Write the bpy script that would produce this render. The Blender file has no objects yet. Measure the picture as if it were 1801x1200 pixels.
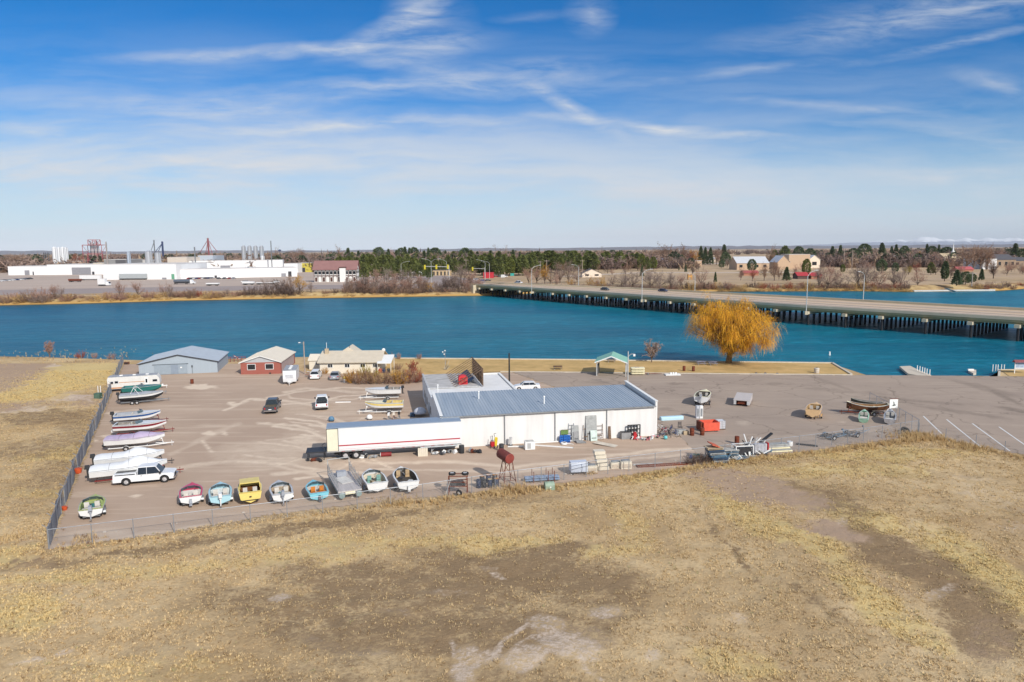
import bpy,math,random
import numpy as np
from mathutils import Vector,Matrix,Euler
# ---------------------------------------------------------------- camera, sky, sun, exposure
SC=bpy.context.scene
COL=SC.collection
R=math.radians
CAM_H,PITCH,FPX=25.2,math.atan(161.5/1240),1240.0
ROLL=math.atan(.0075);CR,SR=math.cos(ROLL),math.sin(ROLL)
cam_d=bpy.data.cameras.new('camera');cam=bpy.data.objects.new('camera',cam_d);COL.objects.link(cam)
cam.location=(0,0,CAM_H);cam.rotation_euler=(Matrix.Rotation(R(90)-PITCH,3,'X')@Matrix.Rotation(-ROLL,3,'Z')).to_euler()
cam_d.sensor_width=36;cam_d.lens=36*FPX/1801;cam_d.clip_start=0.5;cam_d.clip_end=120000
SC.camera=cam
SC.view_settings.view_transform='Standard';SC.view_settings.look='None'
SC.view_settings.exposure=0.0;SC.view_settings.gamma=1
SC.cycles.max_bounces=5;SC.cycles.transparent_max_bounces=12
SC.cycles.diffuse_bounces=2;SC.cycles.glossy_bounces=2;SC.cycles.volume_bounces=0
SC.cycles.use_denoising=True
SUN_EL=R(32.5);SUN_DIR=Vector((0.545,-0.838,0)).normalized()
sun_v=Vector((SUN_DIR.x*math.cos(SUN_EL),SUN_DIR.y*math.cos(SUN_EL),math.sin(SUN_EL)))
sd=bpy.data.lights.new('sun','SUN');so=bpy.data.objects.new('sun',sd);COL.objects.link(so)
sd.energy=4.2;sd.angle=R(0.5);sd.color=(1.0,0.945,0.865)
so.rotation_euler=(-sun_v).to_track_quat('-Z','Y').to_euler();so.location=(60,-80,90)
class NT:
 """tiny node helper"""
 def __init__(s,nt):s.nt=nt
 def n(s,typ,**kw):
  nd=s.nt.nodes.new(typ)
  for k,v in kw.items():
   if k=='ins':
    for a,b in v.items():
     if hasattr(b,'is_linked')or isinstance(b,bpy.types.NodeSocket):s.nt.links.new(b,nd.inputs[a])
     else:nd.inputs[a].default_value=b
   else:setattr(nd,k,v)
  return nd
 def math(s,op,a,b=0.0,c=None,clamp=False):
  nd=s.n('ShaderNodeMath',operation=op,use_clamp=clamp)
  for i,x in enumerate((a,b)if c is None else(a,b,c)):
   if isinstance(x,bpy.types.NodeSocket):s.nt.links.new(x,nd.inputs[i])
   else:nd.inputs[i].default_value=x
  return nd.outputs[0]
 def mix(s,f,a,b,bt='MIX'):
  nd=s.n('ShaderNodeMix',data_type='RGBA',blend_type=bt)
  for i,x in((0,f),(6,a),(7,b)):
   if isinstance(x,bpy.types.NodeSocket):s.nt.links.new(x,nd.inputs[i])
   elif i==0:nd.inputs[0].default_value=x
   else:nd.inputs[i].default_value=(*x,1)if len(x)==3 else x
  return nd.outputs[2]
 def noise(s,vec,scale,detail=3,rough=0.5,dist=0.0):
  nd=s.n('ShaderNodeTexNoise',ins={'Scale':scale,'Detail':detail,'Roughness':rough,'Distortion':dist})
  if vec is not None:s.nt.links.new(vec,nd.inputs['Vector'])
  return nd.outputs['Fac']
 def mrange(s,x,a,b,c=0.0,d=1.0,smooth=False):
  nd=s.n('ShaderNodeMapRange',ins={0:x,1:a,2:b,3:c,4:d})
  if smooth:nd.interpolation_type='SMOOTHSTEP'
  return nd.outputs[0]
def srgb(r,g,b):
 f=lambda c:(c/255/12.92)if c/255<=.04045 else((c/255+.055)/1.055)**2.4
 return(f(r),f(g),f(b))
def build_world():
 w=bpy.data.worlds.new('World');SC.world=w;w.use_nodes=True
 nt=w.node_tree;nt.nodes.clear();t=NT(nt)
 sky=t.n('ShaderNodeTexSky',sky_type='NISHITA',sun_disc=False)
 sky.sun_elevation=SUN_EL;sky.sun_rotation=math.atan2(SUN_DIR.x,SUN_DIR.y)
 sky.altitude=1260;sky.air_density=1.0;sky.dust_density=0.6;sky.ozone_density=2.2
 co=t.n('ShaderNodeTexCoord').outputs['Generated']
 sp=t.n('ShaderNodeSeparateXYZ',ins={0:co})
 ay=t.math('MAXIMUM',t.math('ABSOLUTE',sp.outputs[1]),0.15)
 u=t.math('DIVIDE',sp.outputs[0],ay);v=t.math('DIVIDE',sp.outputs[2],ay)
# warp so streaks feather
 base=t.n('ShaderNodeCombineXYZ',ins={0:u,1:v}).outputs[0]
 wn=t.n('ShaderNodeTexNoise',ins={'Vector':base,'Scale':4.0,'Detail':4.0,'Roughness':.55})
 wv=t.n('ShaderNodeVectorMath',operation='SCALE',ins={0:t.n('ShaderNodeVectorMath',operation='SUBTRACT',ins={0:wn.outputs['Color'],1:(.5,.5,.5)}).outputs[0],'Scale':.034}).outputs[0]
 uv=t.n('ShaderNodeVectorMath',operation='ADD',ins={0:base,1:wv}).outputs[0]
 def streak(ang,sx,sy,detail=5,off=0.0):
  m=t.n('ShaderNodeMapping',ins={'Vector':uv,'Rotation':(0,0,ang),'Scale':(sx,sy,1),'Location':(off,off,0)})
  return t.noise(m.outputs[0],1.0,detail,.6,.35)
 def uvp(px,py):
  el=math.atan((600-py)/FPX)-PITCH
  vv=math.tan(el);dep=math.cos(PITCH)-vv*math.sin(PITCH)
  return(px-900.5)/FPX*dep,vv
# broad veils: stronger low down
 veil=streak(-.06,1.6,11,6,3.1)
 veil2=streak(.05,2.6,22,6,7.7)
 lowf=t.mrange(v,.36,.05,0,1,True)
 leftf=t.mrange(u,.5,-.5,.55,1.0,True)
 a=t.math('MULTIPLY',t.mrange(veil,.36,.68,0,1,True),t.math('MULTIPLY',lowf,leftf))
 b=t.math('MULTIPLY',t.mrange(veil2,.46,.74,0,1,True),t.math('MULTIPLY',lowf,.55))
 c=t.math('MAXIMUM',a,b)
 band=t.math('MULTIPLY',t.mrange(v,.0,.27,1,0,True),.62)
 c=t.math('ADD',c,t.math('MULTIPLY',band,t.mrange(veil,.3,.6,.75,1.0)),clamp=True)
 tot=t.math('MULTIPLY',c,.8)
 fine=streak(.20,9,48,6,1.3);fine2=streak(-.26,8,40,6,9.3)
 fm=t.mrange(t.math('MAXIMUM',fine,t.math('MULTIPLY',fine2,.97)),.40,.68,.08,.85)
# individual wisps: centre, half length, half width (photo px), tilt, strength
 for px,py,hl,hw,ang,st in((480,90,250,13,2,.60),(680,55,95,22,24,.62),(735,20,60,48,60,.42),(760,88,110,22,8,.34),(720,115,95,20,-12,.42),(770,60,60,60,40,.26),(1045,28,30,42,75,.42),(940,30,60,10,6,.22),(760,155,330,20,1,.45),(430,190,330,30,-3,.34),(930,128,150,22,3,.36),(1010,192,85,13,-27,.62),(1180,228,190,9,-6,.66),(1620,40,300,34,8,.46),(1690,82,190,9,10,.44),(1330,128,140,9,7,.34),(1420,188,160,9,-3,.30),(1750,152,70,16,-14,.36),(1650,190,180,10,3,.22),(640,218,300,11,2,.42),(90,225,90,12,-10,.30),(1150,330,220,26,-4,.28),(1700,310,160,18,5,.26),(1640,10,200,40,3,.2),(330,300,400,60,0,.3)):
  cu,cv=uvp(px,py)
  m=t.n('ShaderNodeMapping',vector_type='TEXTURE',ins={'Vector':uv,'Location':(cu,cv,0),'Rotation':(0,0,R(ang)),'Scale':(hl*1.45/FPX,hw*1.25/FPX,10)})
  g=t.n('ShaderNodeTexGradient',gradient_type='SPHERICAL',ins={'Vector':m.outputs[0]}).outputs[1]
  g=t.math('MULTIPLY',t.math('POWER',g,1.1),st*1.5)
  tot=t.math('ADD',tot,t.math('MULTIPLY',g,fm),clamp=True)
 hs=t.n('ShaderNodeHueSaturation',ins={'Hue':.486,'Saturation':1.7,'Value':1.0,'Color':sky.outputs[0]})
 skyc=t.mix(1.0,hs.outputs[0],(.14,.77,1.08),'MULTIPLY')
 skyc=t.mix(t.mrange(v,.17,.0,0,.85,True),skyc,(6.7,7.6,8.8))
# cloud veil added overhead and behind the view to whiten the ambient light
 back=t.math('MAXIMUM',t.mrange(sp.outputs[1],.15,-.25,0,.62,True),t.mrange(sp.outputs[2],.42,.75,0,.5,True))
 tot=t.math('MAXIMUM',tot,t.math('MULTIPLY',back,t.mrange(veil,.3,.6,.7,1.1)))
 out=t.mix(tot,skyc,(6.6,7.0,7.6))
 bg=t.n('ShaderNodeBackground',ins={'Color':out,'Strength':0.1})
 nt.links.new(bg.outputs[0],t.n('ShaderNodeOutputWorld').inputs[0])
build_world()
# ---------------------------------------------------------------- helpers
rnd=random.Random(7)
def G(px,py,z=0.0):
 """ground point of the place seen at a spot of the photograph"""
 xi=(px-900.5)/FPX;vi=(600-py)/FPX;x=xi*CR+vi*SR;v=-xi*SR+vi*CR
 dy=math.cos(PITCH)+v*math.sin(PITCH);dz=-math.sin(PITCH)+v*math.cos(PITCH)
 k=(z-CAM_H)/dz
 return Vector((x*k,dy*k,z))
def proj(X,Y,Z):
 d=Y*math.cos(PITCH)-(Z-CAM_H)*math.sin(PITCH)
 x=X/d;v=(Y*math.sin(PITCH)+(Z-CAM_H)*math.cos(PITCH))/d
 return 900.5+FPX*(x*CR-v*SR),600-FPX*(x*SR+v*CR)
def HT(p,py):
 """height above z=0 of something standing at p whose top is at row py"""
 z=5.0
 for _ in range(4):
  q=proj(p.x,p.y,z)[1];q2=proj(p.x,p.y,z+1)[1];z+=(py-q)/(q2-q)
 return z
def XA(px,y,z=0.0):
 """x of a point at distance y and height z in photo column px"""
 a=proj(0,y,z)[0];b=proj(1,y,z)[0];return(px-a)/(b-a)
_lat=np.random.RandomState(3).rand(256,256)
def vnoise(x,y):
 xi=np.floor(x).astype(int);yi=np.floor(y).astype(int);fx=x-xi;fy=y-yi
 fx=fx*fx*(3-2*fx);fy=fy*fy*(3-2*fy);g=lambda a,b:_lat[a&255,b&255]
 return(g(xi,yi)*(1-fx)+g(xi+1,yi)*fx)*(1-fy)+(g(xi,yi+1)*(1-fx)+g(xi+1,yi+1)*fx)*fy
def fbm(x,y,o=4):
 s=0;a=.5
 for i in range(o):s=s+a*vnoise(x*2**i+17*i,y*2**i+31*i);a*=.5
 return s/(1-.5**o)
MATS={}
def M(name,col=None,rough=.6,metal=0.0,var=.18,scale=2.0,bump=0.0,bscale=20,emit=None,spec=.4,col2=None,streak=None):
 """procedural material: base colour with worn, uneven tone"""
 if name in MATS:return MATS[name]
 m=bpy.data.materials.new(name);m.use_nodes=True;nt=m.node_tree;nt.nodes.clear();t=NT(nt)
 co=t.n('ShaderNodeTexCoord').outputs['Object']
 if streak:co=t.n('ShaderNodeMapping',ins={'Vector':co,'Scale':streak}).outputs[0]
 nf=t.noise(co,scale,5,.6)
 c2=col2 or tuple(max(0,c*(1-var*2))for c in col)
 colr=t.mix(t.mrange(nf,.35,.72,0,1),col,c2)
 b=t.n('ShaderNodeBsdfPrincipled',ins={'Base Color':colr,'Roughness':rough,'Metallic':metal,'Specular IOR Level':spec})
 if bump:
  bn=t.n('ShaderNodeBump',ins={'Strength':bump,'Distance':.03,'Height':t.noise(co,bscale,4)})
  nt.links.new(bn.outputs[0],b.inputs['Normal'])
 nt.links.new(b.outputs[0],t.n('ShaderNodeOutputMaterial').inputs[0])
 MATS[name]=m
 return m
class MB:
 def __init__(s):s.v=[];s.f=[];s.m=[];s.k=0;s.T=None
 def add(s,vs,fs,k=None):
  o=len(s.v)
  if s.T is not None:vs=[s.T@Vector(p)for p in vs]
  s.v+=[tuple(p)for p in vs];s.f+=[tuple(i+o for i in f)for f in fs];s.m+=[s.k if k is None else k]*len(fs)
  return s
 def box(s,c,d,rot=0,k=None,top=None,tilt=None):
  """c centre, d size, rot yaw, top=(sx,sy) scale of the upper face"""
  tx,ty=top or(1,1);hx,hy,hz=d[0]/2,d[1]/2,d[2]/2
  pts=[Vector((sx*hx*(tx if sz>0 else 1),sy*hy*(ty if sz>0 else 1),sz*hz))for sz in(-1,1)for sx,sy in((-1,-1),(1,-1),(1,1),(-1,1))]
  mt=Matrix.Rotation(rot,3,'Z')
  if tilt:mt=mt@Euler(tilt).to_matrix()
  c=Vector(c)
  return s.add([mt@p+c for p in pts],[(3,2,1,0),(4,5,6,7),(0,1,5,4),(1,2,6,5),(2,3,7,6),(3,0,4,7)],k)
 def b2(s,x0,x1,y0,y1,z0,z1,k=None):return s.box(((x0+x1)/2,(y0+y1)/2,(z0+z1)/2),(abs(x1-x0),abs(y1-y0),abs(z1-z0)),k=k)
 def tube(s,a,b,r0,r1=None,n=6,k=None,cap=True):
  a=Vector(a);b=Vector(b);r1=r0 if r1 is None else r1;d=(b-a)
  if d.length<1e-6:return s
  d.normalize();x=d.orthogonal().normalized();y=d.cross(x)
  vs=[a+(x*math.cos(2*math.pi*i/n)+y*math.sin(2*math.pi*i/n))*r0 for i in range(n)]+[b+(x*math.cos(2*math.pi*i/n)+y*math.sin(2*math.pi*i/n))*r1 for i in range(n)]
  fs=[(i,(i+1)%n,n+(i+1)%n,n+i)for i in range(n)]
  if cap:fs+=[tuple(reversed(range(n))),tuple(range(n,2*n))]
  return s.add(vs,fs,k)
 def path(s,pts,r,n=5,k=None):
  for a,b in zip(pts,pts[1:]):s.tube(a,b,r,r,n,k)
  return s
 def bar(s,a,b,w,h,k=None):
  a=Vector(a);b=Vector(b);d=b-a;L=d.length
  if L<1e-6:return s
  d.normalize();up=Vector((0,0,1))if abs(d.z)<.95 else Vector((0,1,0))
  x=d.cross(up).normalized();y=x.cross(d)
  vs=[p+x*(sx*w/2)+y*(sy*h/2)for p in(a,b)for sx,sy in((-1,-1),(1,-1),(1,1),(-1,1))]
  return s.add(vs,[(3,2,1,0),(4,5,6,7),(0,1,5,4),(1,2,6,5),(2,3,7,6),(3,0,4,7)],k)
 def loft(s,rings,cap=True,closed=True,k=None):
  n=len(rings[0]);vs=[p for r in rings for p in r];fs=[]
  for i in range(len(rings)-1):
   for j in range(n if closed else n-1):
    fs.append((i*n+j,i*n+(j+1)%n,(i+1)*n+(j+1)%n,(i+1)*n+j))
  if cap and closed:fs+=[tuple(reversed(range(n))),tuple(range((len(rings)-1)*n,len(rings)*n))]
  return s.add(vs,fs,k)
 def prism_y(s,o,wf,k=None,sides=True,c=0):
  """outline o of (x,z), half width wf(z) or number, extruded across y"""
  w=wf if callable(wf)else(lambda x,z:wf)
  n=len(o);vs=[(x,c-w(x,z),z)for x,z in o]+[(x,c+w(x,z),z)for x,z in o]
  fs=[(i,(i+1)%n,n+(i+1)%n,n+i)for i in range(n)]
  if sides:fs+=[tuple(reversed(range(n))),tuple(range(n,2*n))]
  return s.add(vs,fs,k)
 def sphere(s,c,r,nu=8,nv=5,sc=(1,1,1),k=None,half=False):
  c=Vector(c);rings=[]
  for j in range(nv+1):
   th=(math.pi/2 if half else math.pi)*j/nv
   rr=max(math.sin(th),.02);rings.append([c+Vector((math.cos(2*math.pi*i/nu)*rr*r*sc[0],math.sin(2*math.pi*i/nu)*rr*r*sc[1],math.cos(th)*r*sc[2]))for i in range(nu)][::-1])
  return s.loft(rings,True,True,k)
 def poly(s,pts,k=None):return s.add(pts,[tuple(range(len(pts)))],k)
 def wheel(s,c,r,w,ax=Vector((0,1,0)),k=None,n=14):
  """tyre: rounded tread with an open centre dished inwards"""
  c=Vector(c);ax=Vector(ax).normalized();x=ax.orthogonal().normalized();y=ax.cross(x);rings=[]
  for t_,rr in((-.42,.55),(-.5,.72),(-.5,.9),(-.3,1),(.3,1),(.5,.9),(.5,.72),(.42,.55)):
   rings.append([c+ax*(t_*w)+(x*math.cos(2*math.pi*i/n)+y*math.sin(2*math.pi*i/n))*rr*r for i in range(n)])
  return s.loft(rings,False,True,k)
 def rim(s,c,r,w,ax=Vector((0,1,0)),k=None,n=12):
  c=Vector(c);ax=Vector(ax).normalized()
  s.tube(c-ax*w*.34,c+ax*w*.34,r*.56,n=n,k=k)
  s.tube(c-ax*w*.46,c+ax*w*.46,r*.16,n=6,k=k)
  x=ax.orthogonal().normalized();y=ax.cross(x)
  for i in range(5):
   d=x*math.cos(i*1.257)+y*math.sin(i*1.257);s.bar(c-ax*w*.42+d*r*.12,c-ax*w*.40+d*r*.5,.05,.05,k);s.bar(c+ax*w*.42+d*r*.12,c+ax*w*.40+d*r*.5,.05,.05,k)
  return s
 def build(s,name,mats,parent=None,smooth=False,loc=None,rz=0):
  me=bpy.data.meshes.new(name);me.from_pydata(s.v,[],s.f);ml=mats if isinstance(mats,(list,tuple))else[mats]
  for mm in ml:me.materials.append(mm)
  if len(ml)>1:me.polygons.foreach_set('material_index',np.array(s.m,dtype=np.int32))
  if smooth:
   me.polygons.foreach_set('use_smooth',np.ones(len(s.f),dtype=bool))
   try:me.set_sharp_from_angle(angle=R(38))
   except Exception:pass
  me.update();o=bpy.data.objects.new(name,me);COL.objects.link(o)
  if parent:o.parent=parent
  if loc is not None:o.location=loc
  o.rotation_euler.z=rz
  return o
def tag(o,label=None,cat=None,group=None,kind=None):
 if label:o['label']=label
 if cat:o['category']=cat
 if group:o['group']=group
 if kind:o['kind']=kind
 return o
def thing(name,label,cat,loc=(0,0,0),rz=0,group=None):
 o=bpy.data.objects.new(name,None);COL.objects.link(o);o.empty_display_size=.3
 o.location=loc;o.rotation_euler=(0,0,rz);return tag(o,label,cat,group)
def copy_tree(o,parent=None):
 c=o.copy();COL.objects.link(c)
 if parent:c.parent=parent
 for ch in list(o.children):copy_tree(ch,c)
 return c
def npmesh(name,V,F,mat,attrs=None,smooth=True,cols=None):
 """fast mesh from numpy arrays; F is (n,3) or (n,4)"""
 me=bpy.data.meshes.new(name);me.vertices.add(len(V));me.vertices.foreach_set('co',V.astype(np.float32).ravel())
 k=F.shape[1];me.loops.add(F.size);me.loops.foreach_set('vertex_index',F.astype(np.int32).ravel())
 me.polygons.add(len(F));me.polygons.foreach_set('loop_start',np.arange(0,F.size,k,dtype=np.int32))
 if smooth:me.polygons.foreach_set('use_smooth',np.ones(len(F),dtype=bool))
 me.update(calc_edges=True)
 for a,vals in(attrs or{}).items():
  at=me.attributes.new(a,'FLOAT','POINT');at.data.foreach_set('value',vals.astype(np.float32).ravel())
 if cols is not None:
  at=me.attributes.new('tone','FLOAT_COLOR','POINT');at.data.foreach_set('color',cols.astype(np.float32).ravel())
 me.materials.append(mat);o=bpy.data.objects.new(name,me);COL.objects.link(o);return o
# ---------------------------------------------------------------- ground, water, yard, lots
WATER_Z=-0.9
FAR_Z=2.5
NEAR_BANK=[(-3000,628),(0,627),(60,628),(130,630),(200,632),(260,634),(530,628),(740,630),(1000,632.5),(1464,638.5),(1499,659.5),(1757,661),(1758,650),(1830,650),(1900,652),(4200,660)]
_nb=[G(a,b)for a,b in NEAR_BANK]
_nb[0]=Vector((-900,180,0));_nb[-1]=Vector((900,140,0))
def bank_near(x):return np.interp(x,[p.x for p in _nb],[p.y for p in _nb])
FAR_BANK=[(0,538),(140,535),(300,530),(560,525),(840,521),(900,520),(960,514),(1300,513.5),(1500,512.5),(1600,514),(1760,512),(1801,509)]
_fb=[G(a,b,WATER_Z)for a,b in FAR_BANK]
_fb=[Vector((-2500,250,0))]+_fb+[Vector((2500,430,0))]
def bank_far(x):return np.interp(x,[p.x for p in _fb],[p.y for p in _fb])
def ell(PX,PY,lst):
 """soft ellipses given in photo pixels, evaluated on ground points"""
 m=np.zeros_like(PX)
 for cx,cy,rx,ry,ang,st in lst:
  a=math.radians(ang);dx=PX-cx;dy=PY-cy
  q=((dx*math.cos(a)+dy*math.sin(a))/rx)**2+((-dx*math.sin(a)+dy*math.cos(a))/ry)**2
  m=np.maximum(m,st*np.clip(1.35-q*.75,0,1))
 return m
def arcs(PX,PY,lst):
 m=np.zeros_like(PX)
 for pts,w,st in lst:
  for(x0,y0),(x1,y1)in zip(pts,pts[1:]):
   dx,dy=x1-x0,y1-y0;t=np.clip(((PX-x0)*dx+(PY-y0)*dy*4)/(dx*dx+dy*dy*4+1e-6),0,1)
   d=np.hypot(PX-x0-t*dx,(PY-y0-t*dy)*2.0)
   m=np.maximum(m,st*np.clip(1.3-d/w,0,1))
 return m
PALE=[(1000,1135,60,26,15,.8),(925,1160,42,22,-20,.7),(960,1098,38,14,10,.7),(818,1172,26,34,12,.75),(850,1160,40,14,-12,.5),(1062,1083,34,12,0,.6),(1035,1115,60,14,20,.35),(1155,1155,16,14,0,.6),(495,1048,20,6,-8,.8),(860,998,26,4,-8,.4),(775,1042,60,6,0,.35),(875,1010,13,7,30,.6),(118,1144,22,4,-18,.7),(50,1163,40,4,-14,.6),(1085,932,14,9,40,.5),(1650,1046,34,11,-20,.5),(1300,1090,30,14,15,.4),(560,1130,60,12,10,.3),(700,1080,40,8,5,.35),(640,1150,60,16,0,.3),(1480,920,14,12,0,.5),(60,632,30,5,5,1.0),(95,642,16,3,10,.9),(140,700,26,5,5,.8),(40,722,50,4,-6,.6),(112,705,20,4,0,.5),(370,1180,50,12,0,.25),(1740,870,90,26,20,.35),(1780,930,60,16,10,.35)]
PINK=[(1325,862,125,22,14,.95),(1240,842,60,9,6,.8),(1475,938,58,15,12,.95),(20,652,62,26,-10,1.0),(-150,660,200,40,0,1.0),(30,716,70,6,-6,.8),(150,705,40,8,5,.8),(1650,880,200,26,18,.25),(60,955,60,22,-10,.35),(1390,890,60,14,12,.55),(1740,1130,60,50,30,.4),(1560,1030,70,16,30,.35),(30,1000,70,14,-6,.3)]
BROWN=[(940,1010,210,34,6,.9),(975,975,60,16,-10,.9),(720,1030,240,36,4,.8),(620,1080,300,40,6,.7),(780,1110,330,52,0,.75),(1040,1055,120,50,20,.6),(300,900+120,60,8,0,.3),(1560,970,110,32,26,.95),(1640,1010,110,34,28,.85),(1720,1090,90,60,35,.9),(1450,880,90,26,15,.75),(300,962,260,8,-7,.7),(560,925,220,9,-9,.75),(760,895,160,10,-7,.55),(900,882,120,10,-4,.5),(90,990,140,8,-8,.6),(1285,970,80,8,48,.7),(1240,915,50,6,40,.5),(80,735,90,14,-4,.7),(60,790,90,20,-8,.6),(130,770,60,30,-30,.55),(100,830,60,26,-20,.6),(50,880,60,30,0,.45),(1480,1090,30,8,20,.5),(1440,1060,90,9,28,.5),(330,1120,120,9,-12,.35),(1650,840,130,6,5,.4),(700,1200,400,40,0,.5)]
YELLOW=[(1490,900,80,16,12,.95),(1540,925,60,12,10,.8),(1330,915,110,18,30,.7),(1430,960,110,20,32,.7),(1560,1080,120,24,34,.8),(1740,1010,140,36,30,.85),(1700,985,60,20,20,.8),(1780,1060,60,30,10,.8),(1300,1170,90,26,10,.6),(120,665,110,26,-10,1.0),(60,690,80,14,-8,.9),(90,800,60,12,-8,.8),(60,870,60,12,0,.6),(20,980,60,20,-20,.6),(180,1010,220,16,-4,.55),(480,985,240,14,-4,.5),(40,1080,80,40,0,.7),(880,960,110,18,-5,.7),(700,960,220,16,0,.55),(1110,930,60,26,40,.5),(1080,970,60,12,0,.6),(260,1180,200,30,0,.4),(1250,820,260,8,-9,.7),(1560,800,160,12,0,.7),(1500,830,160,12,0,.6),(1780,1120,20,30,0,.5)]
ARC=[([(870,1165),(885,1130),(930,1100),(985,1108),(1012,1140),(1030,1180),(1060,1200)],7,.8),([(900,1170),(905,1140),(940,1118),(990,1112)],5,.7),([(795,1130),(800,1165),(830,1200)],7,.6),([(1000,870),(1100,940),(1180,1010),(1260,1090)],4,.35),([(1060,1200),(1020,1130)],4,.4),([(1490,1000),(1560,1010),(1600,1060)],3,.4)]
# one fan-shaped sheet, fine close by and widening to the horizon
def build_ground():
 un=np.sinh(np.linspace(-1,1,130)*2.1)/np.sinh(2.1)
 u=np.concatenate([[-14,-6,-3.2,-2.2,-1.6,-1.25],np.linspace(-1,1,460),[1.25,1.6,2.2,3.2,6,14]])
 rows=[-40,0,20,30];y=34
 while y<128:rows.append(y);y+=max(.26,.0046*y)
 rows=np.array(rows);nr=len(rows)
 Wd=lambda y:.82*np.maximum(y,0)+14
 P=[]
 for yv in rows:
  P.append(np.stack([u*Wd(yv),np.full_like(u,yv),np.zeros_like(u)],1))
 xs=u*Wd(150.0)
 for k in range(1,61):
  yv=128+(bank_near(xs)-128)*(k/60);x2=u*(Wd(128)+(Wd(150)-Wd(128))*k/60)
  P.append(np.stack([x2,128+(bank_near(xs)-128)*(k/60),np.zeros_like(u)],1))
 X0=u*Wd(150)
 seaw=(X0>G(700,630).x)
 for dy,z in((.05,-.25),(.4,-.9),(1.2,-1.6),(4,-2.4),(30,-4)):
  P.append(np.stack([X0,bank_near(X0)+np.where(seaw,np.minimum(dy,.3)+.05*dy,dy*1.6),np.full_like(u,z)-np.where(seaw,.7,0)],1))
 X1=u*Wd(380)
 P.append(np.stack([X1,bank_far(X1)-25,np.full_like(u,-4.)],1))
 for dy,z in((-5,-2.2),(-1.2,-1.3),(.2,-.82),(2,-.4),(4,.1),(7,.9),(10,1.6),(14,2.2),(18,2.5),(24,2.5)):
  wob=(fbm(X1*.12+dy,X1*0+dy*.3)-.5)*(1.2 if dy<1 else 4)
  P.append(np.stack([X1,bank_far(X1)+dy*(.8+.5*fbm(X1*.02,X1*0+3))+wob*.5,z+0*u+(.0 if dy<1 else 1)*(fbm(X1*.2,X1*0+dy)-.5)*.5*(dy<15)],1))
 base=bank_far(X1)+24
 for k in range(1,60):
  q=k/59;yv=1.06*base*(1-q)+900*q if k<40 else None
  q=k/59.0;yv=base+(1300-base)*q**1.7
  P.append(np.stack([u*(Wd(380)+(Wd(1300)-Wd(380))*q**1.7),yv,np.full_like(u,FAR_Z)],1))
 for yv in(1600,2200,3200,5000,8000,14000,25000,46000):
  P.append(np.stack([u*Wd(yv),np.full_like(u,yv),np.full_like(u,FAR_Z)],1))
 P=np.array(P);n_r,n_c,_=P.shape;V=P.reshape(-1,3);V[:,0]=np.clip(V[:,0],-50000,50000)
 PX,PY=proj(V[:,0],np.maximum(V[:,1],5),0*V[:,0])
 near=V[:,1]<160
 nz=(fbm(V[:,0]*.12,V[:,1]*.12)-.5)*.5+(fbm(V[:,0]*.9,V[:,1]*.9)-.5)*.16
 fy=np.interp(PX,[-400,85,480,890,1100,1612,1801,2600],[980,965,905,862,838,768,800,860])
 land=near&(V[:,2]>-.01)
 infield=np.clip((PY-fy)/14,0,1)*land
 leftf=np.clip((np.interp(PY,[630,965],[215,85])-PX)/25,0,1)*land
 w=np.maximum(infield,leftf)*(V[:,1]>30)
 V[:,2]+=np.where(land,-.05+w*(nz+.12),0)
 at={}
 wobx=(fbm(V[:,0]*.35,V[:,1]*.35)-.5)*46;woby=(fbm(V[:,0]*.35+50,V[:,1]*.35+9)-.5)*26;f2=(fbm(V[:,0]*1.6,V[:,1]*1.6)-.5)*30;wobx+=f2;woby+=f2[::-1]*.0+(fbm(V[:,0]*1.6+40,V[:,1]*1.6)-.5)*18
 at['pale']=np.maximum(ell(PX+wobx*.6,PY+woby*.6,PALE),arcs(PX+wobx*.15,PY+woby*.15,ARC))*near
 at['pink']=ell(PX+wobx,PY+woby,PINK)*near;at['brown']=ell(PX+wobx,PY+woby,BROWN)*near;at['yellow']=ell(PX+wobx,PY+woby,YELLOW)*near
 at['farside']=(V[:,1]>200).astype(float);at['hgt']=V[:,2]
 i=np.arange(n_r-1)[:,None]*n_c+np.arange(n_c-1)[None,:]
 F=np.stack([i,i+1,i+1+n_c,i+n_c],-1).reshape(-1,4)
# material
 m=bpy.data.materials.new('dry_field');m.use_nodes=True;nt=m.node_tree;nt.nodes.clear();t=NT(nt)
 co=t.n('ShaderNodeNewGeometry').outputs['Position']
 at_=lambda a:t.n('ShaderNodeAttribute',attribute_name=a).outputs['Fac']
 n1=t.noise(co,.09,6,.6);n2=t.noise(co,.55,6,.65);n3=t.noise(co,3.2,5,.7);n4=t.noise(co,11,4,.7)
 straw=t.mix(t.mrange(n2,.3,.7),srgb(198,171,130),srgb(216,191,150))
 straw=t.mix(t.mrange(n1,.42,.62),straw,srgb(178,151,113))
 edge=t.math('ADD',t.math('MULTIPLY',t.math('SUBTRACT',n2,.5),2.6),t.math('MULTIPLY',t.math('SUBTRACT',n3,.5),2.2))
 j=lambda a:t.math('MULTIPLY',at_(a),t.math('ADD',1.0,edge))
 msk=lambda a:t.mrange(j(a),.2,.85,0,1,True)
 c=t.mix(t.math('MULTIPLY',msk('yellow'),.8),straw,t.mix(t.mrange(n3,.3,.7),srgb(208,183,124),srgb(220,197,140)))
 c=t.mix(t.math('MULTIPLY',msk('brown'),.92),c,t.mix(t.mrange(n3,.3,.7),srgb(128,105,79),srgb(152,129,100)))
 c=t.mix(t.math('MULTIPLY',msk('pink'),.95),c,t.mix(t.mrange(n3,.3,.7),srgb(166,140,118),srgb(186,162,140)))
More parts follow.
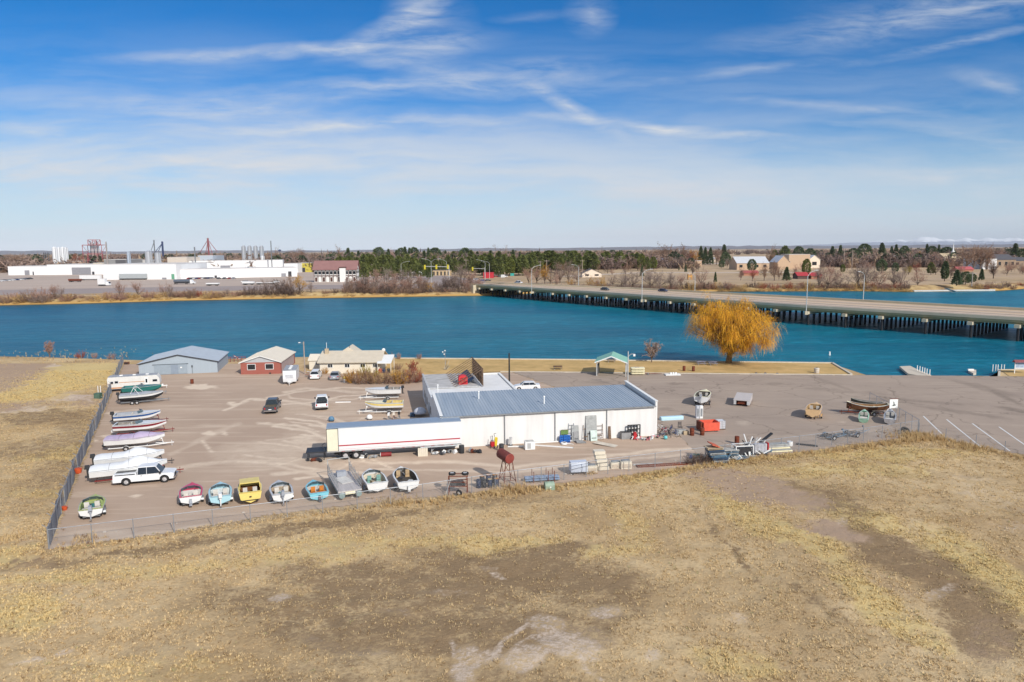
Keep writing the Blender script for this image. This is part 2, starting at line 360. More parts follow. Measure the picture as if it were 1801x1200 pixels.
 c=t.mix(t.math('MULTIPLY',t.math('MULTIPLY',msk('pale'),.8),t.mrange(n3,.32,.62,.25,1)),c,t.mix(t.mrange(n3,.3,.7),srgb(206,186,166),srgb(222,204,186)))
# clumpy breakup: soil between tufts
 soil=t.math('MULTIPLY',t.mrange(n3,.50,.62,0,1,True),t.math('SUBTRACT',1,t.math('MULTIPLY',msk('pale'),.9)))
 c=t.mix(t.math('MULTIPLY',soil,.32),c,srgb(146,120,90))
 c=t.mix(t.math('MULTIPLY',t.mrange(n4,.56,.7,0,1,True),.3),c,srgb(124,100,74))
# far side
 fn=t.noise(co,.012,5,.6);fn2=t.noise(co,.12,5,.65)
 stretch=t.n('ShaderNodeMapping',ins={'Vector':co,'Scale':(.0006,.004,1)}).outputs[0]
 fs=t.mix(t.mrange(t.noise(stretch,1,4),.4,.62),srgb(190,166,140),srgb(164,142,124))
 fs=t.mix(t.mrange(fn,.45,.65),fs,srgb(150,128,100));fs=t.mix(t.mrange(fn2,.4,.7),fs,srgb(192,166,128))
 h=at_('hgt');bankc=t.mix(t.mrange(fn2,.4,.6),srgb(198,172,124),srgb(150,120,88))
 bankc=t.mix(t.mrange(h,-.1,.5),srgb(196,158,96),bankc)
 bankc=t.mix(t.mrange(h,-.85,-.5),srgb(96,80,58),bankc)
 fs=t.mix(t.mrange(h,2.1,2.45),bankc,fs)
 c=t.mix(at_('farside'),c,fs)
 wet=t.mrange(h,-.6,-1.0,0,1)
 c=t.mix(wet,c,srgb(60,62,44))
 b=t.n('ShaderNodeBsdfPrincipled',ins={'Base Color':c,'Roughness':.95,'Specular IOR Level':.1})
 hgt=t.math('ADD',t.math('MULTIPLY',n3,.6),t.math('MULTIPLY',n4,.35))
 bp=t.n('ShaderNodeBump',ins={'Strength':.9,'Distance':.16,'Height':hgt});nt.links.new(bp.outputs[0],b.inputs['Normal'])
 nt.links.new(b.outputs[0],t.n('ShaderNodeOutputMaterial').inputs[0])
 o=npmesh('ground',V,F,m,at);tag(o,kind='structure')
build_ground()
def field_masks(x,y):
 PX,PY=proj(x,y,0*x)
 wobx=(fbm(x*.35,y*.35)-.5)*46;woby=(fbm(x*.35+50,y*.35+9)-.5)*26
 return(PX,PY,np.maximum(ell(PX+wobx*.6,PY+woby*.6,PALE),arcs(PX+wobx*.15,PY+woby*.15,ARC)),ell(PX+wobx,PY+woby,PINK),ell(PX+wobx,PY+woby,BROWN),ell(PX+wobx,PY+woby,YELLOW))
def ground_z(x,y):return-.05+.12+(fbm(x*.12,y*.12)-.5)*.5+(fbm(x*.9,y*.9)-.5)*.16
def build_grass():
 rs=np.random.RandomState(5);N=640000
 y=np.sqrt(rs.rand(N)*(150**2-36**2)+36**2);x=(rs.rand(N)*2-1)*(.76*y+3)
 PX,PY,pale,pink,brown,yel=field_masks(x,y)
 fy=np.interp(PX,[-400,85,480,890,1100,1612,1801,2600],[980,965,905,862,838,768,800,860])
 lf=np.interp(PY,[630,965],[212,82])
 keep=((PY>fy+2)|((PX<lf-6)&(y<bank_near(x)-1)))
 den=.80-pale*.95-pink*.68-brown*.72+yel*.3
 cl_=fbm(x*.9+5,y*.9,3);den=den*np.clip(.25+3.2*(cl_-.32),.15,1.35)*np.clip(1.35-y/150,.25,1)
 keep&=rs.rand(N)<den
 x,y,pale,pink,brown,yel=(a[keep]for a in(x,y,pale,pink,brown,yel));n=len(x)
 z=ground_z(x,y)-.02;nb=5
 clump=fbm(x*.35+9,y*.35+4)
 ph=rs.rand(n,nb)*6.283;lean=.04+rs.rand(n,nb)*.13;hh=(.04+rs.rand(n,1)*.085*(.7+clump[:,None]))*(1+.3*yel[:,None])*(.6+.7*rs.rand(n,nb));wd=.02+.024*rs.rand(n,nb)
 bx=x[:,None]+np.cos(ph)*.05;by=y[:,None]+np.sin(ph)*.05
 tx=bx+np.cos(ph)*lean*1.1;ty=by+np.sin(ph)*lean*1.1;px_,py_=-np.sin(ph)*wd,np.cos(ph)*wd
 V=np.stack([np.stack([bx-px_,by-py_,z[:,None]+0*bx],-1),np.stack([bx+px_,by+py_,z[:,None]+0*bx],-1),np.stack([tx,ty,z[:,None]+hh],-1)],2).reshape(-1,3)
 F=np.arange(len(V)).reshape(-1,3)
 A=lambda*c:np.array(srgb(*c))
 t_=rs.rand(n,1);c=A(226,200,154)*(1-t_)+A(196,167,122)*t_
 c=c*(1-.7*yel[:,None])+A(224,198,134)*.7*yel[:,None]
 c=c*(1-.6*brown[:,None])+A(168,143,108)*.6*brown[:,None]
 g=(rs.rand(n,1)<.02);c=np.where(g,A(164,156,108),c)
 d=(rs.rand(n,1)<.10);c=np.where(d,A(138,112,80),c)
 c=np.repeat(c,nb*3,0);c=np.concatenate([c,np.ones((len(c),1))],1)
 m=tone_mat('dry_grass');o=npmesh('grass',V,F,m,cols=c,smooth=False)
 tag(o,'short dry straw coloured grass tufts over the open field','grass',kind='stuff')
def tone_mat(name,rough=.9,trans=.15):
 m=bpy.data.materials.new(name);m.use_nodes=True;nt=m.node_tree;nt.nodes.clear();t=NT(nt)
 c=t.n('ShaderNodeAttribute',attribute_name='tone').outputs['Color']
 b=t.n('ShaderNodeBsdfPrincipled',ins={'Base Color':c,'Roughness':rough,'Specular IOR Level':.15})
 tr=t.n('ShaderNodeBsdfTranslucent',ins={'Color':c});mx=t.n('ShaderNodeMixShader',ins={0:trans,1:b.outputs[0],2:tr.outputs[0]})
 nt.links.new(mx.outputs[0],t.n('ShaderNodeOutputMaterial').inputs[0]);return m
build_grass()
def build_weeds():
 """tall dry weeds along the yard fence and the right hand fence"""
 rs=np.random.RandomState(11);pts=[]
 line=[(60,968),(160,958),(330,935),(480,905),(640,890),(740,880),(830,868),(900,862),(1000,850),(1100,838),(1250,815),(1400,797),(1500,785),(1600,772),(1650,770),(1700,782),(1801,806),(1900,830)]
 dens=[.5,.5,.15,.2,.9,.7,.8,1.0,.5,.7,1.2,.9,1.0,1.6,1.3,1.0,.9,.8]
 for(a,b),d0,d1 in zip(zip(line,line[1:]),dens,dens[1:]):
  p,q=G(*a),G(*b);L=(q-p).length
  for k in range(int(L*16*(d0+d1)/2)):
   s=rs.rand();w=p.lerp(q,s);pts.append((w.x+rs.randn()*.25,w.y-abs(rs.randn())*1.1-.1,.25+.45*rs.rand()*(d0+d1)/2))
 for cx,cy,r,n,h in((150,950,1.6,80,.5),(40,945,2.5,90,.5),(700,884,2.0,120,.6),(905,862,2.5,160,.7),(1610,768,3.5,320,.8),(1690,786,3,160,.6),(1040,833,1,40,.4),(172,640,8,60,.5),(60,630,20,160,.6),(140,631,15,120,.6)):
  c=G(cx,cy)
  for k in range(n):pts.append((c.x+rs.randn()*r*.5,c.y+rs.randn()*r*.35,h*(.4+.6*rs.rand())))
 P=np.array(pts);n=len(P);nb=9
 z=np.zeros(n)-.02;ph=rs.rand(n,nb)*6.283;hh=P[:,2:3]*(.5+.6*rs.rand(n,nb));lean=hh*(.15+.55*rs.rand(n,nb));wd=.012+.02*rs.rand(n,nb)
 bx=P[:,0:1]+np.cos(ph)*.06;by=P[:,1:2]+np.sin(ph)*.06;px_,py_=-np.sin(ph)*wd,np.cos(ph)*wd
 V=np.stack([np.stack([bx-px_,by-py_,0*bx-.03],-1),np.stack([bx+px_,by+py_,0*bx-.03],-1),np.stack([bx+np.cos(ph)*lean,by+np.sin(ph)*lean,hh],-1)],2).reshape(-1,3)
 A=lambda*c:np.array(srgb(*c));t_=rs.rand(n,1);c=A(216,190,142)*(1-t_)+A(190,156,108)*t_
 c=np.where(rs.rand(n,1)<.1,A(128,96,68),c);c=np.repeat(c,nb*3,0);c=np.concatenate([c,np.ones((len(c),1))],1)
 o=npmesh('dry_weeds',V,np.arange(len(V)).reshape(-1,3),tone_mat('weed_stalk'),cols=c,smooth=False)
 tag(o,'tall dry tan weeds along the foot of the yard fence','weeds',kind='stuff')
build_weeds()
# water
def build_water():
 m=bpy.data.materials.new('river_water');m.use_nodes=True;nt=m.node_tree;nt.nodes.clear();t=NT(nt)
 co=t.n('ShaderNodeNewGeometry').outputs['Position']
 mp=t.n('ShaderNodeMapping',ins={'Vector':co,'Rotation':(0,0,R(12)),'Scale':(.42,1.15,1)}).outputs[0]
 w1=t.noise(mp,.55,7,.68,.6);w2=t.noise(mp,.16,4,.6,.3);w3=t.noise(co,.018,4,.55)
 depth=t.mix(t.mrange(w3,.35,.65),(.001,.125,.19),(.003,.17,.23))
 depth=t.mix(t.mrange(w1,.48,.66,0,1,True),depth,(.015,.23,.34))
 depth=t.mix(t.math('MULTIPLY',t.mrange(w1,.44,.3,0,1,True),.6),depth,(.001,.055,.115))
 sx=t.n('ShaderNodeSeparateXYZ',ins={0:co}).outputs[0]
 st=t.n('ShaderNodeMapping',ins={'Vector':co,'Rotation':(0,0,R(-8)),'Scale':(.006,.05,1)}).outputs[0]
 depth=t.mix(t.math('MULTIPLY',t.mrange(sx,60,-260,0,1),.55),depth,(.001,.075,.17))
 depth=t.mix(t.math('MULTIPLY',t.mrange(t.noise(st,1,5,.6,.5),.45,.65,0,1,True),.45),depth,(.002,.075,.14))
 b=t.n('ShaderNodeBsdfPrincipled',ins={'Base Color':depth,'Roughness':.3,'IOR':1.16,'Specular IOR Level':.3})
 h=t.math('ADD',t.math('MULTIPLY',w1,.5),t.math('MULTIPLY',w2,1.4))
 bp=t.n('ShaderNodeBump',ins={'Strength':1.0,'Distance':.55,'Height':h});nt.links.new(bp.outputs[0],b.inputs['Normal'])
 nt.links.new(b.outputs[0],t.n('ShaderNodeOutputMaterial').inputs[0])
 mb=MB();mb.poly([(-2600,100,WATER_Z),(2600,100,WATER_Z),(2600,470,WATER_Z),(-2600,470,WATER_Z)])
 tag(mb.build('water',m),kind='structure')
build_water()
# ---------------------------------------------------------------- yard, parking lot, lawns
def gravel_mat(name,ca,cb,track,pebble=.3,rough=.95,crack=0):
 m=bpy.data.materials.new(name);m.use_nodes=True;nt=m.node_tree;nt.nodes.clear();t=NT(nt)
 co=t.n('ShaderNodeNewGeometry').outputs['Position']
 n1=t.noise(co,.07,5,.6);n2=t.noise(co,.6,6,.7);n3=t.noise(co,6,4,.8)
 st=t.n('ShaderNodeMapping',ins={'Vector':co,'Rotation':(0,0,R(12)),'Scale':(.05,.5,1)}).outputs[0]
 n4=t.noise(st,1,5,.6,.8)
 c=t.mix(t.mrange(n1,.35,.65),ca,cb)
 c=t.mix(t.math('MULTIPLY',t.mrange(n2,.45,.75),.5),c,tuple(x*.86 for x in ca))
 c=t.mix(t.math('MULTIPLY',t.mrange(n4,.52,.72),.42),c,track)
 a=t.n('ShaderNodeAttribute',attribute_name='track').outputs['Fac']
 am=t.mrange(t.math('MULTIPLY',a,t.mrange(n2,.25,.6,.4,1.25)),.08,.8,0,1)
 c=t.mix(t.math('MULTIPLY',am,.85),c,track)
 d=t.n('ShaderNodeAttribute',attribute_name='stain').outputs['Fac']
 c=t.mix(t.math('MULTIPLY',d,t.mrange(n2,.3,.6,.4,1)),c,tuple(x*.45 for x in ca))
 v=t.n('ShaderNodeTexVoronoi',ins={'Vector':co,'Scale':3.2}).outputs['Distance']
 c=t.mix(t.math('MULTIPLY',t.mrange(v,.12,.05),pebble),c,(.62,.56,.5))
 c=t.mix(t.math('MULTIPLY',t.mrange(n3,.5,.75),.25),c,tuple(x*.7 for x in ca))
 if crack:
  wv=t.n('ShaderNodeVectorMath',operation='ADD',ins={0:co,1:t.n('ShaderNodeVectorMath',operation='SCALE',ins={0:t.n('ShaderNodeTexNoise',ins={'Vector':co,'Scale':.3,'Detail':4.0}).outputs['Color'],'Scale':4.0}).outputs[0]}).outputs[0]
  e=t.n('ShaderNodeTexVoronoi',feature='DISTANCE_TO_EDGE',ins={'Vector':wv,'Scale':.085}).outputs['Distance'];c=t.mix(t.math('MULTIPLY',t.mrange(e,.010,.003),crack),c,tuple(x*.4 for x in ca))
  c=t.mix(t.math('MULTIPLY',t.mrange(t.noise(co,.16,5,.65),.56,.66),.35),c,tuple(x*.72 for x in ca))
 b=t.n('ShaderNodeBsdfPrincipled',ins={'Base Color':c,'Roughness':rough,'Specular IOR Level':.12})
 bp=t.n('ShaderNodeBump',ins={'Strength':.5,'Distance':.05,'Height':t.math('ADD',n3,n2)});nt.links.new(bp.outputs[0],b.inputs['Normal'])
 nt.links.new(b.outputs[0],t.n('ShaderNodeOutputMaterial').inputs[0]);return m
def inpoly(x,y,poly):
 c=np.zeros(x.shape,bool);n=len(poly)
 for i in range(n):
  x0,y0=poly[i];x1,y1=poly[(i+1)%n]
  with np.errstate(divide='ignore',invalid='ignore'):
   c^=((y0>y)!=(y1>y))&(x<(x1-x0)*(y-y0)/(y1-y0+1e-12)+x0)
 return c
def sheet(name,poly_px,z,step,mat,tracks=(),stains=(),ells=()):
 P=[G(*p)[:2]for p in poly_px];xs=[p[0]for p in P];ys=[p[1]for p in P]
 X,Y=np.meshgrid(np.arange(min(xs)-step,max(xs)+step,step),np.arange(min(ys)-step,max(ys)+step,step))
 X=X+(fbm(X*2,Y*2)-.5)*step*1.2;Y=Y+(fbm(X*2+9,Y*2)-.5)*step*1.2
 n_r,n_c=X.shape;i=np.arange(n_r-1)[:,None]*n_c+np.arange(n_c-1)[None,:]
 F=np.stack([i,i+1,i+1+n_c,i+n_c],-1).reshape(-1,4)
 xf,yf=X.ravel(),Y.ravel();wob=(fbm(xf*1.3,yf*1.3)-.5)*1.0
 cx=xf[F].mean(1);cy=yf[F].mean(1);ok=inpoly(cx+(fbm(cx,cy)-.5)*.5,cy+(fbm(cx+5,cy)-.5)*.5,P);F=F[ok]
 used=np.unique(F);rem=np.zeros(len(xf),int);rem[used]=np.arange(len(used));xf,yf=xf[used],yf[used];F=rem[F]
 PX,PY=proj(xf,yf,0*xf);w=(fbm(xf*.8,yf*.8)-.5)*16
 tr=np.maximum(arcs(PX+w*.4,PY+w*.2,tracks),ell(PX+w,PY+w*.5,ells))if(tracks or ells)else 0*xf
 stn=ell(PX+w,PY+w*.4,stains)if stains else 0*xf
 V=np.stack([xf,yf,0*xf+z],1);o=npmesh(name,V,F,mat,{'track':tr,'stain':stn});return tag(o,kind='structure')
YARD=[(86,966),(160,955),(330,932),(480,905),(640,885),(890,860),(1100,836),(1240,815),(1200,770),(1000,690),(900,655),(735,662),(640,672),(600,657),(540,657),(500,640),(410,640),(230,641),(219,638)]
TR=[([(395,722),(440,702),(500,705),(560,715)],5,.7),([(500,735),(560,742),(600,765),(640,800),(700,830)],4,.8),([(520,728),(585,735),(640,757),(690,790)],4,.6),([(480,750),(540,757),(580,775),(620,800)],5,.8),([(455,745),(520,748),(560,760)],5,.7),([(500,775),(560,790),(620,812),(590,830),(520,828),(470,815)],6,.6),([(420,812),(500,816),(560,826),(640,832)],6,.7),([(480,835),(530,830),(590,842),(650,848)],6,.6),([(500,690),(540,683),(620,690),(700,690)],5,.5),([(500,712),(560,707),(600,697),(690,692)],3,.7),([(505,690),(510,700),(560,705),(660,700)],3,.6),([(280,832),(340,818),(420,810)],8,.5),([(300,800),(360,770),(420,745)],8,.3),([(650,815),(800,812),(900,822),(1000,812),(1150,792),(1220,790)],7,.6),([(650,825),(800,828),(900,832),(1030,815),(1200,800)],5,.5),([(560,850),(650,860),(800,850),(900,845)],6,.4),([(355,775),(362,782),(372,795)],3,.9),([(480,800),(600,850)],5,.35),([(560,735),(600,742),(625,757),(640,775)],3,.7),([(430,830),(560,812),(640,780)],4,.35),([(545,748),(590,752),(640,775),(655,795)],4,.8),([(530,765),(575,770),(620,790),(640,812)],4,.8),([(470,700),(520,690),(600,682),(680,684)],4,.6),([(512,742),(560,748),(610,770),(660,806)],3,.7),([(455,778),(520,785),(565,800),(575,815)],4,.7),([(490,818),(560,800),(650,815)],4,.6),([(520,843),(570,836),(600,846),(680,850)],4,.8),([(430,800),(470,806),(520,806)],5,.7),([(640,735),(560,765),(470,775)],4,.4)]
EL=[(352,681,27,4,0,1.0),(366,762,11,3,0,1.0),(395,762,5,3,0,.8),(415,711,12,3,0,.9),(200,726,14,4,0,.6),(190,768,10,3,0,.7),(165,775,8,2.5,0,.8),(240,873,10,1.5,-8,.9),(470,800,90,24,0,.35),(600,790,110,40,0,.35),(560,720,90,16,0,.25),(330,932,240,5,-7,.4),(500,914,60,5,-10,.7),(170,940,60,10,-5,.35),(450,665,200,10,0,.1),(535,775,25,8,0,.6),(245,725,30,5,0,.4)]
ST=[(1000,790,60,2,0,.3),(870,660,30,3,0,.4)]
gm=gravel_mat('yard_gravel',srgb(188,165,145),srgb(176,153,134),srgb(226,207,184))
sheet('gravel_yard',YARD,0.0,.32,gm,TR,ST,EL)
lm=gravel_mat('lot_asphalt',srgb(172,155,140),srgb(160,144,131),srgb(188,171,154),.1,crack=.55)
LOT=[(900,654),(1000,655),(1200,657.5),(1499,660),(1757,662),(2300,668),(2300,900),(1960,838),(1801,800),(1700,780),(1640,768),(1612,767),(1400,796),(1240,815),(1200,770),(1000,690)]
LST=[(1450,670,60,2,20,.4),(1690,725,80,2.5,8,.5),(1620,706,90,2,4,.45),(1760,695,40,3,25,.7),(1790,722,40,3,10,.7),(1740,685,60,4,14,.45),(1190,675,16,2,0,.6),(1370,675,22,2,0,.5),(1230,697,30,2,0,.3),(1500,690,80,2,4,.3),(1170,720,14,3,0,.4),(1300,735,60,2,0,.2),(1560,705,60,1.5,6,.5),(1440,683,30,1.5,0,.4),(1060,672,40,2,0,.3),(1400,760,80,6,0,.2),(1230,825,60,4,-10,.4)]
sheet('parking_lot',LOT,.004,.6,lm,[([(1180,790),(1300,775),(1450,760)],5,.4)],LST,[(1310,745,14,3,0,.6),(1480,742,8,2,0,.7)])
lawn_m=M('lawn_dormant',srgb(206,172,118),.95,var=.12,scale=.25,bump=.5,bscale=4,col2=srgb(168,142,92),spec=.1)
def flat(name,pts,z,mat,kind='structure'):
 mb=MB();mb.poly([(p.x,p.y,z)for p in[G(*q)for q in pts]]);return tag(mb.build(name,mat),kind=kind)
flat('lawn',[(560,629.5),(700,631),(1000,633.5),(1464,639.5),(1496,659),(1200,656.6),(1000,654.3),(880,653.5),(735,661),(640,664),(600,650),(560,650)][::-1],.012,lawn_m)
flat('lawn',[(1760,650.8),(1830,650.6),(2300,655),(2300,664),(1775,662)][::-1],.012,lawn_m)
kerb=M('kerb_concrete',srgb(205,196,180),.85,var=.1)
def strip(pts,w,z0,z1,mat,name,lab=None,cat=None,kind=None,parent=None):
 mb=MB();P=[G(*q)for q in pts]
 for a,b in zip(P,P[1:]):
  d=(b-a).normalized()*w*.2;mb.bar(Vector((a.x,a.y,(z0+z1)/2)),Vector((b.x,b.y,(z0+z1)/2))+d*0,w,z1-z0)
 return tag(mb.build(name,mat,parent),lab,cat,kind=kind)
strip([(880,654),(1000,655),(1200,657),(1499,659.6)],.25,-.1,.12,kerb,'kerb',kind='structure')
strip([(640,630.5),(740,631),(1000,633.3),(1464,639.2),(1497,659)],.45,-2.6,.22,kerb,'seawall','pale concrete seawall along the lawn edge from house to boat ramp','seawall')
strip([(1757,662),(1758,650.8),(1830,650.8),(1900,652.5),(2300,656)],.4,-2.6,.14,kerb,'seawall','pale concrete seawall round the lawn right of the boat ramp','seawall')
# boat ramp slopes into the water between the two walls
mb=MB();q=[G(1499,660),G(1757,661.6)];mb.poly([(q[0].x,q[0].y-.3,-.0),(q[1].x,q[1].y-.3,-.0),(q[1].x,q[1].y+14,-2.6),(q[0].x,q[0].y+14,-2.6)])
tag(mb.build('boat_ramp',kerb),kind='structure')
white_line=M('line_paint',(.78,.78,.76),.7,var=.12,scale=4)
for n_,(a,b)in enumerate((((1624,732),(1671,777)),((1665,738),(1726,787)),((1710,745),(1777,794)),((1757,751),(1830,802)),((1805,757),(1880,808)),((1855,764),(1930,815)))):
 mb=MB();p,q=G(*a),G(*b);d=(q-p).normalized();s=Vector((-d.y,d.x,0))*.09
 mb.poly([(v.x,v.y,.009)for v in(p-s,q-s,q+s,p+s)]);tag(mb.build('parking_line',white_line),kind='structure')
pad=M('stall_concrete',srgb(190,180,165),.9)
# ---------------------------------------------------------------- near buildings
white=M('white_wall',(.77,.76,.74),.75,var=.08,scale=.5,streak=(2,2,.2))
white_trim=M('white_trim',(.82,.82,.80),.6,var=.04)
blue_roof=M('blue_metal_roof',srgb(164,174,184),.5,.0,var=.1,scale=.5,streak=(3,.15,1),col2=srgb(140,154,168))
grey_metal=M('grey_metal',(.35,.37,.39),.45,.4)
dark_metal=M('dark_metal',(.05,.05,.055),.5,.2)
glass=M('dark_glass',(.015,.02,.026),.08,spec=.8,var=.1)
tar=M('tar_roof',srgb(200,198,196),.9,var=.25,scale=1.2,bump=.4,bscale=3,col2=srgb(142,140,138),streak=(.5,2,1))
membrane=M('white_membrane',(.82,.81,.79),.6,var=.06,scale=.4)
rust=M('rust',srgb(124,62,40),.85,var=.3,scale=3,bump=.3)
timber=M('weathered_timber',srgb(128,104,84),.85,var=.3,scale=5)
BR=G(1155,766);BYAW=math.atan2((G(1155,766)-G(811,787)).y,(G(1155,766)-G(811,787)).x);UX=Vector((math.cos(BYAW),math.sin(BYAW),0));UY=Vector((-UX.y,UX.x,0));BL=29.3;FLc=BR-UX*BL
def main_building():
 t=thing('workshop_building','long low white workshop with blue grey ribbed metal roof beside the semi trailer','building',FLc,BYAW)
 w=MB();D=12.0;HF,HB=4.1,4.72
 w.b2(0,BL,0,.25,-.1,HF);w.b2(0,BL,D-.25,D,-.1,HB)
 for x in(0,BL-.25):
  e=.12 if x==0 else .5
  w.add([(x,.25,-.1),(x+.25,.25,-.1),(x+.25,D-.25,-.1),(x,D-.25,-.1),(x,.25,HF+.1+e),(x+.25,.25,HF+.1+e),(x+.25,D-.25,HB+.05+e),(x,D-.25,HB+.05+e)],[(3,2,1,0),(4,5,6,7),(0,1,5,4),(1,2,6,5),(2,3,7,6),(3,0,4,7)])
 w.b2(BL-.26,BL+.01,-.02,.25,-.1,HF+.55)
 w.build('wall',white,t)
 pr=MB()
 for x in(10.35-2.0,10.35+4.2,10.35+10.0):pass
 for px,py in((888,783),(976,777),(1066,771)):
  p=G(px,py)-FLc;lx=p.dot(UX)
  MB().b2(lx+.08,lx+1.0,-.07,.02,-.1,HF-.02).build('pilaster',white,t)
  MB().tube((lx,-.09,.05),(lx,-.09,HF-.1),.06,n=6).build('downpipe',grey_metal,t)
 r=MB();n=72
 for i in range(n):
  x0=.26+(BL-.78)*i/n;dx=(BL-.78)/n;y0,z0,y1,z1=-.28,HF+.06,D-.02,HB+.06
  pr_=[(0,0),(.70,0),(.76,.045),(.92,.045),(1,0)]
  for(a,ha),(b,hb)in zip(pr_,pr_[1:]):r.add([(x0+a*dx,y0,z0+ha),(x0+b*dx,y0,z0+hb),(x0+b*dx,y1,z1+hb),(x0+a*dx,y1,z1+ha)],[(0,1,2,3)])
 r.b2(.26,BL-.5,-.26,D,HF-.02,HF+.03)
 r.build('roof',blue_roof,t)
 MB().b2(.1,BL-.3,-.42,-.29,HF-.06,HF+.1).build('gutter',grey_metal,t)
 MB().bar((.12,-.3,HF+.28),(.12,D,HB+.25),.4,.08).build('coping',white_trim,t);MB().bar((BL-.12,-.05,HF+.66),(BL-.12,D,HB+.62),.42,.1).build('coping',white_trim,t)
 for(px,py)in((770,693),(842,702),(957,708)):
  p=G(px,py,4.55)-FLc;lx,ly=p.dot(UX),p.dot(UY);hz=HF+.06+.62*ly/D
  v=MB();v.tube((lx,ly,hz),(lx,ly,hz+1.0),.09,n=8);v.tube((lx,ly,hz+1.0),(lx,ly,hz+1.12),.16,.12,n=8);v.build('vent_pipe',white_trim,t)
main_building()
def lx(px,py,z=0):
 p=G(px,py,z)-FLc;return p.dot(UX),p.dot(UY)
def old_building():
 t=thing('shop_building','old flat roofed white shop with patched tar roof behind the workshop','building',FLc+UY*12.05,BYAW)
 w=MB();H=3.85
 w.b2(0,13.2,0,.2,-.1,H);w.b2(0,.2,.2,20.8,-.1,H);w.b2(13.0,13.2,.2,19,-.1,H);w.b2(0.2,8.2,20.6,20.8,-.1,H);w.b2(8.2,13,18.8,19,-.1,H);w.b2(8.0,8.2,19,20.6,-.1,H)
 w.build('wall',white,t)
 r=MB();r.b2(.2,13.0,.2,18.8,H-.3,H-.06);r.b2(.2,8.0,18.8,20.6,H-.3,H-.06);r.build('roof',membrane,t)
 r=MB();r.b2(.25,7.9,8.2,20.5,H-.05,H+.06);r.build('tar_roof',tar,t)
 c=MB();c.b2(-.06,.26,7.9,20.9,H+.004,H+.16);c.b2(.26,8.0,7.9,8.18,H+.004,H+.14);c.build('parapet',M('flashing',(.55,.55,.55),.6),t)
 MB().b2(12.9,13.3,-.05,19.1,H+.004,H+.14).build('coping',white_trim,t);MB().b2(8.0,12.9,18.75,19.1,H+.004,H+.14).build('coping',white_trim,t);MB().b2(-.08,.28,-.05,7.88,H+.004,H+.12).build('coping',white_trim,t)
 for y in(3.2,10.2,15.5):MB().b2(-.04,-.002,y-.6,y+.6,1.0,2.1).build('window',glass,t)
 for y in(6.2,13):MB().b2(-.05,-.002,y-.5,y+.5,0,2.1).build('door',M('grey_door',(.25,.26,.28),.6),t)
# back of the old roof sign: braced lattice standing on the roof
 s=thing('rooftop_sign_frame','braced dark lattice frame of an old sign on the shop roof','sign frame',FLc+UY*12.05,BYAW)
 x=8.6;zb=H+.02;fr=MB();n=9
 for i in range(n):
  y=8.0+12.2*i/(n-1);h=2.9
  fr.bar((x,y,zb),(x,y,zb+h),.09,.09)
 for z in(.15,1.0,1.9,2.8):fr.bar((x,7.9,zb+z),(x,20.3,zb+z),.06,.1)
 fr.build('lattice',timber,s)
 for i in range(n):
  y=8.0+12.2*i/(n-1);MB().bar((x-.05,y,zb+2.75),(x-4.6,y,zb+.03),.09,.09).build('brace',timber,s)
 sl=MB()
 for k in range(26):sl.b2(x+.06,x+.09,8.0+k*.47,8.0+k*.47+.3,zb+.1,zb+2.75)
 sl.build('slats',timber,s)
 c=thing('shade_panel','dark blue sheet added for the shaded side of the rooftop sign frame','panel',FLc+UY*12.05,BYAW)  # dark sheet added to stand for the shaded side of the sign
 MB().add([(6.4,10.5,zb+.1),(7.5,10.5,zb+.9),(7.5,19,zb+.9),(6.4,19,zb+.1),(6.5,10.5,zb+.06),(7.6,10.5,zb+.86),(7.6,19,zb+.86),(6.5,19,zb+.06)],[(0,1,2,3),(7,6,5,4),(0,4,5,1),(1,5,6,2),(2,6,7,3),(3,7,4,0)]).build('sheet',M('navy_shade',(.03,.055,.11),.5),c)
 p=G(814,676,H);q=thing('roof_cooler','rounded red box on the shop roof in front of the sign frame','roof unit',(p.x,p.y,H+.06),BYAW)
 rd=M('red_paint',srgb(205,52,58),.5,var=.08);o=MB()
 prof=[(-.7,0),(.7,0),(.7,1.1)]+[(.7*math.cos(a),1.1+.35*math.sin(a))for a in np.linspace(.2,math.pi-.2,7)]+[(-.7,1.1)]
 o.add([(x,-.6,z)for x,z in prof]+[(x,.6,z)for x,z in prof],[tuple(range(len(prof))),tuple(reversed(range(len(prof),2*len(prof))))]+[(i,len(prof)+i,len(prof)+(i+1)%len(prof),(i+1)%len(prof))for i in range(len(prof))])
 o.build('cover',rd,q,True);g=MB()
 for k in range(4):g.b2(-.5,.5,-.63,-.605,.2+.25*k,.3+.25*k)
 g.build('louvre',M('dark_red',(.3,.03,.03),.6),q)
old_building()
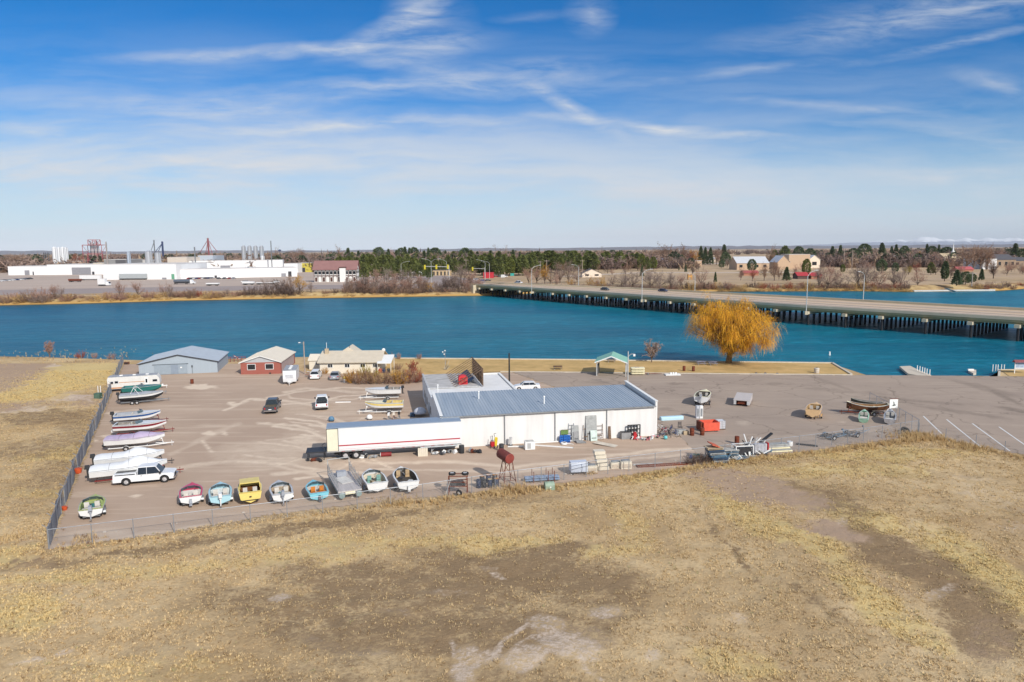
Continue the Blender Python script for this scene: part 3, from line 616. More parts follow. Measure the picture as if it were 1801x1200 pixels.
def gable(name,label,p,yaw,W,D,he,ha,wallm,roofm,ov=.3,ridge='y',trim=None,gable_m=None):
 """gabled building: origin front-left corner; ridge along local y (gable front) or x"""
 t=thing(name,label,'building',p,yaw)
 w=MB();w.b2(0,W,0,.15,-.1,he);w.b2(0,W,D-.15,D,-.1,he);w.b2(0,.15,.15,D-.15,-.1,he);w.b2(W-.15,W,.15,D-.15,-.1,he)
 g=w if gable_m is None else MB()
 if ridge=='y':
  for y in(0,D-.12):
   if gable_m is not None and y:g.build('gable',gable_m,t);g=MB()
   g.add([(0,y,he),(W,y,he),(W/2,y,ha),(0,y+.12,he),(W,y+.12,he),(W/2,y+.12,ha)],[(0,1,2),(5,4,3),(0,2,5,3),(1,4,5,2),(0,3,4,1)])
 else:
  for x in(0,W-.12):g.add([(x,0,he),(x,D,he),(x,D/2,ha),(x+.12,0,he),(x+.12,D,he),(x+.12,D/2,ha)],[(0,2,1),(3,4,5),(0,3,5,2),(1,2,5,4),(0,1,4,3)])
 w.build('wall',wallm,t)
 if gable_m is not None:g.build('gable',gable_m,t)
 r=MB();s=(ha-he);th=.12
 if ridge=='y':
  k=s/(W/2);a=[(-ov,he-ov*k),(W/2,ha),(W+ov,he-ov*k)];pr=[(x,z+.02)for x,z in a]+[(x,z+.02+th)for x,z in reversed(a)]
  r.add([(x,-ov,z)for x,z in pr]+[(x,D+ov,z)for x,z in pr],[(0,1,4,5),(1,2,3,4),(11,10,7,6),(10,9,8,7)]+[(i,i+6,(i+1)%6+6,(i+1)%6)for i in range(6)])
  m=int(D/.9)
  for i in range(m):
   y=-ov+(D+2*ov)*i/m
   r.bar((-ov,y,he-ov*k+th+.03),(W/2,y,ha+th+.03),.05,.03);r.bar((W+ov,y,he-ov*k+th+.03),(W/2,y,ha+th+.03),.05,.03)
 else:
  k=s/(D/2);a=[(-ov,he-ov*k),(D/2,ha),(D+ov,he-ov*k)];pr=[(y,z+.02)for y,z in a]+[(y,z+.02+th)for y,z in reversed(a)]
  r.add([(-ov,y,z)for y,z in pr]+[(W+ov,y,z)for y,z in pr],[(5,4,1,0),(4,3,2,1),(6,7,10,11),(7,8,9,10)]+[((i+1)%6,(i+1)%6+6,i+6,i)for i in range(6)])
  m=int(W/.9)
  for i in range(m):
   x=-ov+(W+2*ov)*i/m;r.bar((x,-ov,he-ov*k+th+.03),(x,D/2,ha+th+.03),.05,.03);r.bar((x,D+ov,he-ov*k+th+.03),(x,D/2,ha+th+.03),.05,.03)
 r.build('roof',roofm,t)
 if trim:
  f=MB();
  if ridge=='y':f.bar((-ov,-ov-.03,he-ov*s/(W/2)+.05),(W/2,-ov-.03,ha+.05),.05,.14);f.bar((W+ov,-ov-.03,he-ov*s/(W/2)+.05),(W/2,-ov-.03,ha+.05),.05,.14)
  else:f.bar((-ov,-ov-.03,he-ov*s/(D/2)+.05),(W+ov,-ov-.03,he-ov*s/(D/2)+.05),.05,.14)
  f.build('fascia',trim,t)
 return t
def window(t,x,z,w,h,y=-.02,frame=None,panes=1,gm=None):
 f=MB();b=.09
 f.b2(x,x+w,y-.05,y,z,z+b);f.b2(x,x+w,y-.05,y,z+h-b,z+h);f.b2(x,x+b,y-.05,y,z+b,z+h-b);f.b2(x+w-b,x+w,y-.05,y,z+b,z+h-b)
 for i in range(1,panes):f.b2(x+w*i/panes-.03,x+w*i/panes+.03,y-.05,y,z+b,z+h-b)
 o=f.build('window',frame or white_trim,t);MB().b2(x+b,x+w-b,y-.02,y+.015,z+b,z+h-b).build('pane',gm or glass,o);return o
shed_grey=M('grey_steel_siding',srgb(164,175,184),.6,.0,var=.05,scale=3,streak=(4,4,.1))
shed_roof=M('galvanised_roof',srgb(182,190,198),.5,.1,var=.06,scale=1)
p0,p1=G(245,661),G(390,655.5);yaw=math.atan2(p1.y-p0.y,p1.x-p0.x)+R(2)
t=gable('storage_shed','wide grey metal shed with low gable roof behind the striped camper',p0,yaw,15.1,13.5,2.35,4.0,shed_grey,shed_roof,.3,'y',dark_metal)
d=MB();d.b2(2.9,9.2,-.08,-.02,.05,2.05);d.build('sliding_door',M('steel_door',srgb(150,162,172),.5,.0,var=.06),t)
d=MB();d.b2(6.1,7.5,-.1,-.085,.1,1.95);d.build('door_panel',M('steel_door_dark',srgb(138,150,164),.5,.0,var=.06),t)
MB().bar((2.6,-.1,2.12),(9.5,-.1,2.12),.06,.07).build('door_track',dark_metal,t)
MB().b2(10.1,10.28,-.16,-.02,1.3,1.75).tube((10.19,-.1,0),(10.19,-.1,1.3),.03,n=5).build('meter_box',dark_metal,t)
MB().b2(7.9,8.25,-.10,-.086,1.25,1.5).build('notice',white_trim,t)
red_wall=M('red_siding',srgb(160,94,82),.8,var=.06,scale=2,streak=(.5,.5,5));cream_roof=M('cream_metal_roof',srgb(226,216,198),.5,.05,var=.04)
p0=G(424,659)
t=gable('rental_shed','dull red shed with cream metal roof and two square windows',p0,R(5.5),8.0,14.2,2.45,3.75,red_wall,cream_roof,.3,'y',white_trim,M('gable_grey',srgb(178,180,182),.6,var=.04))
window(t,1.3,.9,1.7,1.25);window(t,4.9,.95,1.7,1.2)
MB().b2(7.98,8.03,1,13,.1,2.3).build('side_panel',M('pale_siding',srgb(178,160,158),.7,var=.1),t)
MB().b2(5.75,6.0,-.25,-.03,0,.3).build('crate',dark_metal,t)
# house
house_w=M('house_siding',srgb(226,217,200),.75,var=.04,scale=1.5,streak=(.4,.4,5));tan_roof=M('tan_roof',srgb(208,196,176),.6,var=.06,scale=1)
p0=G(563,657)
t=gable('ranch_house','cream ranch house with tan metal roof and dry hedge in front',p0,R(1),12.3,9,2.35,3.95,house_w,tan_roof,.45,'x',M('eave_trim',srgb(200,188,168),.7))  # eave fascia in a tan slightly darker than the roof
for x,w in((1.6,1.1),(5.1,1.1),(8.3,1.1),(10.9,.9)):window(t,x,1.15,w,.85,panes=2)
c=MB();c.add([(2.4,4.5,3.2),(7.6,4.5,3.2),(5.0,4.5,4.85),(2.4,9.2,3.0),(7.6,9.2,3.0),(5.0,9.2,4.85),],[(0,1,2),(5,4,3),(0,2,5,3),(1,4,5,2)]);c.build('cross_gable',tan_roof,t)
MB().b2(.4,1.1,3,3.7,3.2,4.7).build('chimney',M('chimney_brick',srgb(196,178,150),.8),t)
v=MB();v.tube((.75,3.3,4.7),(.75,3.3,6.0),.05,n=5);v.build('flue',white_trim,t)
v=MB();v.tube((5.3,4.6,4.4),(5.3,4.6,5.3),.04,n=5);v.build('roof_vent',dark_metal,t)
v=MB();v.sphere((12.5,4.5,4.15),.38,8,4,(1,.4,1));v.tube((12.3,4.6,3.4),(12.4,4.6,4.1),.03,n=5);v.build('satellite_dish',white_trim,t)
p0=G(537,654)
t=gable('garden_shed','small cream shed with pale roof left of the ranch house',(p0.x,p0.y+3,0),R(1),2.6,4,1.9,2.9,house_w,cream_roof,.2,'x');window(t,1.3,.9,.8,.7,panes=2)
# porch canopy
p0=G(664,657)
t=thing('porch_canopy','white flat canopy on posts over the cluttered porch right of the house','canopy',(p0.x,p0.y,0),R(1))
r=MB();r.add([(0,-.4,2.1),(2.9,-.4,2.1),(2.9,4.5,3.1),(0,4.5,3.1),(0,-.4,2.25),(2.9,-.4,2.25),(2.9,4.5,3.25),(0,4.5,3.25)],[(3,2,1,0),(4,5,6,7),(0,1,5,4),(1,2,6,5),(2,3,7,6),(3,0,4,7)]);r.build('roof',white_trim,t)
for x in(.1,2.8):
 for y in(-.2,4.3):MB().tube((x,y,0),(x,y,2.1 if y<0 else 3.0),.05,n=6).build('post',white_trim,t)
MB().b2(-.02,.04,0,4.2,.9,2.0).build('side_screen',M('screen_dark',(.12,.11,.1),.8),t)
for i,(x,y,c_,nm,lb)in enumerate(((.5,.5,(.5,.04,.05),'barbecue_grill','red lidded grill under the white porch canopy'),(1.3,.4,(.03,.04,.10),'storage_bin','navy storage bin under the white porch canopy'),(2.2,.5,(.05,.05,.05),'trash_can','black trash can at the right post of the porch canopy'))):
 q=thing(nm,lb,nm.replace('_',' '),(p0.x+x,p0.y+y,0));b_=MB();b_.box((0,0,.45),(.55,.5,.7),top=(1.15,1.15)).sphere((0,0,.8),.3,8,3,(1,.9,.6),half=True);b_.build('body',M('porch_'+nm,c_,.5),q);MB().b2(-.3,.3,-.26,-.22,.78,.82).build('handle',grey_metal,q)
# ---------------------------------------------------------------- vehicles, boats, trailers
tyre_m=M('tyre_rubber',(.025,.025,.026),.85,var=.1)
rim_m=M('rim_metal',(.66,.66,.67),.35,.5,var=.05)
white_paint=M('white_paint',(.76,.77,.78),.3,var=.03,spec=.5)
chrome=M('chrome',(.55,.56,.58),.2,.9,var=.05)
red_lens=M('red_lens',(.45,.02,.02),.3);clear_lens=M('clear_lens',(.7,.7,.66),.15)
black_pl=M('black_plastic',(.03,.03,.032),.6)
def wheel(parent,c,r,w,ax=(0,1,0),rm=None):
 o=MB().wheel((0,0,0),r,w,ax).build('wheel',tyre_m,parent,True,c)
 MB().rim((0,0,0),r,w,ax).build('rim',rm or rim_m,o);return o
def arch_outline(prof_top,x0,x1,zb,wheels,r):
 """closed side outline: along the sill with wheel arches (front x1 > rear x0), then prof_top from front to rear"""
 pts=[(x0,zb)]
 for wx in sorted(wheels):
  for a in np.linspace(math.pi,0,9):pts.append((wx+r*math.cos(a),max(zb,zb-.02)+r*math.sin(a)*1.0))
 pts.append((x1,zb));return pts+list(prof_top)
def side_panel(mb,o,wf,off,k=None):
 for s in(-1,1):
  vs=[(x,s*(wf(x,z)+off),z)for x,z in o];mb.add(vs,[tuple(range(len(o)))if s<0 else tuple(reversed(range(len(o))))],k)
def place2(a,b,f=.5):
 """location and yaw of something whose rear stands at photo spot a and front at b"""
 p,q=G(*a),G(*b);return p.lerp(q,f),math.atan2(q.y-p.y,q.x-p.x),(q-p).length
def vehicle(name,label,cat,rear,front,paint,style='pickup',L=None,cap=False,bedload=None,group=None,roofm=None,at=None):
 p,yaw,L0=(at[0],at[1],L)if at else place2(rear,front);L=L or L0
 t=thing(name,label,cat,p,yaw,group);W=.98
 if style=='pickup':
  H=1.93;xr,xf=-L/2,L/2;bl=1.12;wr=.41;wx=(xr+L*.215,xf-L*.155)
  cx0,cx1=xr+L*(.40 if cap!='crew' else .36),xf-L*.25
  top=[(xf,.55),(xf+.02,.95),(xf-.15,1.06),(cx1+.25,bl+.04),(cx0,bl),(xr+.03,bl),(xr,.6)]
  wf=lambda x,z:W-.05*max(0,(z-.9))-(.10 if x>xf-.3 else 0)
  b=MB();o=arch_outline(top,xr,xf,.42,wx,.50);b.prism_y(o,wf);
  body=b.build('body',paint,t)
# greenhouse
  def gw(x,z):return W-.06-.30*max(0,z-bl)
  gh=[(cx0,bl),(cx1+.62-.28,bl+.02),(cx1-.28,H-.06),(cx0+.10,H-.06)]
  MB().prism_y(gh,gw).build('windows',glass,t)
  rf=MB();rf.prism_y([(cx0+.02,H-.09),(cx1-.22,H-.09),(cx1-.42,H),(cx0+.16,H)],lambda x,z:gw(x,z)+.015);rf.build('roof',roofm or paint,t)
  for s in(-1,1):
   for(x0,x1,w_)in((cx0+.04,cx0+.10,.16),((cx0+cx1)/2-.1,(cx0+cx1)/2-.12,.14),(cx1+.3,cx1-.3,.1)):
    MB().bar((x0,s*(gw(0,bl)+.005),bl-.03),(x1,s*(gw(0,H-.06)+.005),H-.05),.035,w_).build('pillar',paint,t)
  bed=MB();bx0,bx1=xr+.12,cx0-.08
  if cap is True:
   bed2=MB();bed2.prism_y([(xr+.02,bl+.004),(bx1,bl+.004),(bx1,bl+.22),(xr+.08,bl+.19)],lambda x,z:W-.04-.14*max(0,z-bl));bed2.build('topper',paint,t)
   g=MB().b2(xr+.2,bx1-.2,-.4,.4,bl+.225,bl+.23);side_panel(g,[(xr+.2,bl+.05),(bx1-.12,bl+.05),(bx1-.12,bl+.16),(xr+.24,bl+.14)],lambda x,z:W-.04-.14*max(0,z-bl),.012);g.build('topper_window',glass,t)
  else:
   bed.b2(bx0,bx1,-W+.14,W-.14,bl+.003,bl+.008);bed.build('bed_floor',bedload or black_pl,t)
   rail=MB()
   rail.b2(xr+.02,cx0-.02,-W+.04,-W+.14,bl+.002,bl+.05).b2(xr+.02,cx0-.02,W-.14,W-.04,bl+.002,bl+.05).b2(xr,xr+.1,-W+.1,W-.1,bl+.002,bl+.05);rail.build('bed_rail',paint,t)
  for s in(-1,1):
   MB().b2(xr-.03,xr+.01,s*(W-.2)-.09,s*(W-.2)+.09,.78,1.08).build('tail_light',red_lens,t)
   MB().b2(xf-.03,xf+.035,s*(W-.28)-.16,s*(W-.28)+.16,.76,.92).build('headlight',clear_lens,t)
   MB().b2(cx1+.12,cx1+.3,s*(W+.12)-.1,s*(W+.12)+.1,bl+.02,bl+.24).build('mirror',black_pl,t)
  MB().b2(xf-.02,xf+.14,-W+.05,W-.05,.46,.66).build('front_bumper',chrome if style=='pickup' else paint,t)
  MB().b2(xr-.14,xr+.02,-W+.05,W-.05,.46,.66).build('rear_bumper',chrome,t)
  MB().b2(xf+.0,xf+.03,-.5,.5,.68,.95).build('grille',black_pl,t)
  MB().b2(xr-.015,xr-.003,-.22,.22,.70,.82).build('number_plate',white_trim,t)
  if cap!='crew' or True:
   for s in(-1,1):MB().b2(cx0+.35,cx0+.5,s*(W+.01)-.015,s*(W+.01)+.015,.98,1.02).build('door_handle',black_pl,t)
  MB().b2(xr+.3,xf-.3,-W+.25,W-.25,.3,.44).build('chassis',black_pl,t)
 else:
  H=1.44 if style!='suv' else 1.7;W=.9;xr,xf=-L/2,L/2;bl=.95 if style!='suv' else 1.08;wr=.33;wx=(xr+L*.19,xf-L*.19)
  top=[(xf,.45),(xf-.02,.68),(xf-.35,.80),(xf-L*.24,bl-.02),(xr+L*.20,bl+.02),(xr+.08,bl),(xr,.75),(xr,.45)]
  if style=='suv':top=[(xf,.5),(xf-.02,.85),(xf-.3,.98),(xf-L*.22,bl),(xr+.03,bl+.02),(xr,.9),(xr,.5)]
  wf=lambda x,z:W-.12*max(0,abs(x)/(L/2)-.75)*4*.5-.06*max(0,z-.7)
  MB().prism_y(arch_outline(top,xr,xf,.26,wx,.40),wf).build('body',paint,t,True)
  def gw(x,z):return W-.08-.36*max(0,z-bl)
  r0,r1=(xr+L*.14,xf-L*.26)if style!='suv' else(xr+.06,xf-L*.24)
  a0,a1=(r0+.62,r1-.62)if style!='suv' else(r0+.25,r1-.55)
  MB().prism_y([(r0,bl),(r1,bl),(a1,H-.03),(a0,H-.03)],gw).build('windows',glass,t)
  MB().prism_y([(a0-.10,H-.07),(a1+.08,H-.07),(a1-.12,H),(a0+.12,H)],lambda x,z:gw(x,z)+.012).build('roof',roofm or paint,t)
  for s in(-1,1):
   for(x0,x1,w_)in((r0+.04,a0-.04,.14),((r0+r1)/2-.1,(r0+r1)/2-.1,.07),(r1-.03,a1+.04,.07)):MB().bar((x0,s*(gw(0,bl)+.004),bl-.02),(x1,s*(gw(0,H-.04)+.004),H-.04),.03,w_).build('pillar',paint,t)
  for s in(-1,1):
   MB().b2(xr-.015,xr+.05,s*(W-.2)-.16,s*(W-.2)+.16,.68,.84).build('tail_light',red_lens,t)
   MB().b2(xf-.1,xf-.0,s*(W-.26)-.16,s*(W-.26)+.16,.6,.72).build('headlight',clear_lens,t)
   MB().b2(r1-.5,r1-.36,s*(W+.06)-.08,s*(W+.06)+.08,bl,bl+.12).build('mirror',paint,t)
  MB().b2(xr-.012,xr,-.2,.2,.55,.66).build('number_plate',white_trim,t)
  MB().b2(xr+.25,xf-.25,-W+.2,W-.2,.16,.28).build('chassis',black_pl,t)
 for x in wx:
  for s in(-1,1):wheel(t,(x,s*(W-.12),wr),wr,.24)
 return t
silver=M('silver_paint',(.42,.44,.48),.28,.45,var=.05);slate=M('slate_paint',(.09,.10,.115),.25,.35,var=.05)
vehicle('pickup_truck','white extended cab pickup with white topper parked beside the two white covered boats','pickup truck',(203,852),(309,843),white_paint,cap=True)
vehicle('pickup_truck','dark grey crew cab pickup standing alone in the middle of the gravel yard','pickup truck',(472,734),(487,711),slate,cap='crew',L=5.7,bedload=M('cargo_mix',(.18,.14,.09),.8,var=.4,scale=4))
vehicle('pickup_truck','white pickup with its nose towards the river right of the dark grey pickup','pickup truck',(566,727),(567,706),white_paint,cap='crew',L=5.6)
vehicle('suv','white suv parked in front of the cream ranch house','car',(552,670),(560,659.5),white_paint,style='suv',L=4.8)
vehicle('sedan','silver grey sedan parked by the hedge right of the white suv','car',(587,671),(593,661),silver,style='sedan',L=4.7)
vehicle('sedan','white sports sedan parked behind the blue roofed workshop','car',(948,684.5),(905,685.5),white_paint,style='sedan',L=4.8)
# ---- semi trailer
p,yaw,L=place2((576,811),(811,795.5),0)
q1,q2=G(576,811),G(811,795.5);yaw=math.atan2(q2.y-q1.y,q2.x-q1.x)
t=thing('semi_trailer','long white semi trailer with a red stripe standing against the workshop','trailer',q1,yaw);TL=16.3
trl=M('trailer_white',(.74,.74,.74),.45,var=.03,scale=.6);stripe=M('red_stripe',srgb(178,32,52),.5,var=.08)
b=MB();b.b2(.06,TL,0,2.55,1.16,3.98);b.build('box_body',trl,t)
MB().b2(.0,TL+.01,-.012,2.562,3.94,4.05).build('roof',M('trailer_roof',srgb(150,166,184),.45,.2,var=.05),t)
MB().b2(.0,TL+.01,-.02,2.57,1.02,1.18).build('lower_rail',M('trailer_rail',(.5,.5,.5),.5,.3),t)
MB().b2(1.4,TL-.15,-.014,-.002,1.72,1.86).build('stripe',stripe,t)
MB().b2(1.4,TL-.15,-.008,-.001,1.34,1.36).build('lower_stripe',M('faint_red',srgb(214,120,120),.6),t)
MB().b2(-.02,.04,0,2.55,1.18,3.93).build('rear_frame',dark_metal,t)
dr=MB();dr.b2(.05,1.32,-.09,-.03,1.2,3.9);dr.build('rear_door',M('cream_door',srgb(226,220,196),.6,var=.05),t)
e=MB();e.b2(1.32,1.38,-.1,-.01,1.15,3.95).b2(.02,1.36,-.095,-.02,3.9,3.96);e.build('door_edge',dark_metal,t)
mk=MB()
for i in range(12):mk.b2(1.7+i*1.2,2.1+i*1.2,-.03,-.021,1.06,1.10)
mk.build('reflector_tape',stripe,t)
und=MB();und.b2(.3,TL-2,.8,.95,.75,1.02).b2(.3,TL-2,1.6,1.75,.75,1.02).b2(.8,4.2,.5,2.0,.5,.75);und.build('chassis',dark_metal,t)
for x in(2.15,3.4):
 MB().tube((x,.1,.5),(x,2.45,.5),.07).build('axle',dark_metal,t)
 for y in(.18,2.37):wheel(t,(x,y,.51),.51,.46)
MB().b2(1.45,1.5,.0,.7,.35,1.02).build('mud_flap',black_pl,t)
for y in(.5,2.0):
 g=MB();g.tube((12.6,y,.05),(12.6,y,1.05),.07);g.bar((12.6,y,.25),(13.4,y,1.0),.05,.08);g.b2(12.45,12.75,y-.15,y+.15,0,.05);g.build('landing_leg',M('leg_grey',(.45,.45,.45),.5),t)
MB().tube((11.2,-.02,.92),(15.8,-.02,.92),.09,n=8).build('side_tube',grey_metal,t)
# ramp / liftgate folded at rear
r=thing('loading_platform','dark steel platform and frame behind the rear of the semi trailer','platform',q1+Vector((-.15,.2,0)),yaw)
m_=MB();m_.b2(-2.4,-.05,.1,2.3,.95,1.1);m_.build('deck',dark_metal,r)
for x in(-2.2,-.3):
 for y in(.3,2.1):MB().tube((x,y,0),(x,y,.95),.05).build('leg',dark_metal,r)
m_=MB();m_.path([(-.1,.1,1.1),(-.5,.1,1.9),(-.1,.1,2.2)],.04);m_.build('handrail',dark_metal,r)
# ---- camper trailers
def camper(name,label,rear,front,L,wallm,H=2.75,kind=0):
 p,yaw,_=place2(rear,front);t=thing(name,label,'camper',p,yaw);W=1.2
 prof=[(-L/2+.1,.55),(L/2-.5,.55),(L/2,1.1),(L/2-.05,2.1),(L/2-.45,H-.06),(-L/2+.2,H-.06),(-L/2,H-.4)]if kind==0 else[(-L/2,.5),(L/2-.25,.5),(L/2,1.3),(L/2-.35,H-.12),(-L/2+.1,H-.12),(-L/2,H-.3)]
 MB().prism_y(prof,W).build('body',wallm,t,True)
 MB().b2(-L/2+.15,L/2-.5,-W+.02,W-.02,H-.06,H).build('roof',M('camper_roof',srgb(170,172,176),.6),t)
 for x in(-L*.25,0,L*.25):MB().b2(x-.25,x+.25,-.25,.25,H+.004,H+.14).build('roof_vent',white_trim,t)
 if kind==0:
  st=M('orange_stripe',srgb(206,140,84),.6);mb=MB()
  mb.b2(-L/2+1.9,L/2-1.9,-W-.008,-W+.0,1.62,1.72).b2(-L/2+.3,L/2-.8,-W-.008,-W,.62,.84).b2(-L/2+.0,-L/2+.9,-W-.008,-W,1.44,1.5);mb.build('stripe',st,t)
  for x,w,z in((-L/2+.5,.5,1.5),(-L/2+1.2,.6,1.55),(L/2-1.2,.8,1.5)):
   o=MB().b2(x,x+w,-W-.02,-W,z,z+.45).build('window',M('aluminium',(.6,.6,.62),.35,.5),t);MB().b2(x+.05,x+w-.05,-W-.03,-W-.02,z+.05,z+.4).build('pane',glass,o)
  MB().b2(L/2-2.5,L/2-1.9,-W-.02,-W,.7,2.35).build('door',white_trim,t);MB().b2(L/2-2.35,L/2-2.05,-W-.03,-W-.021,1.4,2.1).build('door_window',glass,t)
 else:
  for x in(-L*.05,L*.15):MB().b2(x,x+.5,-W-.02,-W,1.35,1.95).build('window',glass,t)
  MB().b2(L/2-.06,L/2+.02,-.7,.7,1.25,1.9).build('front_window',M('shade_white',(.66,.67,.7),.4),t)
  MB().b2(-L/2+.2,L/2-1,-W-.008,-W,1.0,1.1).build('stripe',M('pale_blue_stripe',(.45,.52,.66),.5),t)
 for s in(-1,1):wheel(t,(-L*.06,s*(W-.1),.34),.34,.22)
 f=MB();f.bar((L/2-.6,-.5,.45),(L/2+1.1,0,.45),.08,.1);f.bar((L/2-.6,.5,.45),(L/2+1.1,0,.45),.08,.1);f.tube((L/2+.9,0,0),(L/2+.9,0,.6),.04);f.build('hitch_frame',white_trim,t)
 q=MB();q.tube((L/2+.25,-.18,.62),(L/2+.25,.22,.62),.16,n=10);q.build('gas_bottle',white_trim,t)
 return t
camper('camper_trailer','white and orange striped camper trailer parked by the left fence',(199,688),(277,683),8.6,M('camper_white',(.72,.7,.66),.5,var=.05))
camper('camper_trailer','plain white camper trailer in front of the red shed',(517,663),(508,680),6.8,white_paint,kind=1)
# ---- boats
def hull_rings(L,B,H,n=13,drift=False):
 R_=[]
 for i in range(n):
  s=i/(n-1);x=-L/2+L*s
  if drift:b=B/2*math.sin(math.pi*(.12+.80*s))**.7 if s<.98 else .04;g=H*(1+.55*abs(s-.42)**2*4);k=H*.9*max(0,abs(s-.45)-.2)**2*4
  else:b=B/2*(.92+.08*min(1,s*3))*(1-max(0,(s-.42)/.58)**2.3);b=max(b,.05);g=H*(1+.14*s*s);k=H*.75*max(0,(s-.66)/.34)**2.2
  ch=k+(g-k)*.34;R_.append((x,b,k,ch,g))
 return R_
def boat(name,label,rear,front,L,B,hull,deck,stripe=None,interior=None,cover=None,motor='out',H=.95,z0=.5,deckf=.52,screen=True,group=None,drift=False,seats=None,cat='boat',peak=.55,cabin=False,extra=None,tilt=0,motor_m=None,yaw=None,tz=0):
 p,yw,_=place2(rear,front);yaw=yw if yaw is None else R(yaw)
 t=thing(name,label,cat,(p.x,p.y,z0+tz),yaw,group);t.rotation_euler=(0,-R(tilt),yaw)
 if not drift and z0>=.5:B*=1.08;H*=1.18
 rg=hull_rings(L,B,H,drift=drift);hb=MB();rings=[]
 for x,b,k,c,g in rg:rings.append([(x,0,k),(x,-b*.86,c),(x,-b,g),(x,b,g),(x,b*.86,c)])
 n5=5;vs=[q for r in rings for q in r];fs=[]
 for i in range(len(rings)-1):
  for j in(0,1,3,4):fs.append((i*5+j,i*5+(j+1)%5,(i+1)*5+(j+1)%5,(i+1)*5+j)[::-1])
 fs.append((0,1,2,3,4));hb.add(vs,fs);hb.build('hull',hull,t)
 if stripe:
  sb=MB()
  for s in(-1,1):
   a=[(x,s*(b*(1-.14*.62*.9)+.014),c+(g-c)*.42)for x,b,k,c,g in rg];a=[(x,s*(b*(.86+.14*.42)+.014),c+(g-c)*.42)for x,b,k,c,g in rg];d=[(x,s*(b*(.86+.14*.80)+.014),c+(g-c)*.8)for x,b,k,c,g in rg]
   m=len(a);sb.add(a+d,[(i,i+1,m+i+1,m+i)for i in range(m-1)])
  sb.build('stripe',stripe,t)
 rb=MB()
 for s in(-1,1):
  for(x,b,k,c,g),(x2,b2_,k2,c2,g2)in zip(rg,rg[1:]):rb.bar((x,s*b,g-.02),(x2,s*b2_,g2-.02),.05,.06)
 rb.build('rub_rail',M('rub_rail_'+deck.name,tuple(x*.6 for x in(.7,.7,.7)),.5),t)
 n=len(rg);i0=0 if cover else int(round((n-1)*deckf));gw_=.16
 if cover:
  cb=MB();rr=[]
  for i,(x,b,k,c,g)in enumerate(rg):
   s=i/(n-1);pk=g+peak*(math.exp(-((s-.62)/.20)**2)+.45*math.exp(-((s-.15)/.22)**2))+.05*math.sin(i*2.1)
   wob=.03*math.sin(i*1.7)
   rr.append([(x,-b-.03,g-.12+wob),(x,-b*.96,g+.04),(x,-b*.5,g+(pk-g)*.72),(x,0,pk),(x,b*.5,g+(pk-g)*.72),(x,b*.96,g+.04),(x,b+.03,g-.12-wob)])
  vs=[q for r in rr for q in r];fs=[]
  for i in range(n-1):
   for j in range(6):fs.append((i*7+j,(i+1)*7+j,(i+1)*7+j+1,i*7+j+1)[::-1])
  fs.append(tuple(range(7))[::-1]);cb.add(vs,fs);cb.build('cover',cover,t,True)
  st=MB()
  for i in(3,6,9):
   r=rr[i];st.path([(a,b+(.012 if b>0 else-.012),c+.015)for a,b,c in r],.012,4)
  st.build('strap',black_pl,t)
 else:
  db=MB()
  for i in range(i0,n-1):
   (x,b,k,c,g),(x2,b2_,k2,c2,g2)=rg[i],rg[i+1];cr=.06
   db.add([(x,-b,g),(x,0,g+cr),(x,b,g),(x2,-b2_,g2),(x2,0,g2+cr),(x2,b2_,g2)],[(0,3,4,1),(1,4,5,2)])
  for i in range(0,i0):
   (x,b,k,c,g),(x2,b2_,k2,c2,g2)=rg[i],rg[i+1]
   for s in(-1,1):db.add([(x,s*b,g),(x,s*(b-gw_),g+.02),(x2,s*(b2_-gw_),g2+.02),(x2,s*b2_,g2)],[(0,1,2,3)if s<0 else(3,2,1,0)])
  x,b,k,c,g=rg[0];db.b2(x,x+.16,-b,b,g-.05,g+.025)
  if i0<n-1:x,b,k,c,g=rg[i0];db.b2(x-.03,x,-b+.1,b-.1,g-.25,g+.05)
  db.build('deck',deck,t)
  ib=MB();fl=H*.32;im=interior or M('boat_interior',(.30,.27,.24),.8,var=.3,scale=3)
  for i in range(0,i0):
   (x,b,k,c,g),(x2,b2_,k2,c2,g2)=rg[i],rg[i+1];q,q2=b-gw_,b2_-gw_
   f1=max(fl,k+.12);f2=max(fl,k2+.12)
   ib.add([(x,-q,g),(x,-q*.9,f1),(x,q*.9,f1),(x,q,g),(x2,-q2,g2),(x2,-q2*.9,f2),(x2,q2*.9,f2),(x2,q2,g2)],[(0,4,5,1),(1,5,6,2),(2,6,7,3)])
  x,b,k,c,g=rg[0];ib.add([(x+.17,-b+gw_,g),(x+.17,-(b-gw_)*.9,fl),(x+.17,(b-gw_)*.9,fl),(x+.17,b-gw_,g)],[(0,1,2,3)])
  x,b,k,c,g=rg[i0];q=b-gw_;f1=max(fl,k+.12)
  ib.add([(x-.035,-q,g-.02),(x-.035,-q*.9,f1),(x-.035,q*.9,f1),(x-.035,q,g-.02)],[(0,3,2,1)])
  ib.build('cockpit',im,t)
  sm=seats or M('vinyl_seat',(.62,.58,.52),.6,var=.1)
  if not drift:
   xs=rg[i0][0]
   for s in(-1,1):
    MB().b2(xs-1.15,xs-.65,s*B*.2-.22,s*B*.2+.22,fl,fl+.42).box((xs-1.2,s*B*.2,fl+.6),(.1,.42,.5)).build('seat',sm,t)
   MB().b2(-L/2+.45,-L/2+.95,-B*.36,B*.36,fl,fl+.38).build('bench',sm,t)
  else:
   for k_ in(.3,.55):x=-L/2+L*k_;MB().b2(x-.15,x+.15,-B*.4,B*.4,H*.62,H*.7).build('thwart',sm,t)
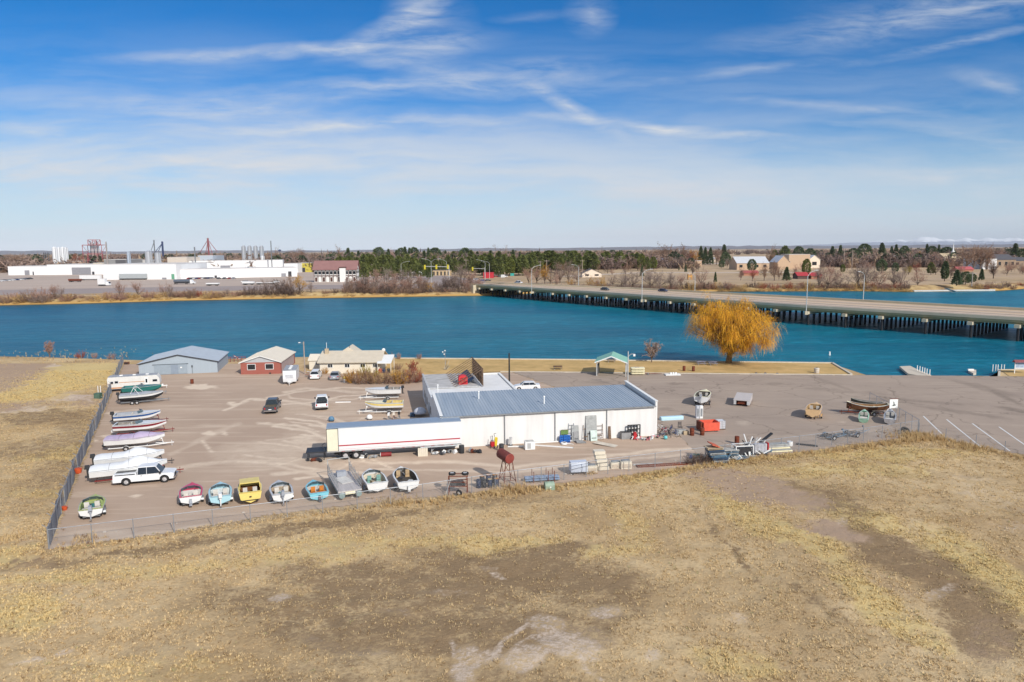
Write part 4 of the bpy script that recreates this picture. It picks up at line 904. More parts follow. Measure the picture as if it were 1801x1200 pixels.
  if screen:
   x,b,k,c,g=rg[i0];w=MB();q=b*.86
   pts=[(x-.25,-q,g+.02),(x+.25,-q*.35,g+.06),(x+.25,q*.35,g+.06),(x-.25,q,g+.02)];up=[(a-.22,y*.92,z+.34)for a,y,z in pts]
   w.add(pts+up,[(i,i+1,5+i,4+i)for i in range(3)]);w.build('windscreen',M('tinted_screen',(.10,.14,.16),.12),t)
   fr=MB();fr.path(up,.02,4);fr.tube(pts[0],up[0],.02,n=4).tube(pts[3],up[3],.02,n=4).tube(pts[1],up[1],.015,n=4).tube(pts[2],up[2],.015,n=4);fr.build('screen_frame',chrome,t)
   st=MB();c0=Vector((x-.35,-B*.2,g-.02))
   ring=[c0+Vector((.06*math.cos(a),.19*math.sin(a),.17*math.cos(a)))for a in np.linspace(0,2*math.pi,11)];st.path(ring,.018,4);st.build('steering_wheel',black_pl,t)
  if cabin:
   x,b,k,c,g=rg[i0];MB().prism_y([(x-.1,g),(x+1.6,g+.05),(x+1.1,g+.5),(x-.1,g+.62)],b*.78).build('cabin',deck,t);MB().b2(x+.1,x+.9,-b*.79,b*.79,g+.2,g+.4).build('cabin_window',glass,t)
  if extra:
   rs=random.Random(extra);cm=[M('clutter_tan',(.42,.34,.24),.8),M('clutter_white',(.6,.6,.58),.7),M('clutter_dark',(.06,.06,.07),.8),M('clutter_teal',(.05,.22,.24),.7)]
   for q_ in range(6):
    xx=-L/2+.5+rs.random()*L*deckf*.7;yy=(rs.random()-.5)*B*.55
    MB().box((xx,yy,fl+.14+.15*rs.random()),(.25+.35*rs.random(),.2+.3*rs.random(),.15+.2*rs.random()),rs.random()*3).build('loose_gear',cm[rs.randrange(4)],t)
 if motor:
  mm=motor_m or black_pl;x=-L/2
  if motor=='out':
   o=MB();o.box((x-.28,0,H+.22),(.55,.34,.42),top=(.8,.8));o.box((x-.24,0,H-.1),(.24,.2,.3));o=o.build('outboard_motor',mm,t)
   q=MB();q.box((x-.26,0,H-.55),(.18,.1,.85),top=(1.3,1));q.b2(x-.5,x-.12,-.03,.03,H-.95,H-.82);q.tube((x-.5,0,H-.88),(x-.15,0,H-.88),.06,n=6);q.build('lower_unit',mm,o)
   pr_=MB()
   for a in(0,2.1,4.2):pr_.bar((x-.52,.0,H-.88),(x-.54,.16*math.cos(a),H-.88+.16*math.sin(a)),.02,.08)
   pr_.build('propeller',chrome,o)
  elif motor=='stern':
   o=MB();o.box((x-.22,0,.25),(.4,.26,.62),top=(.6,.8));o.tube((x-.5,0,.08),(x-.2,0,.08),.08,n=6);o.b2(x-.5,x-.1,-.14,.14,.18,.22);o.build('stern_drive',mm,t)
 return t
def boat_trailer(label,rear,front,L,B=2.0,mat=None,tandem=False,group=None,wheel_f=.36,name='boat_trailer',tongue=1.35,yaw=None,fender=None):
 p,yw,_=place2(rear,front);mat=mat or grey_metal;yw=yw if yaw is None else R(yaw)
 t=thing(name,label,'boat trailer',p,yw,group);z=.42;w=B/2
 f=MB()
 for s in(-1,1):f.bar((-L/2+.2,s*w*.75,z),(L*.25,s*w*.7,z),.07,.1);f.bar((L*.25,s*w*.7,z),(L/2+tongue*.4,s*.06,z),.07,.1)
 for x in(-L/2+.3,-L*.22,0,L*.22):f.bar((x,-w*.75,z-.02),(x,w*.75,z-.02),.06,.07)
 f.bar((L/2,0,z),(L/2+tongue,0,z+.03),.09,.1);f.build('frame',mat,t)
 bk=MB()
 for s in(-1,1):bk.bar((-L/2+.1,s*w*.4,z+.12),(L*.2,s*w*.38,z+.12),.1,.06)
 bk.build('bunk',M('bunk_carpet',(.10,.09,.09),.95),t)
 wp=MB();wp.bar((L/2+.1,0,z),(L/2-.05,0,z+.75),.07,.07);wp.b2(L/2-.2,L/2,-.1,.1,z+.6,z+.8);wp.build('winch_post',mat,t)
 jk=MB();jk.tube((L/2+tongue*.8,.1,0),(L/2+tongue*.8,.1,z+.3),.03);jk.build('jack',mat,t)
 xs=[-L/2+L*wheel_f+d for d in((-.36,.36)if tandem else(0,))]
 for x in xs:
  MB().tube((x,-w-.05,.3),(x,w+.05,.3),.04).build('axle',dark_metal,t)
  for s in(-1,1):wheel(t,(x,s*(w+.08),.31),.31,.2)
 for s in(-1,1):
  fd=MB();pts=[(math.cos(a),math.sin(a))for a in np.linspace(.15,math.pi-.15,7)];cx=sum(xs)/len(xs);rx=.42+(.36 if tandem else 0)
  for(a,b),(c,d)in zip(pts,pts[1:]):fd.add([(cx+a*rx,s*(w+.08)-.13,.31+b*.40),(cx+a*rx,s*(w+.08)+.13,.31+b*.40),(cx+c*rx,s*(w+.08)+.13,.31+d*.40),(cx+c*rx,s*(w+.08)-.13,.31+d*.40)],[(0,1,2,3)])
  fd.build('fender',fender or mat,t)
 return t
gel=M('gelcoat_white',(.74,.74,.73),.3,var=.04,spec=.5);maroon=M('gelcoat_maroon',srgb(128,34,48),.35,var=.08);gelgrey=M('gelcoat_grey',(.34,.36,.40),.4,var=.08)
teal=M('gelcoat_teal',srgb(44,116,110),.35,var=.12);lilac=M('lilac_canvas',srgb(188,172,198),.8,var=.08,bump=.3,bscale=3);tarp=M('white_tarp',(.76,.77,.78),.7,var=.03,bump=.3,bscale=2)
greycv=M('grey_canvas',srgb(168,172,178),.8,var=.08,bump=.3,bscale=3);olive=M('gelcoat_olive',srgb(176,184,108),.4,var=.1);redg=M('gelcoat_red',srgb(204,70,96),.35,var=.06)
sky_g=M('gelcoat_pale_blue',srgb(170,208,218),.35,var=.05);yel_g=M('gelcoat_yellow',srgb(230,206,120),.4,var=.05);aqua=M('gelcoat_aqua',srgb(128,196,212),.35,var=.05);cream=M('gelcoat_cream',srgb(240,232,196),.4,var=.05)
blackg=M('gelcoat_black',(.03,.03,.035),.3);buff=M('gelcoat_buff',srgb(222,186,140),.45,var=.06);blue_st=M('blue_stripe',srgb(60,96,150),.4)
LG='boats on trailers along the left fence';BG='open boats in the row along the front fence'
# left column (sterns to the left fence, bows into the yard)
boat('motor_boat','teal green boat between the striped camper and the grey covered boat',(216,697),(286,693),6.2,2.2,teal,teal,interior=M('teal_inside',(.04,.2,.19),.7),motor='stern',group=LG,extra=3)
boat_trailer('trailer under the teal green boat',(214,697),(284,693),5.6,group='boat trailers on the left side')
boat('motor_boat','black hulled boat under a fitted grey cover on a tandem trailer',(212,712),(288,706),6.5,2.3,blackg,gel,cover=greycv,peak=.25,motor='out',group=LG,stripe=gel,z0=.55)
boat_trailer('tandem axle trailer under the grey covered boat',(210,712),(286,706),6.2,tandem=True,group='boat trailers on the left side')
a_=thing('wakeboard_tower','white folded tube tower on the grey covered boat','boat tower',G(243,709,0)+Vector((0,0,1.7)),R(8));m_=MB();m_.path([(-.8,-1,0),(-.3,-.7,1.0),(-.3,.7,1.0),(-.8,1,0)],.04).path([(.6,-1,0),(-.3,-.7,1.0)],.035).path([(.6,1,0),(-.3,.7,1.0)],.035);m_.build('frame',white_trim,a_)
boat('motor_boat','white runabout with blue stripe on a maroon bottom and raised outboard',(205,748),(281,742),6.1,2.2,gel,gel,stripe=blue_st,cover=None,motor='out',group=LG,deckf=.6,interior=gelgrey,extra=5)
boat_trailer('maroon trailer under the white runabout with the blue stripe',(204,749),(280,743),5.6,mat=M('maroon_frame',srgb(112,42,44),.6),group='boat trailers on the left side')
boat('motor_boat','white speedboat with a wide maroon stripe left of the purple covered boat',(207,766),(290,761),6.6,2.2,gel,gel,stripe=maroon,motor='stern',group=LG,deckf=.5,motor_m=gel)
boat_trailer('rusty red trailer under the maroon striped speedboat',(206,767),(288,761),6.0,mat=M('red_frame',srgb(140,50,48),.6),group='boat trailers on the left side')
boat('motor_boat','white boat under a lilac canvas cover with three dark straps',(192,792),(287,785),6.9,2.4,gel,gel,cover=lilac,peak=.5,motor='stern',group=LG)
boat_trailer('white trailer with white wheel under the lilac covered boat',(190,793),(286,785),6.4,mat=white_trim,group='boat trailers on the left side')
boat('motor_boat','white tarp covered boat standing behind the other white covered boat',(177,828),(284,817),7.2,2.4,gel,gel,cover=tarp,peak=.75,motor='out',group=LG)
boat_trailer('dark trailer under the rear white covered boat',(176,829),(283,818),6.6,mat=dark_metal,group='boat trailers on the left side')
boat('motor_boat','white tarp covered boat with black outboards nearest the white pickup',(169,849),(288,835),7.6,2.4,gel,gel,cover=tarp,peak=.85,motor='out',group=LG)
boat_trailer('red tongued trailer under the covered boat nearest the white pickup',(168,850),(287,836),7.0,mat=M('red_frame'),group='boat trailers on the left side',tongue=2.0)
boat('motor_boat','olive green and white open boat alone by the front left fence corner',(160,920),(170,888),4.3,2.2,gel,olive,motor='out',deckf=.62,interior=M('olive_inside',srgb(150,168,110),.7),motor_m=gelgrey,extra=2,H=.75,z0=.4)
boat_trailer('small trailer under the olive green boat',(160,921),(170,889),4.1,1.8,group='boat trailers by the front fence')
# bottom row: bows away from the fence
for nm,lab,r_,f_,L_,B_,kw,tl in(('motor_boat','hot pink and white speedboat first in the front row',(336,897),(339,866),5.2,2.1,dict(hull=gel,deck=redg,interior=M('white_inside',(.6,.58,.55),.6),motor='stern',deckf=.5,motor_m=gelgrey),'trailer under the hot pink speedboat'),('motor_boat','pale blue and white boat second in the front row',(389,898),(388,864),5.4,2.1,dict(hull=sky_g,deck=sky_g,interior=M('ice_inside',(.62,.68,.68),.6),motor='out',deckf=.56,motor_m=gel),'white wheeled trailer under the pale blue boat'),('cabin_cruiser','yellow hard topped boat with open brown cabin in the front row',(442,894),(439,862),5.2,2.2,dict(hull=yel_g,deck=yel_g,interior=M('brown_inside',srgb(126,82,42),.8,var=.2),motor=None,deckf=.62,screen=False,H=1.1,z0=.3,extra=8),None),('motor_boat','white and grey boat full of gear right of the yellow boat',(500,894),(489,861),5.3,2.1,dict(hull=gel,deck=M('deck_grey',(.58,.6,.63),.4),interior=M('sand_inside',srgb(190,170,146),.8,var=.25),motor='out',deckf=.55,motor_m=gelgrey,extra=12),'trailer with big dark tyres under the white and grey boat'),('motor_boat','turquoise fibreglass boat with orange and white seats',(565,887),(548,856),5.0,2.0,dict(hull=aqua,deck=aqua,interior=M('white_inside',(.6,.58,.55),.6),motor='stern',deckf=.62,seats=M('orange_seat',srgb(206,128,52),.6),z0=.12,motor_m=M('dark_fin',(.1,.1,.12),.5)),None),('motor_boat','white sterned boat with pale green screens next to the grey pontoon barge',(668,876),(647,842),5.8,2.3,dict(hull=gel,deck=gel,interior=M('cream_inside',srgb(206,196,176),.7,var=.2),motor=None,deckf=.7,H=.92,extra=21,seats=M('green_seat',srgb(128,170,160),.6)),'dark trailer under the white boat with green screens'),('motor_boat','white bowrider with black rear deck last in the front row',(722,874),(702,838),6.2,2.35,dict(hull=gel,deck=gel,interior=M('dark_inside',(.10,.09,.08),.7,var=.3),motor='stern',deckf=.88,H=.92,screen=False,extra=31,motor_m=gel,seats=M('beige_seat',srgb(196,168,130),.6)),'trailer under the white bowrider')):
 L_*=.82;kw.setdefault('H',.78);kw.setdefault('z0',.38)
 boat(nm,lab,r_,f_,L_,B_*1.06,group=BG,**kw)
 if tl:boat_trailer(tl,(r_[0],r_[1]+1),(f_[0],f_[1]+1),L_*.95,B_*.9,group='boat trailers by the front fence',tongue=.9)
# hard top of the yellow boat
yb=[o for o in bpy.data.objects if o.name.startswith('cabin_cruiser')][0]
c=MB();c.prism_y([(.1,1.1),(1.5,1.15),(1.2,1.55),(-.1,1.65),(-.7,1.65),(-.7,1.56),(-.1,1.5)],.95);c.build('hard_top',yel_g,yb)
c=MB()
for s in(-1,1):c.add([(.1,s*.98,1.08),(-.8,s*.98,1.08),(-.7,s*.95,1.62),(.1,s*.95,1.62),(.1,s*.93,1.08),(-.8,s*.93,1.08),(-.7,s*.90,1.62),(.1,s*.90,1.62)],[(0,1,2,3),(7,6,5,4),(0,4,5,1),(1,5,6,2),(2,6,7,3),(3,7,4,0)])
c.build('cabin_side',yel_g,yb);MB().b2(-2.2,-2.14,-.8,.8,.25,.32).b2(-2.25,-2.14,-.1,.1,.6,.7).build('transom_trim',black_pl,yb)
# pontoon barge on trailer
p,yaw,_=place2((618,881),(594,842));t=thing('pontoon_barge','grey decked pontoon barge with upright steel stakes and railings','barge',(p.x,p.y,.25),yaw,BG)
MB().b2(-3.4,3.1,-1.2,1.2,.55,.72).build('deck',M('plank_grey',srgb(190,184,182),.8,var=.15,streak=(.3,3,1)),t)
for s in(-1,1):
 m_=MB();m_.tube((-3.6,s*.85,.3),(2.8,s*.85,.3),.3,n=10).tube((2.8,s*.85,.3),(3.3,s*.85,.42),.3,.06,n=10);m_.build('pontoon',M('aluminium_dull',srgb(150,172,170),.5,.3),t)
 for i in range(10):
  x=-3.2+i*.68;MB().tube((x,s*1.17,.7),(x,s*1.17,1.75+.15*(i%3)),.03,n=5).build('stake',grey_metal,t)
 MB().bar((-3.2,s*1.17,1.6),(3.0,s*1.17,1.6),.04,.05).bar((-3.2,s*1.17,1.1),(3.0,s*1.17,1.1),.04,.05).build('railing',M('pale_metal',(.6,.6,.58),.5,.3),t)
MB().bar((3.05,-1.17,.72),(3.05,-1.17,2.3),.07,.07).bar((3.05,1.17,.72),(3.05,1.17,2.3),.07,.07).bar((3.05,-1.17,2.3),(3.05,1.17,2.3),.07,.07).build('front_hoop',M('pale_metal'),t)
MB().b2(1.2,1.9,-.5,.5,.72,1.3).build('console',gelgrey,t);MB().b2(-3.5,-3.42,-.5,.5,.35,.6).build('stern_panel',cream,t)
MB().box((0,0,.72+.04),(2.2,1.3,.05),.2).build('sheet',M('plywood_white',(.66,.64,.6),.7),t)
# middle pair facing left
boat('motor_boat','white speedboat with its stern against the dark shop shadow',(706,700),(643,702),6.0,2.2,gel,gel,motor='out',deckf=.45,z0=.6,group='pair of boats by the shop')
boat_trailer('white trailer under the white speedboat by the shop',(706,701),(643,703),5.6,mat=white_trim,group='pair of trailers by the shop')
boat('motor_boat','white and yellow runabout nearest the outboard stands by the shop',(708,725),(645,727),5.9,2.2,gel,cream,stripe=yel_g,motor=None,deckf=.5,z0=.6,group='pair of boats by the shop',interior=M('yellow_inside',srgb(214,190,120),.7))
boat_trailer('white trailer under the yellow striped runabout',(708,726),(645,728),5.6,mat=white_trim,group='pair of trailers by the shop')
# right side
boat('motor_boat','white open boat full of seats behind the grey fuel dispenser',(1229,720),(1244,699),5.6,2.3,gel,cream,motor='out',deckf=.75,extra=41,motor_m=gelgrey,interior=M('dark_inside'),screen=False)
boat_trailer('trailer under the white open boat on the right lot',(1229,721),(1244,700),5.2,mat=dark_metal)
boat('motor_boat','buff wooden looking boat with boxy stern on the right lot',(1426,743),(1437,722),5.0,2.2,buff,buff,motor=None,deckf=.72,interior=M('tan_inside',srgb(176,144,100),.8,var=.3),extra=51,screen=False,H=1.15,z0=.35)
boat_trailer('trailer under the buff boat',(1426,744),(1437,723),4.6,mat=M('buff_frame',srgb(206,170,124),.6))
boat('drift_boat','long brown drift boat with pale rails beside the yard gate',(1560,729),(1490,728),6.1,2.0,M('varnished_wood',srgb(96,62,38),.5,var=.2),cream,motor=None,drift=True,screen=False,deckf=.9,interior=M('wood_inside',srgb(140,104,66),.7),H=.8,z0=.55)
boat_trailer('rusty trailer under the brown drift boat',(1560,731),(1490,729),5.2,1.5,mat=rust,fender=cream)
boat('canoe','narrow dark canoe lying behind the brown drift boat',(1543,715),(1505,711),4.6,.9,M('canoe_dark',(.05,.055,.04),.5),M('canoe_rail',srgb(176,168,140),.5),motor=None,drift=True,screen=False,deckf=.9,H=.42,z0=.25,cat='canoe')
boat('rowing_boat','mint green rowing boat standing on end by the drift boat',(1518,746),(1520,734),3.2,1.4,M('mint',srgb(158,198,172),.5),M('mint',None),motor=None,drift=False,screen=False,deckf=.85,H=.6,z0=.35,interior=M('mint_inside',srgb(90,140,110),.7),tilt=14)
boat('rowing_boat','grey aluminium boat with striped transom near the fence corner',(1564,750),(1566,735),4.0,1.6,M('aluminium',None),M('aluminium',None),stripe=M('dark_stripe',(.08,.09,.1),.5),motor=None,screen=False,deckf=.8,H=.75,z0=.35,interior=M('alu_inside',(.28,.3,.33),.6),tilt=8)
# empty trailers and slide in camper shell
tm=M('slate_blue_frame',srgb(104,130,150),.55,var=.2)
boat_trailer('empty slate blue boat trailer lying inside the front fence',(1446,773),(1482,770),3.2,1.6,mat=tm,name='empty_trailer',fender=tm)
boat_trailer('empty galvanised trailer right of the slate blue one',(1488,769),(1516,764),3.6,1.6,mat=M('galvanised',(.36,.38,.41),.5,.4),name='empty_trailer')
p,yaw,_=place2((1301,721),(1312,699));t=thing('utility_box_trailer','pale grey covered box trailer with its rusty back open','trailer',p,yaw)
gbx=M('box_grey',srgb(196,188,184),.6,var=.06)
MB().add([(-2.6,-1.25,.95),(-2.6,1.25,.95),(2.6,1.25,1.15),(2.6,-1.25,1.15),(-2.6,-1.25,1.05),(-2.6,1.25,1.05),(2.6,1.25,1.25),(2.6,-1.25,1.25)],[(0,1,2,3),(7,6,5,4),(0,4,5,1),(1,5,6,2),(2,6,7,3),(3,7,4,0)]).build('lid',gbx,t)
for s in(-1,1):MB().b2(-2.5,2.5,s*1.2-.04,s*1.2+.04,.3,1.02).build('side',gbx,t);MB().b2(-2.58,-2.4,s*1.0-.18,s*1.0+.18,.3,.94).build('rear_corner',M('light_grey',(.6,.6,.6),.5),t);wheel(t,(-.4,s*1.1,.3),.3,.18)
MB().b2(-2.35,2.4,-1.1,1.1,.35,.42).build('floor',rust,t);MB().b2(-2.3,-1.5,-.6,.6,.42,.85).build('load',rust,t);MB().b2(2.4,2.48,-1.15,1.15,.4,1.0).build('front',gbx,t)
# ---------------------------------------------------------------- vegetation
def bark_mat(n,c):return M(n,c,.95,var=.25,scale=4,spec=.1)
bark=bark_mat('bark_grey',srgb(128,112,100));bark_d=bark_mat('bark_dark',srgb(84,70,60))
twig_mats={}
def tone(name,c,trans=.1):
 if name not in MATS:MATS[name]=M('_t'+name,c,.9,var=.22,scale=.6,spec=.05)
 return MATS[name]
def grow(seed,h,w,th=.22,n1=9,n2=6,n3=6,n4=5,tw=.02,upright=.5,rad=None):
 """a leafless tree: (trunk MB, twig triangles) with the base at the origin"""
 rs=np.random.RandomState(seed);tr=MB();tri=[];rad=rad or h*.022
 tr.tube((0,0,-.2),(0,0,h*th),rad*1.25,rad*.95,6)
 def twig(p,d,L,wd):
  d=d/np.linalg.norm(d);s=np.cross(d,rs.randn(3));s=s/(np.linalg.norm(s)+1e-9)*wd
  tri.append((p-s,p+s,p+d*L))
 def unit(v):return v/(np.linalg.norm(v)+1e-9)
 for i in range(n1):
  a=6.283*(i+rs.rand()*.7)/n1;el=upright+(1.45-upright)*rs.rand()**.8
  if i==0:el=1.5
  d0=np.array([math.cos(a)*math.cos(el),math.sin(a)*math.cos(el),math.sin(el)])
  z0=h*th*(.7+.3*rs.rand());p0=np.array([0,0,z0])
  L=1/math.sqrt((math.cos(el)/(w*.5))**2+(math.sin(el)/(h-z0))**2)*(.72+.2*rs.rand())
  p=p0;d=d0;seg=3;r=rad*.55;pts=[p0]
  for k in range(seg):
   d=unit(d+rs.randn(3)*.16+np.array([0,0,.06]));q=p+d*L/seg;tr.tube(p,q,r*(1-.28*k),r*(1-.28*(k+1)),4,cap=False);p=q;pts.append(p)
  for j in range(n2):
   t=.25+.75*(j+rs.rand())/n2;fi=min(seg-1,int(t*seg));b=pts[fi]+(pts[fi+1]-pts[fi])*(t*seg-fi)
   d2=unit(d0*.8+rs.randn(3)*.75+np.array([0,0,.25]));L2=L*(.30+.22*rs.rand())*(1.15-.5*t)
   e=b+d2*L2;twig(b,d2,L2,tw*2.2)
   for k in range(n3):
    t2=.15+.85*(k+rs.rand())/n3;b2=b+d2*L2*t2;d3=unit(d2*.7+rs.randn(3)*.7+np.array([0,0,.2]));L3=L2*(.35+.3*rs.rand());twig(b2,d3,L3,tw*1.3)
    for m in range(n4):
     t3=.1+.9*rs.rand();b3=b2+d3*L3*t3;d4=unit(d3*.6+rs.randn(3)*.7+np.array([0,0,.15]));twig(b3,d4,L3*(.35+.4*rs.rand()),tw)
 return tr,np.array(tri).reshape(-1,3)
def shrub_tri(seed,h,w,n=700,tw=.02,droop=0.0):
 rs=np.random.RandomState(seed);tri=[]
 ns=26
 for i in range(ns):
  a=rs.rand()*6.283;r0=w*.22*math.sqrt(rs.rand());el=.5+1.05*rs.rand();b=np.array([r0*math.cos(a),r0*math.sin(a),0]);d=np.array([math.cos(a)*math.cos(el),math.sin(a)*math.cos(el),math.sin(el)])
  L=1/math.sqrt((math.cos(el)/(w*.5))**2+(math.sin(el)/h)**2)*(.65+.35*rs.rand())
  s=np.cross(d,rs.randn(3));s/=np.linalg.norm(s);tri.append((b-s*tw*2,b+s*tw*2,b+d*L))
  for k in range(n//ns):
   t=.15+.85*rs.rand();p=b+d*L*t;d2=d*.6+rs.randn(3)*.6;d2[2]-=droop;d2/=np.linalg.norm(d2);s=np.cross(d2,rs.randn(3));s/=np.linalg.norm(s);L2=L*(.12+.26*rs.rand());tri.append((p-s*tw,p+s*tw,p+d2*L2))
 v=np.array(tri).reshape(-1,3);v[:,2]=np.maximum(v[:,2],0);return v
def conifer_tri(seed,h,w,n=900,size=.55,shape='pine'):
 rs=np.random.RandomState(seed);z=rs.rand(n)**(.75 if shape=='spruce' else .9);z0=.04 if shape=='spruce' else .12
 zz=z0+(1-z0)*z;lob=.78+.22*np.sin(z*23+seed)**2
 if shape=='spruce':rr=(1-z)**.85*lob
 elif shape=='pine':rr=np.sin(np.clip(z*.92+.08,0,1)**.62*math.pi)**.7*lob
 else:rr=np.sin(np.clip(z*.95+.05,0,1)**.8*math.pi)**.5
 a=rs.rand(n)*6.283;cl=.82+.30*vnoise(a*1.6+seed,z*7);r=rr*cl*np.sqrt(.35+.65*rs.rand(n))*w/2
 c=np.stack([r*np.cos(a),r*np.sin(a),zz*h],1);out=np.stack([np.cos(a),np.sin(a),.35+0*a],1)
 s1=rs.randn(n,3);s1=s1/np.linalg.norm(s1,axis=1)[:,None];d=out+rs.randn(n,3)*.5;d/=np.linalg.norm(d,axis=1)[:,None];sd_=np.cross(d,s1);sd_/=np.linalg.norm(sd_,axis=1)[:,None]
 S=size*(.6+.8*rs.rand(n,1));v=np.stack([c-sd_*S*.5,c+sd_*S*.5,c+d*S],1);return v.reshape(-1,3)
def trimesh(name,V,mat):
 me=bpy.data.meshes.new(name);me.vertices.add(len(V));me.vertices.foreach_set('co',V.astype(np.float32).ravel());n=len(V)//3
 me.loops.add(n*3);me.loops.foreach_set('vertex_index',np.arange(n*3,dtype=np.int32));me.polygons.add(n);me.polygons.foreach_set('loop_start',np.arange(0,n*3,3,dtype=np.int32));me.update(calc_edges=True);me.materials.append(mat);return me
def leaf_mat(name,c1,c2,sc=.35):
 m=bpy.data.materials.new(name);m.use_nodes=True;nt=m.node_tree;nt.nodes.clear();t=NT(nt)
 co=t.n('ShaderNodeTexCoord').outputs['Object'];oi=t.n('ShaderNodeObjectInfo').outputs['Random']
 n=t.noise(co,sc,3);f=t.math('ADD',t.mrange(n,.3,.7),t.math('MULTIPLY',t.math('SUBTRACT',oi,.5),.6),clamp=True)
 c=t.mix(f,c1,c2);b=t.n('ShaderNodeBsdfPrincipled',ins={'Base Color':c,'Roughness':.9,'Specular IOR Level':.1})
 tr=t.n('ShaderNodeBsdfTranslucent',ins={'Color':c});mx=t.n('ShaderNodeMixShader',ins={0:.15,1:b.outputs[0],2:tr.outputs[0]})
 nt.links.new(mx.outputs[0],t.n('ShaderNodeOutputMaterial').inputs[0]);return m
TW={'grey':leaf_mat('twigs_grey',srgb(170,150,138),srgb(140,118,106)),'brown':leaf_mat('twigs_brown',srgb(168,138,116),srgb(132,104,88)),'dark':leaf_mat('twigs_dark',srgb(128,108,98),srgb(104,86,76)),'gold':leaf_mat('twigs_gold',srgb(204,158,78),srgb(170,122,58)),'red':leaf_mat('twigs_red',srgb(172,100,78),srgb(136,76,64)),'pink':leaf_mat('twigs_pink',srgb(186,150,132),srgb(158,122,106)),'tan':leaf_mat('stalks_tan',srgb(216,184,128),srgb(180,144,96)),'olive':leaf_mat('leaf_olive',srgb(168,150,60),srgb(140,124,56)),'pine':leaf_mat('needles_pine',srgb(92,104,58),srgb(124,128,74)),'spruce':leaf_mat('needles_spruce',srgb(82,96,70),srgb(104,116,82)),'juniper':leaf_mat('needles_juniper',srgb(118,124,64),srgb(90,98,54))}
PROTO={}
def proto(kind):
 """shared meshes of unit height trees: (trunk mesh, crown mesh)"""
 if kind in PROTO:return PROTO[kind]
 base,var=kind.rsplit(':',1);sd=hash_(kind)
 if base.startswith('bare'):
  _,col,shape=base.split('-');asp={'round':1.0,'wide':1.35,'tall':.5,'poplar':.26,'sapling':.75}[shape]
  tr,V=grow(sd,10.,10*asp,th=.16 if shape!='poplar' else .08,n1=10,n2=6,n3=6,n4=5,tw=.030 if shape!='sapling' else .085,upright=.35 if asp>=1 else .9)
  tm=tr.build('trunk',bark_d if col=='dark' else bark,None);me=tm.data;bpy.data.objects.remove(tm);cm=trimesh('crown',V,TW[col])
 elif base.startswith('shrub'):
  col=base.split('-')[1];V=shrub_tri(sd,10.,16.,1500,.075);me=None;cm=trimesh('crown',V,TW[col])
 else:
  sh,asp,col={'pine':('pine',.62,'pine'),'spruce':('spruce',.45,'spruce'),'cedar':('round',.62,'juniper'),'dense':('round',.75,'spruce'),'column':('round',.34,'spruce')}[base]
  V=conifer_tri(sd,10.,10*asp,1500,.62,sh);tr=MB();tr.tube((0,0,-.2),(0,0,7.5),.22,.06,5);tm=tr.build('trunk',bark_d,None);me=tm.data;bpy.data.objects.remove(tm);cm=trimesh('crown',V,TW[col])
 PROTO[kind]=(me,cm);return PROTO[kind]
def hash_(s):return sum((i+3)*ord(c)for i,c in enumerate(s))%9973
tcount=[0]
def tree(kind,px,base_y,top_y,label,z=FAR_Z,group=None,name=None,cat='tree',wide=1.0,hz=None,y=None):
 """tree standing where photo column px meets ground row base_y, its top at row top_y"""
 tcount[0]+=1;v=tcount[0]%3;p=G(px,base_y,z)if y is None else Vector((XA(px,y,z),y,z))
 h=(HT(p,top_y)-z)if hz is None else hz
 me,cm=proto('%s:%d'%(kind,v));nm=name or{'b':'bare_tree','s':'shrub'}.get(kind[0],'tree')
 if kind in('pine','cedar','dense','column'):nm=name or 'pine_tree'
 if kind=='spruce':nm=name or 'spruce_tree'
 s=h/10.
 if me is None:
  o=bpy.data.objects.new(nm,cm);COL.objects.link(o);o.location=p;o.scale=(s*wide,s*wide,s);o.rotation_euler.z=rnd.random()*6.28;return tag(o,label,cat,group)
 t=thing(nm,label,cat,p,rnd.random()*6.28,group);t.scale=(s*wide,s*wide,s)
 for n_,m_ in(('trunk',me),('crown',cm)):
  o=bpy.data.objects.new(n_,m_);COL.objects.link(o);o.parent=t
 return t
